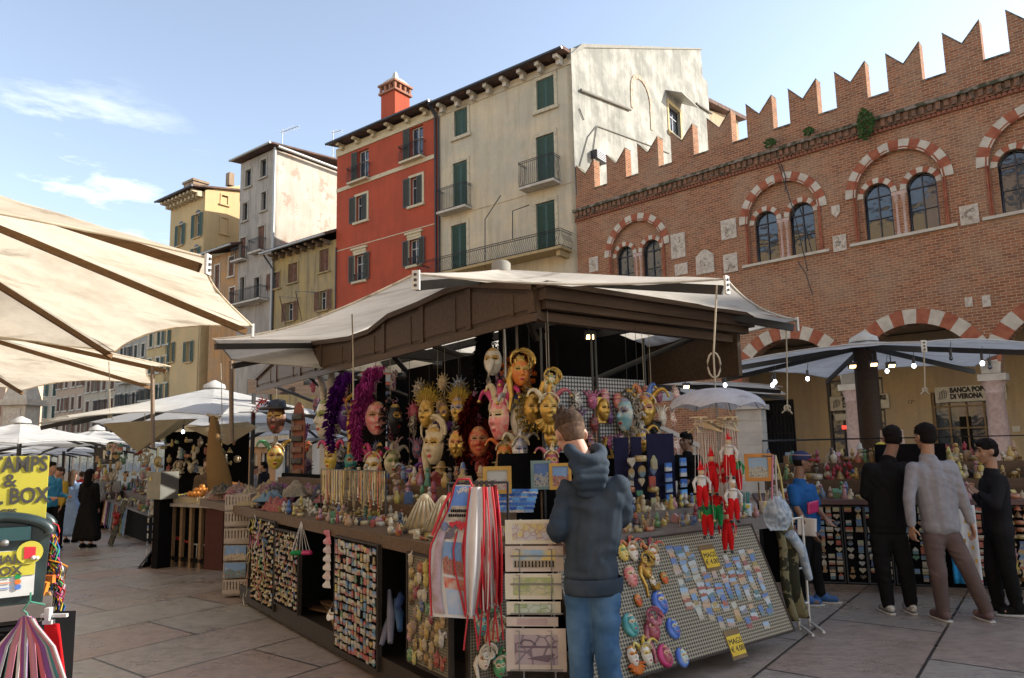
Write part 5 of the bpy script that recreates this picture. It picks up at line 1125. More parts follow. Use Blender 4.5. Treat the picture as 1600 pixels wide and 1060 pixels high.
ML = [
 ('L', 433, 655, 36, -30, 'dark', [('hat', ('black', 'red'))], 'brown leather mask in a wide black hat with bushy red feather', None),
 ('L', 511, 655, 46, -62, 'white', [('ears', ('grey',)), ('halo', ('white',))], 'white mask with rabbit ears and cream fur, turned left', None),
 ('L', 560, 650, 34, -30, 'gold', [('swirl', ('gold',))], 'small gold curled mask between the purple and the magenta feathers', None),
 ('L', 588, 654, 40, 8, 'pink', [('plume', ('magenta',))], 'pink red full face mask with huge magenta ostrich plume', None),
 ('L', 540, 652, 34, 30, 'purple', [('plume', ('purple',))], 'dark purple mask with long purple feathers', None),
 ('L', 614, 655, 36, 60, 'black', [('halo', ('black',))], 'black feathered mask right of the pink faced one', None),
 ('L', 519, 717, 30, -50, 'yellow', [('jester', ('magenta', 'grey', 'magenta'))], 'yellow jester mask with pink horns beside the brown eye mask strap', None),
 ('L', 548, 722, 24, 20, 'teal', [('halo', ('black',))], 'dark teal feathered mask below the purple feathers', None),
 ('L', 584, 731, 32, -28, 'white', [('jester', ('magenta', 'gold', 'magenta', 'magenta'))], 'white jester mask with pink and gold horns below the magenta plume', 'gold'),
 ('L', 611, 724, 28, 25, 'cream', [('jester', ('grey', 'grey', 'black'))], 'ivory jester mask with grey curled horns right of the pink horned one', None),
 ('L', 640, 745, 22, 0, 'purple', [('jester', ('purple', 'black', 'silver'))], 'little purple jester mask over the hanging necklaces', None),
 ('L', 430, 715, 28, 0, 'yellow', [('jester', ('gold', 'grey', 'green'))], 'yellow and red jester mask under the brown hatted one', 'red'),
 ('L', 668, 647, 34, -40, 'gold', [('fan', ('gold',))], 'gold mask with tall fan crest, left of the two', None),
 ('L', 693, 648, 26, -30, 'gold', [('collar', ('purple',))], 'small gold and purple mask between the two fan crested ones', 'purple'),
 ('L', 717, 641, 30, -35, 'gold', [('fan', ('gold',)), ('sun', ('gold',))], 'gold mask with tall feathered fan crest, right of the two', None),
 ('L', 681, 697, 44, -45, 'cream', [('swirl', ('cream',))], 'large ivory sculpted face with swirling hair and long tail', None),
 ('L', 716, 695, 34, -20, 'gold', [('sun', ('dark',))], 'gold and red faced mask beside the ivory sculpted face', 'red'),
 ('L', 748, 690, 36, 0, 'red', [('halo', ('red',)), ('plume', ('red',))], 'dark red feathered mask hanging in the kiosk shade', None),
 ('L', 771, 566, 34, -20, 'white', [('beak', ('white',)), ('halo', ('black',)), ('plume', ('black',))], 'long beaked plague doctor mask with black feathers under the roof', 'gold'),
 ('L', 812, 582, 34, 20, 'orange', [('halo', ('orange',)), ('swirl', ('gold',))], 'orange flame shaped mask just under the roof corner', None),
 ('L', 784, 655, 50, -50, 'pink', [('jester', ('magenta', 'white', 'magenta', 'cream', 'magenta'))], 'biggest jester mask, white and pink face with magenta horns, turned left', 'white'),
 ('L', 812, 658, 44, 35, 'white', [('jester', ('sky', 'cream', 'blue', 'silver'))], 'white and blue jester mask back to back with the biggest one', 'sky'),
 ('L', 832, 640, 36, 30, 'gold', [('sun', ('gold',)), ('halo', ('gold',))], 'gold lace sun mask behind the blue jester mask', None),
 ('L', 789, 712, 28, -10, 'orange', [('jester', ('orange', 'cream', 'orange'))], 'orange jester mask below the biggest jester mask', None),
 ('L', 812, 705, 30, 25, 'silver', [('jester', ('silver', 'silver', 'cream'))], 'silver jester mask with striped horns above the white one', None),
 ('L', 813, 748, 26, 10, 'white', [('jester', ('silver', 'grey', 'silver'))], 'white jester mask with silver horns over the gold picture frame', None),
 ('R', 858, 640, 34, 10, 'gold', [('jester', ('maroon', 'gold', 'cream')), ('collar', ('gold',))], 'gold jester mask with maroon cap above the hair of the man', None),
 ('R', 858, 603, 26, 30, 'cream', [('swirl', ('gold',))], 'cream round mask uppermost of the column by the grille', None),
 ('R', 862, 683, 26, 0, 'gold', [('jester', ('black', 'gold', 'black'))], 'black and gold mask in the middle of the column by the grille', None),
 ('R', 862, 722, 24, 0, 'maroon', [('jester', ('maroon', 'cream', 'maroon'))], 'maroon jester mask lowest of the column beside the head of the man', None),
 ('R', 978, 648, 40, -45, 'sky', [('halo', ('white',))], 'pale blue crescent face with white fur crest, turned left', None),
 ('R', 1008, 642, 36, 0, 'gold', [('jester', ('gold', 'blue', 'red', 'gold')), ('collar', ('black',))], 'gold jester mask with blue and red horn tips, left of the lace parasol', None),
 ('R', 1002, 690, 26, 20, 'gold', [('jester', ('gold', 'white', 'gold'))], 'small gold and white jester mask under the blue faced one', None),
 ('R', 1022, 705, 24, 0, 'teal', [('jester', ('teal', 'gold', 'maroon'))], 'teal jester mask in front of the stone balusters', None),
]
for i, (sd, px, py, h, yaw, fc, dc, lb, br) in enumerate(ML):
    off = .08 + .14 * ((i * 7) % 4) / 3
    p = KLp(px, py, off) if sd == 'L' else KRp(px, py, .06 - .03 * (i % 3)); o = mask(p, hpx(p, h * 1.28), yaw, fc, dc, lb, LIPG if fc == 'gold' else LIPR, br, GM)
    b = MB(); top = 2.78 - p.z; b.tube([(0, .03, hpx(p, h) * .45), (0, .035, top)], .0025, 4, False); b.build('cord', ROPE if i % 2 else IRON, o)
SHP.update(zip([m_.name for m_ in TR], [SHP[m_.name] for m_ in TR]))
r = random.Random(77); b = MB(); b.grid(face_fn(.2), 12, 14)
for i in range(5): horn(b, (.03 * (i - 2), 0, .07), (.07 * (i - 2), -.02, .12 + .03 * (i % 2)), (.01 * (i - 2), 0, .07), .016)
HM = [mesh_of(b, 'hanging_mask', palette('lacquered mask', [(.42, .25, .05), (.5, .42, .3), (.35, .04, .03), (.12, .03, .12), (.05, .12, .22), (.55, .5, .42), (.45, .12, .2), (.04, .04, .045)], .35, .1, detail=.8))]
b = MB(); b.grid(face_fn(.2), 12, 14); b.lathe([(.11, .05), (.12, .06), (.06, .07), (.05, .12), (.0, .13)], n=14, sc=(1, .6)); HM.append(mesh_of(b, 'hanging_mask', HM[0].materials[0]))
b = MB(); b.grid(face_fn(.2), 12, 14)
for i in range(14): a = 2 * pi * i / 14; b.tube([(.06 * cos(a), .01, .08 * sin(a)), (.12 * cos(a), .0, .15 * sin(a))], [.012, .004], 5)
HM.append(mesh_of(b, 'hanging_mask', HM[0].materials[0])); HN = dict(zip([m_.name for m_ in HM], ('horned mask', 'hatted mask', 'rayed mask')))
for i in range(11):
    for j in range(5):
        px = 486 + i * 33 + r.uniform(-9, 9); py = 606 + j * 32 + r.uniform(-8, 8) - max(0, px - 700) * .12
        p = KLp(px, py, .42 + .04 * r.random()); me = r.choice(HM); inst('hanging_mask', me, p, (0, 0, FKL.rz + r.uniform(-.3, .9)), r.uniform(.75, 1.1), 'dim %s at the kiosk rear, %s along row %s' % (HN[me.name], ORD[i], ORD[j]), 'mask', 'masks in the rear rows')
for i in range(8):
    for j in range(3):
        p = KRp(905 + i * 21 + r.uniform(-5, 5), 625 + j * 34 + r.uniform(-8, 8), .11); me = r.choice(HM); inst('hanging_mask', me, p, (0, 0, FKR.rz + r.uniform(-.5, .5)), r.uniform(.55, .85), 'small %s on the dark grille, %s along row %s' % (HN[me.name], ORD[i], ORD[j]), 'mask', 'masks on the dark grille')
# gold relief plaque and pyramid on the grille
def relief(px, py, w_, hh, lb):
    p = KRp(px, py, .12); o = thing('relief_mask', lb, 'mask', p, FKR.rz); W, H = w_ * p.y / 1100, hh * p.y / 1100
    b = MB(); b.bx(-W / 2, W / 2, -.015, .01, -H / 2, H / 2); b.build('plaque', MC['gold'], o); face_part(o, MC['gold'], LIPG, None, H * .85, off=(0, -.01, 0))
relief(941, 641, 25, 40, 'square gold plaque with a relief face on the dark grille')
p = KRp(945, 703, .12); o = thing('pyramid_mask', 'gold triangular ornament hanging on the dark grille', 'ornament', p, FKR.rz); b = MB(); b.prism([(-.1, -.08), (.1, -.08), (0, .12)], -.03, 0); fixn(b.build('triangle', MC['gold'], o)); b = MB(); b.prism([(-.04, -.05), (.04, -.05), (0, .05)], -.04, -.031); fixn(b.build('centre', EYED, o))
# dark mesh grilles behind the masks
for (xa, xb, lb) in ((.15, .75, 'dark wire grille behind the gold plaque, nearer the roof corner'), (.8, 1.45, 'dark wire grille behind the fur crested mask, right of the other')):
    o = thing('mesh_grille', lb, 'grille', KW(xa, .14, 1.55), radians(36.2)); b = MB(); b.bx(0, xb - xa, 0, .008, 0, .68)
    b.build('mesh', PERFD, o); b = MB(); b.tube([(0, 0, -.6), (0, 0, 1.1)], .012, 6); b.tube([(xb - xa, 0, -.6), (xb - xa, 0, 1.1)], .012, 6); b.build('frame', IRON, o)
# strap of eye masks
p = KLp(466, 640, .1); o = thing('eye_mask_strap', 'tall brown board strung with leather eye masks, left of the rabbit mask', 'mask display', p, FKL.rz + radians(15)); k = p.y / 1100
b = MB(); b.prism([(-17 * k, -105 * k), (17 * k, -105 * k), (17 * k, -20 * k), (10 * k, 5 * k), (0, 12 * k), (-10 * k, 5 * k), (-17 * k, -20 * k)], 0, .02); fixn(b.build('panel', mat('rose brown leather', (.26, .11, .08), .7, col2=(.2, .08, .06)), o))
for j in range(6):
    z = -(12 + j * 17) * k; b = MB(); b.grid(lambda u, v: (14 * k * (2 * u - 1), -.02 - .03 * sin(pi * u), z + 5 * k * (2 * v - 1) * (1 - .35 * math.exp(-((u - .5) / .1) ** 2))), 12, 4); q = b.build('eye_mask', MC['dark' if j % 2 else 'black'], o, solid=.004)
b = MB()
for dx in (-13, -10, -15): b.tube([(dx * k, -.01, -10 * k), (dx * k - .01, -.015, -60 * k), (dx * k, -.01, -125 * k)], .006, 4)
b.build('ribbons', MC['grey'], o)
# ---------------------------------------------------------------- things on the right board
P = PRT
def onR(px, py, lift=.02): x, z = P.at(px, py); return P.W(x, -lift, z)
Z6 = lambda x, y: (940 + x * .2642, 780 + y * .2642)
for (x, y, h, fc, dc, lb, br) in ((112, 322, 100, 'yellow', [('sun', ('yellow',))], 'yellow round mask at the upper left edge of the cream board', None), (170, 322, 100, 'white', [('jester', ('red', 'red', 'red'))], 'white mask with red cap, upper left on the cream board', 'red'), (292, 345, 110, 'white', [('jester', ('red', 'maroon', 'red'))], 'white mask with pointed red hat, top right of the cream board masks', 'red'),
    (158, 462, 120, 'pink', [('sun', ('pink',))], 'pink crackled mask at the left of the cream board', 'white'), (248, 420, 110, 'gold', [('swirl', ('gold',))], 'gold leafy mask on the cream board above the tiny white face', None), (287, 488, 64, 'white', [('collar', ('gold',))], 'tiny white face under the gold leafy mask', None), (357, 472, 70, 'orange', [('sun', ('gold',))], 'little orange sun face beside the gold leafy mask', None),
    (203, 605, 72, 'orange', [('sun', ('gold',))], 'orange gold sun face above the teal moon mask', None), (338, 612, 105, 'blue', [('moon', ('blue',))], 'largest blue crescent moon mask on the cream board', 'white'), (165, 745, 105, 'teal', [('moon', ('teal',))], 'teal moon mask on the cream board', 'white'), (287, 770, 130, 'maroon', [('swirl', ('maroon',))], 'maroon shell mask between the teal and the blue moon', 'pink'),
    (415, 765, 92, 'blue', [('moon', ('blue',)), ('sun', ('gold',))], 'bright blue moon mask with gold trim beside the maroon one', 'sky'), (168, 935, 110, 'white', [('halo', ('orange',)), ('collar', ('orange',))], 'white mask with orange hood in the bottom row of the cream board', 'orange'), (250, 930, 110, 'white', [('jester', ('yellow', 'yellow', 'yellow'))], 'white mask in yellow jester cap, bottom row of the cream board', 'yellow'), (368, 925, 100, 'maroon', [('moon', ('magenta',))], 'crimson moon mask in the bottom row of the cream board', 'pink'), (468, 937, 84, 'sky', [('moon', ('blue',))], 'small blue moon mask at the right end of the bottom row', 'white')):
    px, py = Z6(x, y); q = onR(px, py); mask(q, hpx(q, h * .2642), 0, fc, dc, lb, LIPR, br, 'ceramic masks on the cream board', eul=P.eul)
r = random.Random(11); x0, z0 = P.at(*Z6(380, 320)); x1, z1 = P.at(*Z6(900, 330)); 
TAGS = [(*P.at(*Z6(632, 345)),), (*P.at(*Z6(780, 855)),)]
for i in range(11):
    for j in range(11):
        X, Y = 395 + i * 54 + j * 14 + r.uniform(-6, 6), 300 + j * 42 + r.uniform(-5, 5) + i * 3
        if j > 8 and r.random() < .6: continue
        if abs(X - 632) < 85 and Y < 430: continue
        if r.random() < .1 or X > 930 + j * 8: continue
        px, py = Z6(X, Y); x, z = P.at(px, py); R = P.R @ Matrix.Rotation(r.uniform(-.1, .1), 3, 'Y')
        inst('picture_magnet', r.choice(PC), P.W(x, -.0135, z), R.to_euler(), r.uniform(.98, 1.15), '%s picture magnet of the %s slanting column on the cream board' % (ORD[j], ORD[i]), 'magnet', 'picture magnets on the cream board')
YPAP = mat('yellow price paper', (.62, .46, .06), .7, col2=(.55, .38, .05)); KRAFT = mat('brown cardboard', (.20, .14, .08), .8)
for i, (cx, cy) in enumerate(((632, 350), (782, 860))):
    px, py = Z6(cx, cy); x, z = P.at(px, py); o = thing('price_tag', ('yellow paper price tag MAGS 4.00 high on the cream board', 'yellow paper price tag MAGS 4.00 at the bottom of the cream board')[i], 'price tag', P.W(x, -.014, z)); o.rotation_euler = P.eul
    b = MB(); b.bx(-.085, .085, -.004, 0, -.10, .10); b.build('card', KRAFT, o); b = MB(); b.bx(-.078, .078, -.008, -.0045, -.075, .06); b.build('paper', YPAP, o)
    text('lettering', 'MAGS\n€ 4.00', .055, BLK, o, (0, -.0095, -.008), FRONT, .001)
fill_board('magnet', .052, .058, MG + MG[:3], 'tall dark board', 'magnet', 'magnets on the tall dark board', 5, sc=.9, prob=.97)
fill_board('watch', .04, .05, [TR[2], TR[0], MG[3], MG[5]], 'black trinket board', 'trinket', 'trinkets on the black board', 6, sc=.6, name='trinket')
fill_board('corner', .05, .05, [TR[3], TR[2], MG[3]], 'left end rack', 'bangle', 'bangles on the left end rack', 8, sc=.7, name='bangle', jit=.6)
# tiny masks on the two brown boards
def mini_mask(): b = MB(); b.grid(face_fn(.085), 8, 10); b.lathe([(.03, .03), (.032, .04), (.012, .05), (.002, .075)], n=7); return mesh_of(b, 'mini_mask', PAINT)
MM = [mini_mask()]
b = MB(); b.grid(face_fn(.075), 8, 10); b.tube([(.04 * cos(t), .0, .045 * sin(t)) for t in [k * .5 for k in range(13)]], .009, 5); MM.append(mesh_of(b, 'mini_mask', WARM))
b = MB(); b.grid(face_fn(.08), 8, 10); horn(b, (-.01, 0, .03), (-.05, 0, .03), (-.02, 0, .06), .014); horn(b, (.01, 0, .03), (.05, 0, .03), (.02, 0, .06), .014); MM.append(mesh_of(b, 'mini_mask', PAINT))
SHP.update(zip([m_.name for m_ in MM], ('bare mini mask', 'collared mini mask', 'horned mini mask')))
fill_board('mask', .062, .075, MM, 'brown mask board', 'mask', 'tiny masks on the brown board', 9, prob=.95, jit=.7, sc=.85, name='mini_mask')
Pm = BD['mask2'][0]
for i, (px, py, fc) in enumerate(((752, 1028, 'white'), (776, 1040, 'green'), (768, 985, 'cream'), (748, 975, 'teal'))):
    x, z = Pm.at(px, py); q = Pm.W(x, -.03, z); mask(q, hpx(q, 30), 0, fc, [('jester', ('green', 'green', 'teal'))] if i % 2 else [('swirl', (fc,))], ('white faced mask low on the board under the aprons', 'green capped white mask at the bottom under the aprons', 'cream mask half hidden by apron ribbons', 'teal mask half hidden behind apron ribbons')[i], eul=Pm.eul, brow='white' if i % 2 else None)
# ---------------------------------------------------------------- heaps and figurines on the counters
r = random.Random(21)
def scatter(n, xr, yr, z, meshes, label, cat, group, sc=(.8, 1.3), name='figurine', zf=None):
    for i in range(n):
        x, y = r.uniform(*xr), r.uniform(*yr); p = KW(x, y, z + (zf(x, y) if zf else 0)); me = r.choice(meshes); sn = SHP[me.name]; inst(sn.replace(' ', '_'), me, p, (0, 0, r.uniform(0, 6.28)), r.uniform(*sc), '%s on the %s, %s part, %s' % (sn, label, ('left', 'left centre', 'right centre', 'right')[min(3, int(4 * abs((y - yr[1]) / (yr[1] - yr[0]) if yr[1] - yr[0] > xr[1] - xr[0] else (x - xr[0]) / (xr[1] - xr[0]))))], 'front' if (x - xr[0]) / (xr[1] - xr[0]) < .5 and yr[1] - yr[0] > 1 or (yr[1] - yr[0] <= 1 and (y - yr[0]) / (yr[1] - yr[0]) < .5) else 'back'), sn.split()[-1], group)
scatter(130, (-1.36, -.8), (-.85, 1.6), 1.001, TR, 'wooden counter beside the aprons', 'figurine', 'figurines crowded on the left counter', (.7, 1.3))
scatter(110, (-1.36, -.8), (1.6, 3.6), 1.001, TR[2:4] + TR[6:], 'middle of the wooden counter', 'trinket', 'trinkets on the middle of the left counter', (.8, 1.4), 'trinket')
scatter(95, (.1, 1.95), (-.88, -.5), .956, TR, 'grey right counter', 'figurine', 'figurines on the right counter', (.7, 1.3))
scatter(60, (-.22, .2), (-.88, -.2), .956, TR, 'counter corner by the prints', 'souvenir', 'souvenirs on the counter corner', (.8, 1.4), 'souvenir')
# second tier: stepped shelf with bigger figures
b = MB(); b.bx(.1, 1.95, -.48, -.2, .956, 1.04); b.bx(.1, 1.95, -.3, -.2, 1.04, 1.12); b.build('display_step', GRT, KI); b = MB(); b.bx(-.75, -.45, 0, 5.4, 1.001, 1.12); b.bx(-.45, -.26, 0, 5.4, 1.001, 1.26); b.build('display_step', TBL, KI)
scatter(45, (.12, 1.9), (-.46, -.32), 1.041, TR[:8], 'raised step of the grey counter', 'figurine', 'figurines on the right step', (1.1, 1.7))
scatter(45, (-.72, -.5), (.05, 2.6), 1.121, TR[:8], 'raised step of the wooden counter', 'figurine', 'figurines on the left step', (1.3, 2.1)); scatter(45, (-.44, -.28), (.05, 3.5), 1.261, TR[:8], 'top step of the wooden counter', 'figurine', 'figurines on the left top step', (1.5, 2.4))
# heap of scarves and bags at the far left end
SCF = palette('knitted cloth', [(.20, .04, .05), (.05, .05, .08), (.24, .20, .14), (.06, .13, .20), (.3, .28, .25), (.16, .05, .12), (.02, .02, .025), (.26, .2, .1), (.18, .1, .08)], .9)
def crumple(name, L_, W, H, seed, m=SCF):
    b = MB(); o3 = V((seed * 3.1, seed * 1.7, 0))
    def f(u, v):
        x, y = (u - .5) * L_, (v - .5) * W; e = max(0, 1 - (2 * u - 1) ** 4) * max(0, 1 - (2 * v - 1) ** 4); return (x + .2 * L_ * mnoise.noise(V((x * 6, y * 6, 3)) + o3), y + .25 * W * mnoise.noise(V((x * 6, y * 6, 9)) + o3), H * e * (.55 + 1.0 * abs(mnoise.noise(V((x * 14, y * 14, 0)) + o3)) + .3 * mnoise.noise(V((x * 30, y * 30, 0)) + o3)))
    b.grid(f, 22, 22); return mesh_of(b, name, m)
CR_ = [crumple('scarf', .30, .22, .12, s) for s in range(5)]
for i in range(46):
    y = 2.9 + 2.6 * (i / 46) + r.uniform(-.1, .1); x = r.uniform(-1.32, -.5); inst('scarf', r.choice(CR_), KW(x, y, .995 + .07 * (i % 3) * (1 - abs(x + .9) * 1.4)), (0, r.uniform(-.2, .2), r.uniform(0, 6)), r.uniform(.8, 1.25), 'crumpled knitted scarf heaped on the far end of the kiosk counter, %s along the heap' % ORD[i // 3], 'scarf', 'scarves and bags heaped at the far end')
# necklaces hanging from a rail
o = thing('necklace_rail', 'dark rail hung full of beaded necklaces above the left counter', 'rack', KW(-.95, .95, 1.0), KRZ)
b = MB(); b.tube([(0, 0, 0), (0, 0, .42), (0, 1.5, .42), (0, 1.5, 0)], .008, 5); b.build('rail', IRON, o)
for i in range(44):
    y = .95 + .02 + 1.46 * i / 44; L_ = r.uniform(.22, .36); b = MB(); w_ = .018
    n = 8; pts = [(-.012, -w_ * cos(pi * k / n) * (1 - .3 * (k == n / 2)), -L_ * sin(pi * k / n) ** .6) for k in range(n + 1)]; b.tube(pts, .0045, 4, False); b.ball((-.012, 0, -L_ - .012), .012, 6, 4)
    q = b.build('necklace', GLAMA); q.location = KW(-.95, y, 1.42); q.rotation_euler = (0, 0, KRZ + r.uniform(-.2, .2)); tag(q, 'beaded necklace, %s from the left within the %s third of the dark rail' % (ORD[(43 - i) % 15], ('right', 'middle', 'left')[min(2, i // 15)]), 'necklace', 'necklaces on the rail')
# two big shells
for i, px in enumerate((664, 694)):
    p = PP(px, 793, KW(-1.15, 0, 0), ER); p.z = 1.001; o = thing('seashell', ('left large ribbed white shell on the counter', 'right large ribbed white shell on the counter next to the aprons')[i], 'shell', p, cam_rz(p)); R_s = .16
    b = MB(); b.grid(lambda u, v: (R_s * (.15 + .85 * v) * cos(pi * u) * 1.0 * (1 + .03 * cos(u * 60)), -.06 * sin(pi * v * .9) * (1 + .2 * cos(u * 60)) + .03, .02 + R_s * 1.5 * (1 - (v ** 1.3)) + .02 * sin(pi * u)), 60, 8); b.build('valve', MC['cream'], o, solid=.006); b = MB(); b.ball((0, .02, .01), (R_s * .8, .06, .03), 12, 6); b.ball((0, .0, R_s * 1.55), (.03, .025, .03), 8, 6); b.build('base', MC['cream'], o)
# framed pictures
def framed(p, rz, w_, h, fm, lb, sub=None):
    o = thing('framed_picture', lb, 'picture', p, rz); t = w_ * .14
    b = MB(); b.bx(-w_ / 2, w_ / 2, -.02, 0, 0, t); b.bx(-w_ / 2, w_ / 2, -.02, 0, h - t, h); b.bx(-w_ / 2, -w_ / 2 + t, -.02, 0, t, h - t); b.bx(w_ / 2 - t, w_ / 2, -.02, 0, t, h - t); b.build('frame', fm, o)
    b = MB(); b.bx(-w_ / 2 + t, w_ / 2 - t, -.01, -.002, t, h - t); b.build('print', PICT, o); return o
GOLDF = mat('gilt wood frame', (.45, .27, .05), .4, col2=(.35, .18, .03), metal=.2); TEALF = mat('worn teal frame', (.16, .24, .22), .6); ORF = mat('orange wood frame', (.50, .20, .03), .4, col2=(.42, .15, .02))
for q, w_, h, fm, lb in ((KLp(777, 772, -.7), 44, 42, GOLDF, 'gilt framed small landscape standing behind the aprons'), (KLp(846, 765, 0), 32, 44, TEALF, 'teal framed small picture beside the arm of the man'), (KRp(876, 765, -.4), 34, 40, GOLDF, 'gilt framed picture half hidden by the shoulder of the man'), (KRp(1186, 752, -.5), 40, 42, ORF, 'orange wood framed view of a white monument, right of the puppets')):
    k = q.y / 1100; framed(q, cam_rz(q) + radians(6), w_ * k, h * k, fm, lb)
b = MB()
for (px, y0, y1, f, off) in ((777, 775, 830, KLp, -.44), (846, 768, 830, KLp, .01), (876, 768, 830, KRp, -.39), (1186, 754, 800, KRp, -.49)):
    a = f(px, y0, off); inst('easel_stick', box_mesh('easel_stick', .015, .01, a.z - .95, TBL), ((a.x, a.y + .02, (a.z + .95) / 2)), (0, 0, cam_rz(a)), 1, 'thin wooden stick holding up a framed picture', 'stick', 'sticks behind the framed pictures')
# blue boxed souvenirs and cards right of the man: columns on a stand
BLUEC = picture('blue souvenir card', [(.05, .16, .45), (.10, .30, .60), (.03, .10, .35)], [(.45, .42, .36), (.30, .32, .30), (.5, .45, .3)], [(.62, .60, .55), (.1, .25, .5)], .3, 5)
bc = box_mesh('souvenir_card', .085, .012, .06, BLUEC); rd = MG[3]
for ci, (px, lb) in enumerate(((1043, 'blue souvenir card in the left column of the card stand'), (1066, 'blue souvenir card in the right column of the card stand'))):
    for j in range(7):
        q = KRp(px + j * .6, 722 + j * 16.5 + (8 if ci == 0 else 0), -.35)
        if q.z > .99: inst('souvenir_card', bc, q, (0, 0, FKR.rz + .2), 1.2, lb, 'souvenir card', 'blue cards on the stand')
for ci, px in enumerate((984, 1000, 1020)):
    for j in range(7):
        q = KRp(px + r.uniform(-2, 2), 722 + j * 16 + r.uniform(-2, 2), -.36)
        if q.z > .99: inst('hanging_souvenir', r.choice([MG[3], MG[2], MG[4], MG[6], TR[3]]), q, (0, 0, FKR.rz + .2), r.uniform(1.5, 1.9), 'souvenir %s from the top on the %s dark strip beside the blue cards' % (ORD[j], ('left', 'middle', 'right')[ci]), 'souvenir', 'souvenirs on the dark strips')
o = thing('card_stand', 'dark stand of card strips behind the figurines on the right counter', 'display stand', KRp(965, 830, -.3) * 1, FKR.rz); o.location.z = 1.12; MW[o.name] = frame(o.location, FKR.rz)
b = MB(); b.bx(0, .17, 0, .01, 0, .55); b.bx(.20, .33, 0, .01, 0, .55); b.bx(.40, .75, 0, .01, 0, .58); b.build('panels', mat('navy strip', (.015, .015, .04), .8), o)
# blue boxes in a pile by the aprons
bb = box_mesh('souvenir_box', .06, .03, .035, BLUEC)
for i in range(6):
    for j in range(5):
        q = KLp(770 + i * 11 + j * 2, 796 - j * 7, -.9 + .1 * j); 
        if q.z > .95: inst('souvenir_box', bb, q, (0, 0, cam_rz(q) + .2), 1., 'pale blue box, %s in row %s from the bottom, beside the aprons' % (ORD[i], ORD[j]), 'box', 'pale blue boxes beside the aprons')
# ---------------------------------------------------------------- aprons
CLW = mat('white apron cloth', (.62, .60, .58), .8, col2=(.52, .50, .50), scale=3); REDT = mat('red trim', (.50, .015, .03), .6); APB = mat('apron sky print', (.06, .16, .50), .8, col2=(.20, .34, .60), scale=3)
Z4 = lambda x, y: (600 + x * .302, 740 + y * .302)
YA = 4.16
def A4(x, y, dy=0): p = PY(*Z4(x, y), YA + dy); return p
o = thing('apron', 'printed apron with arena, statue and VERONA lettering hanging at the kiosk corner', 'apron', A4(400, 740), 0); inv = MW[o.name].inverted()
Lf = [(365, 60), (352, 120), (330, 190), (280, 290), (240, 380), (236, 480), (240, 600), (246, 740)]; Rt = [(455, 60), (455, 120), (450, 190), (420, 290), (405, 400), (420, 520), (460, 640), (492, 755)]
def interp(T, v): k = v * (len(T) - 1); i = min(len(T) - 2, int(k)); f = k - i; return T[i][0] * (1 - f) + T[i + 1][0] * f, T[i][1] * (1 - f) + T[i + 1][1] * f
def apf(u, v, dy=0):
    a = interp(Lf, v); c = interp(Rt, v); x, y = a[0] * (1 - u) + c[0] * u, a[1] * (1 - u) + c[1] * u; return A4(x, y, .02 * sin(u * 7 + v * 2) * v + dy)
b = MB(); b.grid(apf, 20, 30)
cl = b.build('cloth', [CLW], o, True)
def patch(name, u0, u1, v0, v1, m, dy=-.006):
    b = MB(); b.grid(lambda u, v: apf(u0 + (u1 - u0) * u, v0 + (v1 - v0) * v, dy), 8, 8); return b.build(name, m, cl, True)
patch('sky_print', .04, .96, .015, .30, APB); patch('arena_print', .1, .97, .24, .36, mat('arena print', (.45, .40, .33), .8, col2=(.25, .22, .2), scale=40), -.009)
patch('square_print', .33, .75, .37, .50, mat('dark photo print', (.10, .09, .12), .6, col2=(.42, .3, .2), scale=22, lo=.48, hi=.55), -.008); patch('houses_print', .38, .95, .52, .74, PICT, -.008)
patch('red_print', .36, .95, .76, .83, mat('red photo print', (.5, .08, .05), .7, col2=(.5, .4, .3), scale=12), -.008); patch('car_print', .36, .95, .83, .98, mat('pale photo print', (.30, .38, .50), .7, col2=(.5, .48, .42), scale=8), -.008)
b = MB(); b.grid(lambda u, v: apf(.08 + .22 * u + .05 * sin(v * 6), .44 + .54 * v, -.013 - .008 * sin(pi * u)), 8, 14); b.build('statue_print', mat('bronze statue print', (.30, .22, .2), .7, col2=(.42, .34, .42), scale=14), cl, True)
b = MB(); q = apf(.2, .41, -.014); b.ball(q, (.022, .006, .03), 8, 6); b.build('statue_head_print', mat('statue head print', (.20, .22, .32), .7), cl, True)
for (u, v, s) in ((.45, .39, .02), (.8, .40, .03), (.66, .38, .018)):
    q = apf(u, v, -.016); b = MB(); b.prism([(q.x + s * (sin(t) ** 3), q.z + s * (13 * cos(t) - 5 * cos(2 * t) - 2 * cos(3 * t) - cos(4 * t)) / 16) for t in [2 * pi * k / 16 for k in range(16)]], q.y - .004, q.y); b.build('heart_print', REDT, cl, True)
b = MB()
for k in range(9):
    for row in (0, 1):
        q = apf(.16 + k * .09, .285 + row * .035, -.012); b.prism([(q.x - .005, q.z - .012), (q.x + .005, q.z - .012)] + [(q.x + .005 * cos(t), q.z + .005 * sin(t)) for t in (0, .8, 1.6, 2.4, 3.1)], q.y - .002, q.y)
b.build('arch_print', DARK, cl, True)
for k, ch in enumerate('VERONA'):
    q = inv @ apf(.30 + k * .115, .10 - .045 * sin(pi * (k + .5) / 6), -.012); text('letter', ch, .034, CLW, cl, q, Matrix.Rotation(-.35 + .1 * k + .3 - .16 * k, 3, 'Y') @ FRONT, .001, .001)
b = MB()
for u in (0, 1): b.tube([apf(u, v / 20, -.004) for v in range(21)], .006, 5, False)
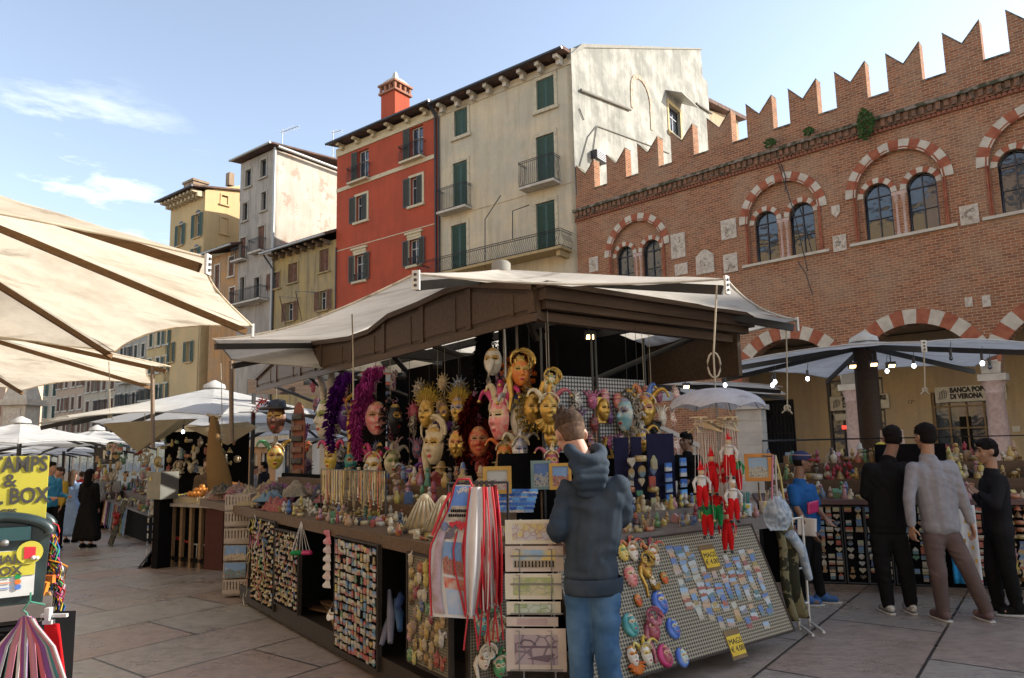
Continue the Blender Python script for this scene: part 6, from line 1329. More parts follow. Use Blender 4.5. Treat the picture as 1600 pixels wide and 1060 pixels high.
b.tube([apf(.72, .45 + v * .027, -.02) for v in range(21)], .005, 5, False); b.tube([A4(365, 60), A4(385, 30, .01), A4(440, 30, .01), A4(455, 60)], .006, 5, False); b.tube([A4(340, 100, -.03), A4(300, 190, -.03), A4(250, 320, -.03)], .009, 5, False); b.build('red_trim', REDT, o, True)
def hanging(label, T, B, m, w0, folds, dy, trim=REDT, group=None, name='apron', cat='apron'):
    o = thing(name, label, cat, A4(B[0], B[1], dy), 0, group)
    def f(u, v):
        x = (T[0] * (1 - v) + B[0] * v) + (u - .5) * w0 * (.45 + .55 * sin(pi * min(1, v * .8 + .15))); y = T[1] * (1 - v) + B[1] * v - abs(u - .5) * 40 * v; return A4(x, y, dy + .022 * sin(u * folds) * (.3 + v))
    b = MB(); b.grid(f, 24, 22); c = b.build('cloth', m, o, True); b = MB()
    for u in (0, 1): b.tube([f(u, v / 16) for v in range(17)], .006, 5, False)
    for u in (.2, .8): b.tube([f(u, 1), A4(B[0] + (u - .5) * w0, B[1] + 90, dy), A4(B[0] + (u - .5) * w0 * 1.3, B[1] + 170, dy)], .005, 4, False)
    b.build('red_trim', trim, o, True)
hanging('white apron with red edging folded just right of the printed one', (480, 70), (450, 745), CLW, 95, 9, -.03)
hanging('white and red striped apron at the middle of the hanging bunch', (505, 70), (520, 720), mat('red striped cloth', (.55, .04, .05), .8, col2=(.60, .56, .54), scale=5, lo=.48, hi=.52, vscale=(3, 3, .4)), 70, 12, .0)
hanging('plain white apron behind the striped one', (530, 70), (560, 700), CLW, 80, 10, .03)
hanging('crimson ribboned apron rightmost of the bunch', (555, 60), (590, 690), mat('crimson cloth', (.42, .02, .04), .8, col2=(.58, .5, .5), scale=3, lo=.5, hi=.54, vscale=(4, 4, .5)), 70, 11, .05)
# clip rail the aprons hang from
o = thing('clip_rail', 'black rail with clips from which the aprons hang', 'rail', A4(350, 60, .06), 0); b = MB(); b.tube([A4(330, 52, .05), A4(640, 45, .05)], .008, 5)
for x in (380, 430, 480, 505, 530, 560): b.box(A4(x, 52, .04), (.02, .015, .035))
b.tube([A4(330, 52, .05), A4(330, 300, .3)], .008, 5); b.tube([A4(640, 45, .05), A4(640, 300, .3)], .008, 5); b.build('rail', IRON, o, True)
# ---------------------------------------------------------------- prints rack
WIRE = mat('grey wire', (.25, .25, .24), .4, metal=.6); PAPER = mat('cream print paper', (.60, .57, .47), .7); PINKP = mat('pinkish paper', (.52, .45, .40), .7)
FPx = Fac(PY(790, 1050, 4.02), radians(84))
rk = thing('print_rack', 'wire rack holding mounted art prints in front of the kiosk corner', 'rack', FPx.W(FPx.at(838, 1050)[0], 0, 0), FPx.rz)
b = MB()
for px in (818, 868): q = FPx.at(px, 1050); b.tube([FPx.W(q[0], .02, 0.02), FPx.W(q[0], .02, FPx.at(px, 812)[1])], .006, 5)
for py in (868, 912, 958, 1046): 
    a, c = FPx.at(798, py), FPx.at(880, py); b.tube([FPx.W(a[0], -.02, a[1]), FPx.W(c[0], -.02, c[1])], .004, 4)
for px in (812, 862):
    for (ya, yb) in ((858, 893), (898, 935), (943, 962), (985, 1046)): a = FPx.at(px, ya); c = FPx.at(px, yb); b.tube([FPx.W(a[0] - .02, -.015, a[1]), FPx.W(a[0], -.016, a[1]), FPx.W(c[0], -.022, c[1])], .003, 4)
b.tube([FPx.W(0.0, .1, .02), FPx.W(.3, .1, .02)], .01, 5); b.build('wire_frame', WIRE, rk, True)
def sketchmat(name, c1, c2, c3, sc):
    m, t, b, L = nodes(name); v = coords(t); vo = N(t, 'TexVoronoi', feature='DISTANCE_TO_EDGE'); vo.inputs['Scale'].default_value = sc; L(v, vo.inputs['Vector'])
    c = mixc(t, ramp(t, noi(t, v, sc * .5, 4), (.42, 0.), (.6, 1.)), c1, c2); c = mixc(t, ramp(t, vo.outputs['Distance'], (.02, .9), (.06, 0.)), c, c3)
    L(c, b.inputs['Base Color']); b.inputs['Roughness'].default_value = .6; return m
arenam = mat('brown etching', (.15, .12, .10), .7, col2=(.45, .42, .36), scale=30, lo=.47, hi=.53)
for i, (y0, y1, x0, x1, pm, inner, lb) in enumerate(((812, 850, 790, 868, PAPER, sketchmat('old map print', (.50, .42, .18), (.42, .44, .50), (.30, .18, .25), 28), 'topmost print, an old town map in purple and yellow'), (853, 893, 790, 880, PINKP, mat('blue etched sky', (.25, .38, .52), .7, col2=(.58, .46, .18), scale=7, lo=.45, hi=.6), 'print of the round arena under a blue yellow sky'), (896, 936, 790, 877, PAPER, sketchmat('green map print', (.30, .36, .14), (.45, .42, .28), (.25, .28, .2), 22), 'green bird eye town print, third from top'), (940, 960, 792, 876, PAPER, sketchmat('green river print', (.26, .34, .16), (.42, .48, .42), (.2, .25, .15), 26), 'narrow green river print, fourth from top'), (964, 978, 792, 872, PINKP, mat('blank band', (.42, .33, .32), .7), 'pale print mostly covered by the lowest one'), (982, 1048, 792, 884, PINKP, sketchmat('violet bridge etching', (.36, .30, .31), (.30, .24, .27), (.12, .09, .12), 12), 'large violet etching of a stone bridge at the bottom'))):
    a = FPx.at(x0, y1); c = FPx.at(x1, y0); w_, h = c[0] - a[0], c[1] - a[1]; o = thing('art_print', lb + ' of the wire rack', 'print', FPx.W(a[0], -.008, a[1]), FPx.rz, None)
    b = MB(); b.bx(0, w_, -.003, .003, 0, h); b.build('mount', pm, o); b = MB(); mx, mz = w_ * (.14 if i != 4 else .2), h * .16; b.bx(mx, w_ - mx, -.0055, -.0035, mz, h - mz * .9); ip = b.build('picture', inner, o)
    if i == 1:
        b = MB(); zz = h * .2; b.bx(mx + .004, w_ - mx - .004, -.0085, -.006, mz, h * .45); b.build('arena', mat('arena etching', (.34, .29, .22), .8, col2=(.22, .18, .14), scale=20), ip)
        b = MB()
        for k in range(12):
            x = mx + .012 + k * (w_ - 2 * mx - .024) / 11
            for z_ in (mz + .004, h * .31): b.prism([(x - .004, z_), (x + .004, z_), (x + .004, z_ + .012), (x, z_ + .017), (x - .004, z_ + .012)], -.010, -.0087)
        b.build('arches', DARK, ip)
    if i == 5:
        b = MB(); q = .0
        b.tube([(w_ * .22, -.007, h * .62), (w_ * .3, -.007, h * .74), (w_ * .42, -.007, h * .72), (w_ * .5, -.007, h * .62)], .004, 4); b.prism([(w_ * .35, h * .3), (w_ * .7, h * .22), (w_ * .82, h * .42), (w_ * .55, h * .36)], -.009, -.006); b.bx(w_ * .2, w_ * .84, -.0085, -.006, h * .55, h * .6); b.build('bridge', mat('violet line', (.16, .12, .15), .8), ip)
# ---------------------------------------------------------------- lace parasol and puppets
LACE = canvas('white lace', (.55, .56, .60), (.36, .36, .42), .35, sc=9)
pc = PY(1120, 645, 5.45); Rp = 74 * pc.y / 1100; o = thing('lace_parasol', 'white lace parasol hanging from the canopy tip over the wooden puppets', 'parasol', pc, .2)
b = MB(); b.grid(lambda u, v: (Rp * sin(v * 1.42) / sin(1.42) * cos(2 * pi * u) * (1 - .04 * v * abs(sin(4 * 2 * pi * u))), Rp * sin(v * 1.42) / sin(1.42) * sin(2 * pi * u), Rp * .52 * (cos(v * 1.42)) - .03 * v * v * (abs(sin(4 * 2 * pi * u)) ) * -1), 64, 12); b.build('cover', LACE, o)
b = MB()
for k in range(8): a = 2 * pi * k / 8; b.tube([(Rp * sin(v * 1.42) * cos(a), Rp * sin(v * 1.42) * sin(a), Rp * .52 * cos(v * 1.42) - .008) for v in (0, .25, .5, .75, 1)], .004, 4)
b.tube([(0, 0, Rp * .5), (0, 0, -.35)], .007, 6); b.tube([(0, 0, Rp * .52), (0, 0, Rp * .52 + .06)], .006, 5); b.build('frame', WIRE, o)
b = MB(); b.tube([B_ + V((-.08, .0, -.05)), V((pc.x, pc.y, pc.z + .45)), V((pc.x + .0, pc.y, pc.z + .25))], .008, 5); b.tube([(pc.x + .05 * sin(t), pc.y, pc.z + .37 + .1 * cos(t)) for t in [k * .5 for k in range(13)]], .008, 5)
t_ = thing('hanging_rope', 'pale rope from the near canopy tip carrying the lace parasol', 'rope', (pc.x, pc.y, pc.z + .3), 0); b.build('rope', ROPE, t_, True)
SKINW = mat('turned wood', (.55, .40, .24), .6); WOODL = mat('light raw wood', (.58, .46, .30), .7); BLKP = mat('black puppet shoe', (.015, .015, .015), .4); STRING = mat('white string', (.60, .58, .54), .8)
def puppet(p, cols, rz, lb, top, h=.36):
    shirt, pants, hat = cols; k = h / .36; o = thing('string_puppet', lb, 'puppet', p, rz, 'string puppets under the lace parasol')
    b = MB(); b.ball((0, 0, .15 * k), (.022 * k, .024 * k, .028 * k), 10, 7); b.tube([(0, -.024 * k, .15 * k), (0, -.045 * k, .148 * k)], [.006 * k, .003 * k], 5); hd = b.build('head', SKINW, o)
    b = MB(); b.lathe([(.028 * k, .165 * k), (.024 * k, .18 * k), (.012 * k, .21 * k), (.002, .245 * k)], n=10); b.build('hat', hat, hd)
    b = MB(); b.lathe([(.028 * k, .03 * k), (.034 * k, .06 * k), (.036 * k, .10 * k), (.014 * k, .125 * k)], n=10, sc=(1, .7)); b.lathe([(.02 * k, .118 * k), (.042 * k, .112 * k), (.015 * k, .128 * k)], n=10)
    b.build('shirt', shirt, o)
    for s in (-1, 1):
        b = MB(); b.tube([(s * .032 * k, 0, .11 * k), (s * .06 * k, -.01, .07 * k), (s * .055 * k, -.02, .02 * k)], [.013 * k, .012 * k, .009 * k], 7); a = b.build('arm', shirt, o); b = MB(); b.ball((s * .055 * k, -.02, .008 * k), .011 * k, 7, 5); b.build('hand', SKINW, a)
        b = MB(); b.tube([(s * .014 * k, 0, .05 * k), (s * .022 * k, -.008 * k, -.02 * k), (s * .024 * k, .0, -.10 * k)], [.024 * k, .025 * k, .014 * k], 8); l = b.build('leg', pants, o); b = MB(); b.ball((s * .026 * k, -.014 * k, -.115 * k), (.014 * k, .028 * k, .012 * k), 8, 5); b.build('shoe', BLKP, l)
    b = MB()
    for q in ((0, 0, .2), (-.055, -.02, .02), (.055, -.02, .02), (-.024, 0, -.02), (.024, 0, -.02)): b.tube([(q[0] * k, q[1] - .012, q[2] * k), (q[0] * .5, -.02, top)], .0016, 3, False)
    b.build('strings', STRING, o)
    b = MB(); b.box((0, -.02, top), (.015, .16, .012)); b.box((0, -.02, top + .012), (.13, .015, .01)); b.box((0, -.06, top + .012), (.09, .012, .01)); b.build('control_bar', WOODL, o)
REDC = mat('red felt', (.50, .012, .015), .8); GRC = mat('green felt', (.02, .22, .07), .8); WHC = mat('white felt', (.58, .56, .54), .8)
for i, (px, py, cols, lb) in enumerate(((1097, 770, (WHC, REDC, REDC), 'puppet in white shirt and red trousers, uppermost left of the bunch'), (1113, 748, (REDC, REDC, REDC), 'small all red puppet high at the back of the bunch'), (1120, 800, (REDC, GRC, WHC), 'puppet with red shirt and green trousers in the middle of the bunch'), (1132, 765, (REDC, WHC, REDC), 'puppet in red shirt and white trousers behind the green one'), (1146, 790, (WHC, REDC, WHC), 'puppet with white shirt and red trousers, right front of the bunch'), (1150, 745, (GRC, REDC, REDC), 'puppet in green shirt and red hat, rightmost of the bunch'), (1106, 815, (GRC, REDC, REDC), 'green shirted puppet with red trousers, low left of the bunch'), (1137, 838, (REDC, REDC, REDC), 'lowest puppet, all red, in front of the cream board'), (1140, 722, (WHC, REDC, REDC), 'small puppet in white shirt, highest right of the bunch'))):
    Y = 5.28 + .07 * (i % 4); p = PY(px, py, Y); q = PY(px, 655 + (i * 5) % 20, Y); puppet(p, cols, cam_rz(p) + r.uniform(-.5, .5), lb, q.z - p.z, .36)
o = thing('puppet_ring', 'ring of raw wood bars from which the string puppets hang', 'hanger', PY(1120, 665, 5.4), 0); b = MB(); q = o.location
for k in range(30):
    a = k * .9; b.tube([q + V((.16 * cos(a), .1 * sin(a), .0 + .015 * (k % 4))), q + V((-.02 + .2 * cos(a + 1.2), .12 * sin(a + 1.2), -.05))], .007, 5)
for k in range(3): a = 2.1 * k; b.tube([q + V((.15 * cos(a), .1 * sin(a), 0)), V((pc.x, pc.y, pc.z + .2))], .003, 4)
b.build('bars', WOODL, o, True)
# plastic bags with straps, right end of the counter; pots with pens
PLA = mat('crinkled blue grey plastic', (.20, .26, .33), .2, col2=(.42, .48, .55), scale=14, bump=.6)
q = PY(1213, 775, 5.7); o = thing('plastic_bag', 'crinkled blue grey plastic bag hanging on pink and yellow straps at the counter end', 'bag', q, 0); k = q.y / 1100
b = MB(); b.grid(lambda u, v: ((2 * u - 1) * k * (5 + 17 * sin(pi * min(.9, v * .8 + .05)) ) , -.07 * sin(pi * u) * sin(pi * min(1, v + .1)) + .012 * mnoise.noise(V((u * 9, v * 9, 0))), -v * 52 * k + .008 * mnoise.noise(V((u * 12, v * 12, 5)))), 24, 24); b.grid(lambda u, v: ((2 * u - 1) * k * (5 + 17 * sin(pi * min(.9, v * .8 + .05))), .05 * sin(pi * u) * sin(pi * min(1, v + .1)), -v * 52 * k), 16, 16); b.build('bag', PLA, o)
for j, (m_, x0_, x1_) in enumerate(((mat('pink strap', (.52, .22, .30), .7), -8, -2), (mat('yellow strap', (.50, .42, .18), .7), 10, 2), (mat('grey strap', (.45, .42, .40), .7), 0, 2))):
    b = MB(); b.tube([(x0_ * k, -.02, -5 * k), (x0_ * .7 * k, -.02, 30 * k), (x1_ * k, -.01, 62 * k)], .008, 5); b.build('strap', m_, o)
b = MB(); b.tube([(2 * k, 0, 60 * k), (2 * k, .3, 60 * k)], .006, 4); b.build('hook', WIRE, o)
for i, (px, m_, lb) in enumerate(((1166, mat('printed blue pot', (.25, .35, .45), .5, col2=(.6, .58, .5), scale=20), 'blue printed pot holding green pens'), (1196, mat('speckled beige pot', (.40, .34, .27), .7, col2=(.55, .5, .42), scale=30), 'beige speckled pot with yellow label'))):
    x = FKR.at(px, 805, -.7)[0]; p = FKR.W(x, -.7, .956); o = thing('pot', lb + ' at the right end of the grey counter', 'pot', p, 0); b = MB(); b.lathe([(.045, 0), (.05, .11), (.047, .11), (.042, .02)], n=14); b.build('pot', m_, o)
    b = MB()
    for j in range(11 if i == 0 else 3): a = j * 2.4; b.tube([(.02 * cos(a), .02 * sin(a), .02), (.04 * cos(a), .04 * sin(a), .21)], .004, 4)
    b.build('pens', MC['teal'] if i == 0 else WOODL, o); b = MB(); b.bx(-.02, .02, -.053, -.05, .07, .1); b.build('label', YPAP, o)
# camouflage bag and folding stand at the right end of the kiosk
CAMO = mat('camouflage cloth', (.03, .03, .02), .9, col2=(.16, .14, .08), scale=9, lo=.5, hi=.52)
o = thing('camouflage_cloth', 'camouflage cloth bundle hanging at the right end below the counter', 'cloth', KW(1.72, -.98, .12), KRZ); b = MB(); b.grid(lambda u, v: (.02 + .22 * u + .03 * sin(v * 7), -.05 * sin(u * 9) - .1 * v, .8 * (1 - v) + .0), 14, 16); b.build('cloth', CAMO, o, solid=.01)
o = thing('display_stand', 'white tubular folding stand wrapped in plastic beside the right end of the kiosk', 'stand', KW(2.0, -1.0, 0), KRZ); b = MB()
for x in (0, .16): b.tube([(x, 0, .0), (x, 0, .95)], .012, 6); b.tube([(x, -.02, .03), (x - .2, -.25, .03)], .012, 6)
for z in (.2, .5, .93): b.tube([(0, 0, z), (.16, 0, z)], .01, 5)
b.build('frame', mat('white enamel tube', (.55, .54, .5), .4), o); b = MB(); b.tube([(-.12, -.05, .82), (-.02, -.08, .68), (.08, -.08, .42)], [.05, .045, .03], 8); b.build('wrapped_roll', PLA, o)
# ---------------------------------------------------------------- open bays on the left front
def PLp(px, py, lift=.03): x, z = PLF.at(px, py); return PLF.W(x, -lift, z)
q = PLF.at(510, 985); p = PLp(510, 985, -.22); p.z = .145; o = thing('wicker_basket', 'round wicker basket lined with white cloth on the base shelf', 'basket', p, 0)
b = MB(); b.lathe([(.13, 0), (.15, .02), (.19, .14), (.195, .15), (.18, .14), (.13, .03), (.0, .03)], n=24); b.build('basket', mat('wicker', (.42, .28, .10), .8, col2=(.22, .13, .05), scale=40, bump=.8, lo=.45, hi=.55), o)
b = MB(); b.grid(lambda u, v: ((.175 + .03 * v) * cos(2 * pi * u), (.175 + .03 * v) * sin(2 * pi * u), .16 - .06 * v + .012 * sin(u * 40)), 40, 4); b.build('lining', CLW, o, solid=.003); b = MB(); b.tube([(.17 * cos(t), 0, .14 + .17 * sin(t)) for t in [pi * k / 10 for k in range(11)]], .008, 5); b.build('handle', TBL, o)
for i in range(16): a, rr = r.uniform(0, 6.28), r.uniform(0, .1); inst('toy', TR[(i * 3) % 8], p + V((rr * cos(a), rr * sin(a), .06 + .03 * r.random())), (r.uniform(-1, 1), r.uniform(-1, 1), a), r.uniform(.9, 1.3), 'small bright toy inside the wicker basket', 'toy', 'toys in the wicker basket')
for i, (px, py, L_, ang) in enumerate(((455, 955, .7, .1), (478, 965, .6, .3), (470, 945, .5, -.2), (490, 962, .75, .05))):
    p = PLp(px, py, -.22); p.z = .16 + .03 * i; inst('plank', box_mesh('plank', L_, .08, .02, TBL), p, (0, 0, KRZ + pi / 2 + ang), 1, ('loose board', 'short loose board', 'smallest loose board', 'longest loose board')[i] + ' lying on the base shelf of the kiosk', 'board')
o = thing('balloon_toy', 'white strings with green and pink balloon ends hanging in the open bay', 'toy', PLp(470, 862, .0), 0); q = o.location; k = q.y / 1100
b = MB()
for dx in (-14, -9, -2, 3, 9, 14): b.tube([q + V((0, 0, 45 * k)), q + V((dx * k, 0, 0))], .003, 4)
b.build('strings', STRING, o, True)
for dx, m_ in ((-10, GRC), (-3, GRC), (6, MC['magenta']), (12, MC['magenta'])): b = MB(); b.ball(q + V((dx * k, 0, -2 * k)), (.04, .025, .022), 8, 6); b.build('balloon', m_, o, True)
def bunch(px, py0, py1, w_, m_, lb, n=6, name='hanging_bags', cat='bag'):
    p = PLp(px, py0, .0); k = p.y / 1100; o = thing(name, lb, cat, p, FKL.rz)
    for i in range(n):
        a = -i * (py1 - py0) / n * k; b = MB(); rr = random.Random(i); b.grid(lambda u, v: ((2 * u - 1) * w_ * k * (.35 + .65 * v) + rr.uniform(-.0, .01), -.03 * sin(pi * u) * (1 + .5 * sin(v * 9)), a - v * (py1 - py0) / n * 1.6 * k), 8, 8); b.build('bag', m_, o)
bunch(513, 828, 905, 11, palette('printed pouch', [(.5, .42, .38), (.45, .12, .14), (.5, .47, .44), (.4, .3, .3)], .6), 'bunch of small pale and red pouches hanging in the open bay', 6)
FE_ = [mat('long %s strip' % n, c, .7) for n, c in (('pale', (.16, .16, .2)), ('blue', (.04, .08, .16)), ('navy', (.03, .05, .12)))]
for i, (px, py, px2, py2) in enumerate(((588, 925, 610, 1005), (598, 940, 625, 985), (605, 930, 622, 950), (590, 960, 596, 1008))):
    a, c = PLp(px, py, -.1), PLp(px2, py2, 0); o = thing('umbrella_sleeve', ('pale', 'blue', 'dark blue', 'short grey')[i] + ' cloth sleeve leaning in the dark bay left of the tiny mask board', 'sleeve', c, 0); b = MB(); b.tube([a, (a + c) / 2 + V((.01, 0, .01)), c], [.012, .03, .018], 8); b.build('sleeve', FE_[i % 3], o, True)
# corner bracelets, colourful
FB_ = palette('neon cord', [(.5, .05, .3), (.05, .3, .1), (.5, .4, .05), (.08, .08, .3), (.5, .2, .03), (.3, .3, .3)], .7)
for i in range(46):
    px, py = 402 + r.uniform(-10, 22), 812 + r.uniform(-8, 120) * (1 if i > 12 else .3); p = PLp(px, py, .03 + r.random() * .05); b = MB(); b.tube([(0, 0, .03), (r.uniform(-.02, .02), .01, -.03), (r.uniform(-.03, .03), 0, -.09)], .005, 4); o = b.build('bracelet', FB_ if i < 14 else GLAMA); o.location = p; tag(o, 'coloured cord bracelet hung at the left kiosk corner', 'bracelet', 'cord bracelets at the left corner')
# ropes and straps hanging from the canopies
def rope(px, y0, y1, Y, lb, knot=True, rr=.008, m_=None):
    a, c = PY(px, y0, Y), PY(px + 2, y1, Y); o = thing('hanging_rope', lb, 'rope', c, 0); b = MB(); b.tube([a, (a + c) / 2 + V((.005, 0, 0)), c], rr, 5)
    if knot:
        for i in range(3): b.tube([c + V((.035 * cos(t) * (1 - .2 * i), .01 * i, .03 * sin(t + i))) for t in [k * .6 for k in range(11)]], rr, 5)
        b.tube([c, c + V((-.06, 0, -.05))], rr, 5); b.tube([c, c + V((.05, 0, -.06))], rr, 5)
    b.build('rope', m_ or ROPE, o, True)
rope(1228, 510, 638, C_.y, 'pale rope with a big knot hanging from the right canopy tip'); rope(1443, 545, 610, 8.7, 'white rope with a knot hanging from the near tip of the right parasol')
rope(550, 488, 625, 7.0, 'pale rope hanging in front of the brown fascia', False); rope(788, 505, 590, 6.3, 'chain hanging at the roof corner', False, .01, WIRE); rope(1007, 560, 600, 7.6, 'dark chain over the gold jester mask', False, .006, IRON)
STR = wood('canvas wrapped strap', (.22, .16, .11), (.16, .11, .08))
for px, y0, y1, Y, lb in ((361, 564, 690, 9.7, 'brown wrapped strap hanging at the left rear corner of the kiosk canopy'), (238, 572, 700, 11.1, 'brown strap hanging from the second beige parasol')):
    a, c = PY(px, y0, Y), PY(px + 1, y1, Y); o = thing('canvas_strap', lb, 'strap', c, 0); b = MB(); b.tube([a, c], .03, 6); b.build('strap', STR, o, True)
for px, y0, y1, Y in ((170, 565, 650, 11.5), (345, 568, 682, 10.5), (226, 640, 715, 12.8)): rope(px, y0, y1, Y, 'thin cord ending in a knot, seen at picture %s' % ('left under the beige parasol', 'centre left beside the wrapped strap', 'left at the fruit stall parasol')[(170, 345, 226).index(px)], True, .006)
# lamps: halogen floods and bulbs that are lit in the photo
def flood(p, lb, rz=0, lit=True, tiltx=-.5, s=1.):
    o = thing('flood_lamp', lb, 'lamp', p, rz, 'small flood lamps under the canopies'); R = Matrix.Rotation(tiltx, 3, 'X'); b = MB(); b.box((0, 0, 0), (.11 * s, .05 * s, .08 * s), R=R); b.tube([(0, .03, 0), (0, .05, .14)], .008, 5); b.build('housing', IRON, o)
    b = MB(); b.box(R @ V((0, -.028 * s, 0)), (.08 * s, .006, .055 * s), R=R); b.build('glass', LTW if lit else GLASS, o)
for px, py, Y, lb in ((853, 541, 6.9, 'lit flood lamp left of the pair under the kiosk roof'), (922, 524, 7.1, 'lit flood lamp right of the pair under the kiosk roof'), (1072, 603, 10.5, 'lit flood lamp seen behind the lace parasol'), (1332, 571, 10.2, 'leftmost lit lamp of three on the dark post'), (1365, 568, 10.0, 'middle lit lamp of three on the dark post'), (1393, 570, 10.2, 'rightmost lit lamp of three on the dark post')):
    flood(PY(px, py, Y), lb, cam_rz(PY(px, py, Y)) + .2, True, .9, 1.0)
for px, py, Y, lb in ((684, 570, 8.2, 'unlit spot lamp under the kiosk roof'), (628, 588, 9.0, 'unlit spot lamp further back under the kiosk roof')): flood(PY(px, py, Y), lb, cam_rz(PY(px, py, Y)), False, -.6, 1.)
def bulb(px, py, Y, lb, lit=True):
    p = PY(px, py, Y); o = thing('hanging_bulb', lb, 'bulb', p, 0, 'bulbs strung under the right parasol'); b = MB(); b.tube([(0, 0, .03), (0, 0, .12)], .018, 7); b.tube([(0, 0, .1), (.02, 0, .22)], .004, 4); b.build('socket', IRON, o); b = MB(); b.ball((0, 0, 0), (.026, .026, .032), 8, 6); b.build('glass', LTC if lit else GLASS, o)
for px, py, Y, lit, lb in ((1211, 597, 9.6, 1, 'upper lit bulb of the left pair'), (1207, 602, 9.9, 1, 'lower lit bulb of the left pair'), (1262, 592, 9.8, 1, 'single lit bulb left of the dark post'), (1386, 580, 9.8, 1, 'lit bulb just right of the dark post'), (1428, 572, 9.2, 1, 'lit bulb left of the white knotted rope'), (1486, 560, 9.0, 0, 'unlit bulb right of the white knotted rope'), (1535, 568, 8.9, 1, 'lit bulb at the right under the parasol'), (1547, 574, 9.0, 0, 'unlit bulb next to the rightmost lit one'), (1133, 602, 9.8, 1, 'lit bulb above the lace parasol'), (286, 675, 11.8, 1, 'lit bulb under the fruit stall parasol')): bulb(px, py, Y, lb + (' under the right parasol' if px > 1180 else ''), bool(lit))
# ================================================================ PEOPLE
def capsule(b, p0, r0, p1, r1, n=12):
    p0, p1 = V(p0), V(p1); d = (p1 - p0)
    if d.length < 1e-5: d = V((0, 0, .001))
    d.normalize(); a = d.orthogonal().normalized(); c = d.cross(a); rs = []
    def ring(p, r): rs.append([p + (a * cos(2 * pi * k / n) + c * sin(2 * pi * k / n)) * r for k in range(n)])
    for t in (80, 55, 28): ring(p0 - d * r0 * sin(radians(t)), r0 * cos(radians(t)))
    ring(p0, r0); ring(p1, r1)
    for t in (28, 55, 80): ring(p1 + d * r1 * sin(radians(t)), r1 * cos(radians(t)))
    b.rings(rs)
def remesh(name, b, vox, smooth, m, parent, fold=0., fs=(9, 9, 4), seed=0, fold2=0.):
    o = b.build('tmp', m); md = o.modifiers.new('r', 'REMESH'); md.mode = 'VOXEL'; md.voxel_size = vox; md.use_smooth_shade = True
    if smooth: s_ = o.modifiers.new('s', 'SMOOTH'); s_.iterations = smooth; s_.factor = .5
    dg = bpy.context.evaluated_depsgraph_get(); me = bpy.data.meshes.new_from_object(o.evaluated_get(dg)); old = o.data; bpy.data.objects.remove(o); bpy.data.meshes.remove(old)
    if fold:
        me.update(); o3 = V((seed, seed * .7, 0)); nn = [v.normal.copy() for v in me.vertices]
        for v, q in zip(me.vertices, nn):
            c = v.co; w_ = mnoise.noise(V((c.x * fs[0], c.y * fs[1], c.z * fs[2])) + o3); w2 = mnoise.noise(V((c.x * fs[0] * 2.3 + c.z * 6, c.y * fs[1] * 2.3, c.z * fs[2] * 2.6)) + o3)
            w3 = mnoise.noise(V((c.x * 3.1, c.y * 3.1, c.z * 2.3)) + o3); w4 = mnoise.noise(V((c.x * 4 + c.z * 3, c.y * 4, c.z * 5)) + o3); v.co = c + q * (fold * (sin(c.z * (34 if fs[2] > 8 else 20) + (c.x - c.y) * 14 + 11 * w4) * max(0, .25 + 1.6 * w3) * .8 + .5 * w4 + .12 * w2))
    me.materials.clear(); me.materials.append(m); me.name = name
    for p in me.polygons: p.material_index = 0; p.use_smooth = True
    ob = bpy.data.objects.new(name, me); C.objects.link(ob); ob.parent = parent; MW[ob.name] = MW[parent.name]
    inv = MW[parent.name].inverted(); me.transform(inv); return ob
def hand(b, w, d, n, k=1., curl=.5, side=1):
    """palm and five fingers from the wrist w along d; n = palm normal; curl bends towards n"""
    d = d.normalized(); n = (n - d * n.dot(d)).normalized(); s = d.cross(n) * side
    for t in (-.027, -.009, .009, .027): capsule(b, w + d * .01 * k + s * t * .6 * k, .014 * k, w + d * .085 * k + s * t * k, .0115 * k, 8)
    for i, (t, L_) in enumerate(((-.03, .062), (-.011, .076), (.009, .08), (.028, .072))):
        a = w + d * .088 * k + s * t * k; c1 = curl * (1.1 - .1 * i); e1 = (d * cos(c1 * .6) + n * sin(c1 * .6)); e2 = (d * cos(c1 * 1.5) + n * sin(c1 * 1.5)); e3 = d * cos(c1 * 2.2) + n * sin(c1 * 2.2)
        p1 = a + e1 * L_ * .45 * k; p2 = p1 + e2 * L_ * .32 * k; p3 = p2 + e3 * L_ * .24 * k
        capsule(b, a, .0095 * k, p1, .0088 * k, 8); capsule(b, p1, .0088 * k, p2, .008 * k, 8); capsule(b, p2, .008 * k, p3, .0068 * k, 8)
    a = w + d * .03 * k + s * .03 * k; e = (d * .6 + s * .7 + n * .35).normalized(); p1 = a + e * .04 * k; capsule(b, a, .0125 * k, p1, .010 * k, 8); e2 = (d * .9 + s * .2 + n * .3).normalized(); capsule(b, p1, .010 * k, p1 + e2 * .03 * k, .0075 * k, 8)
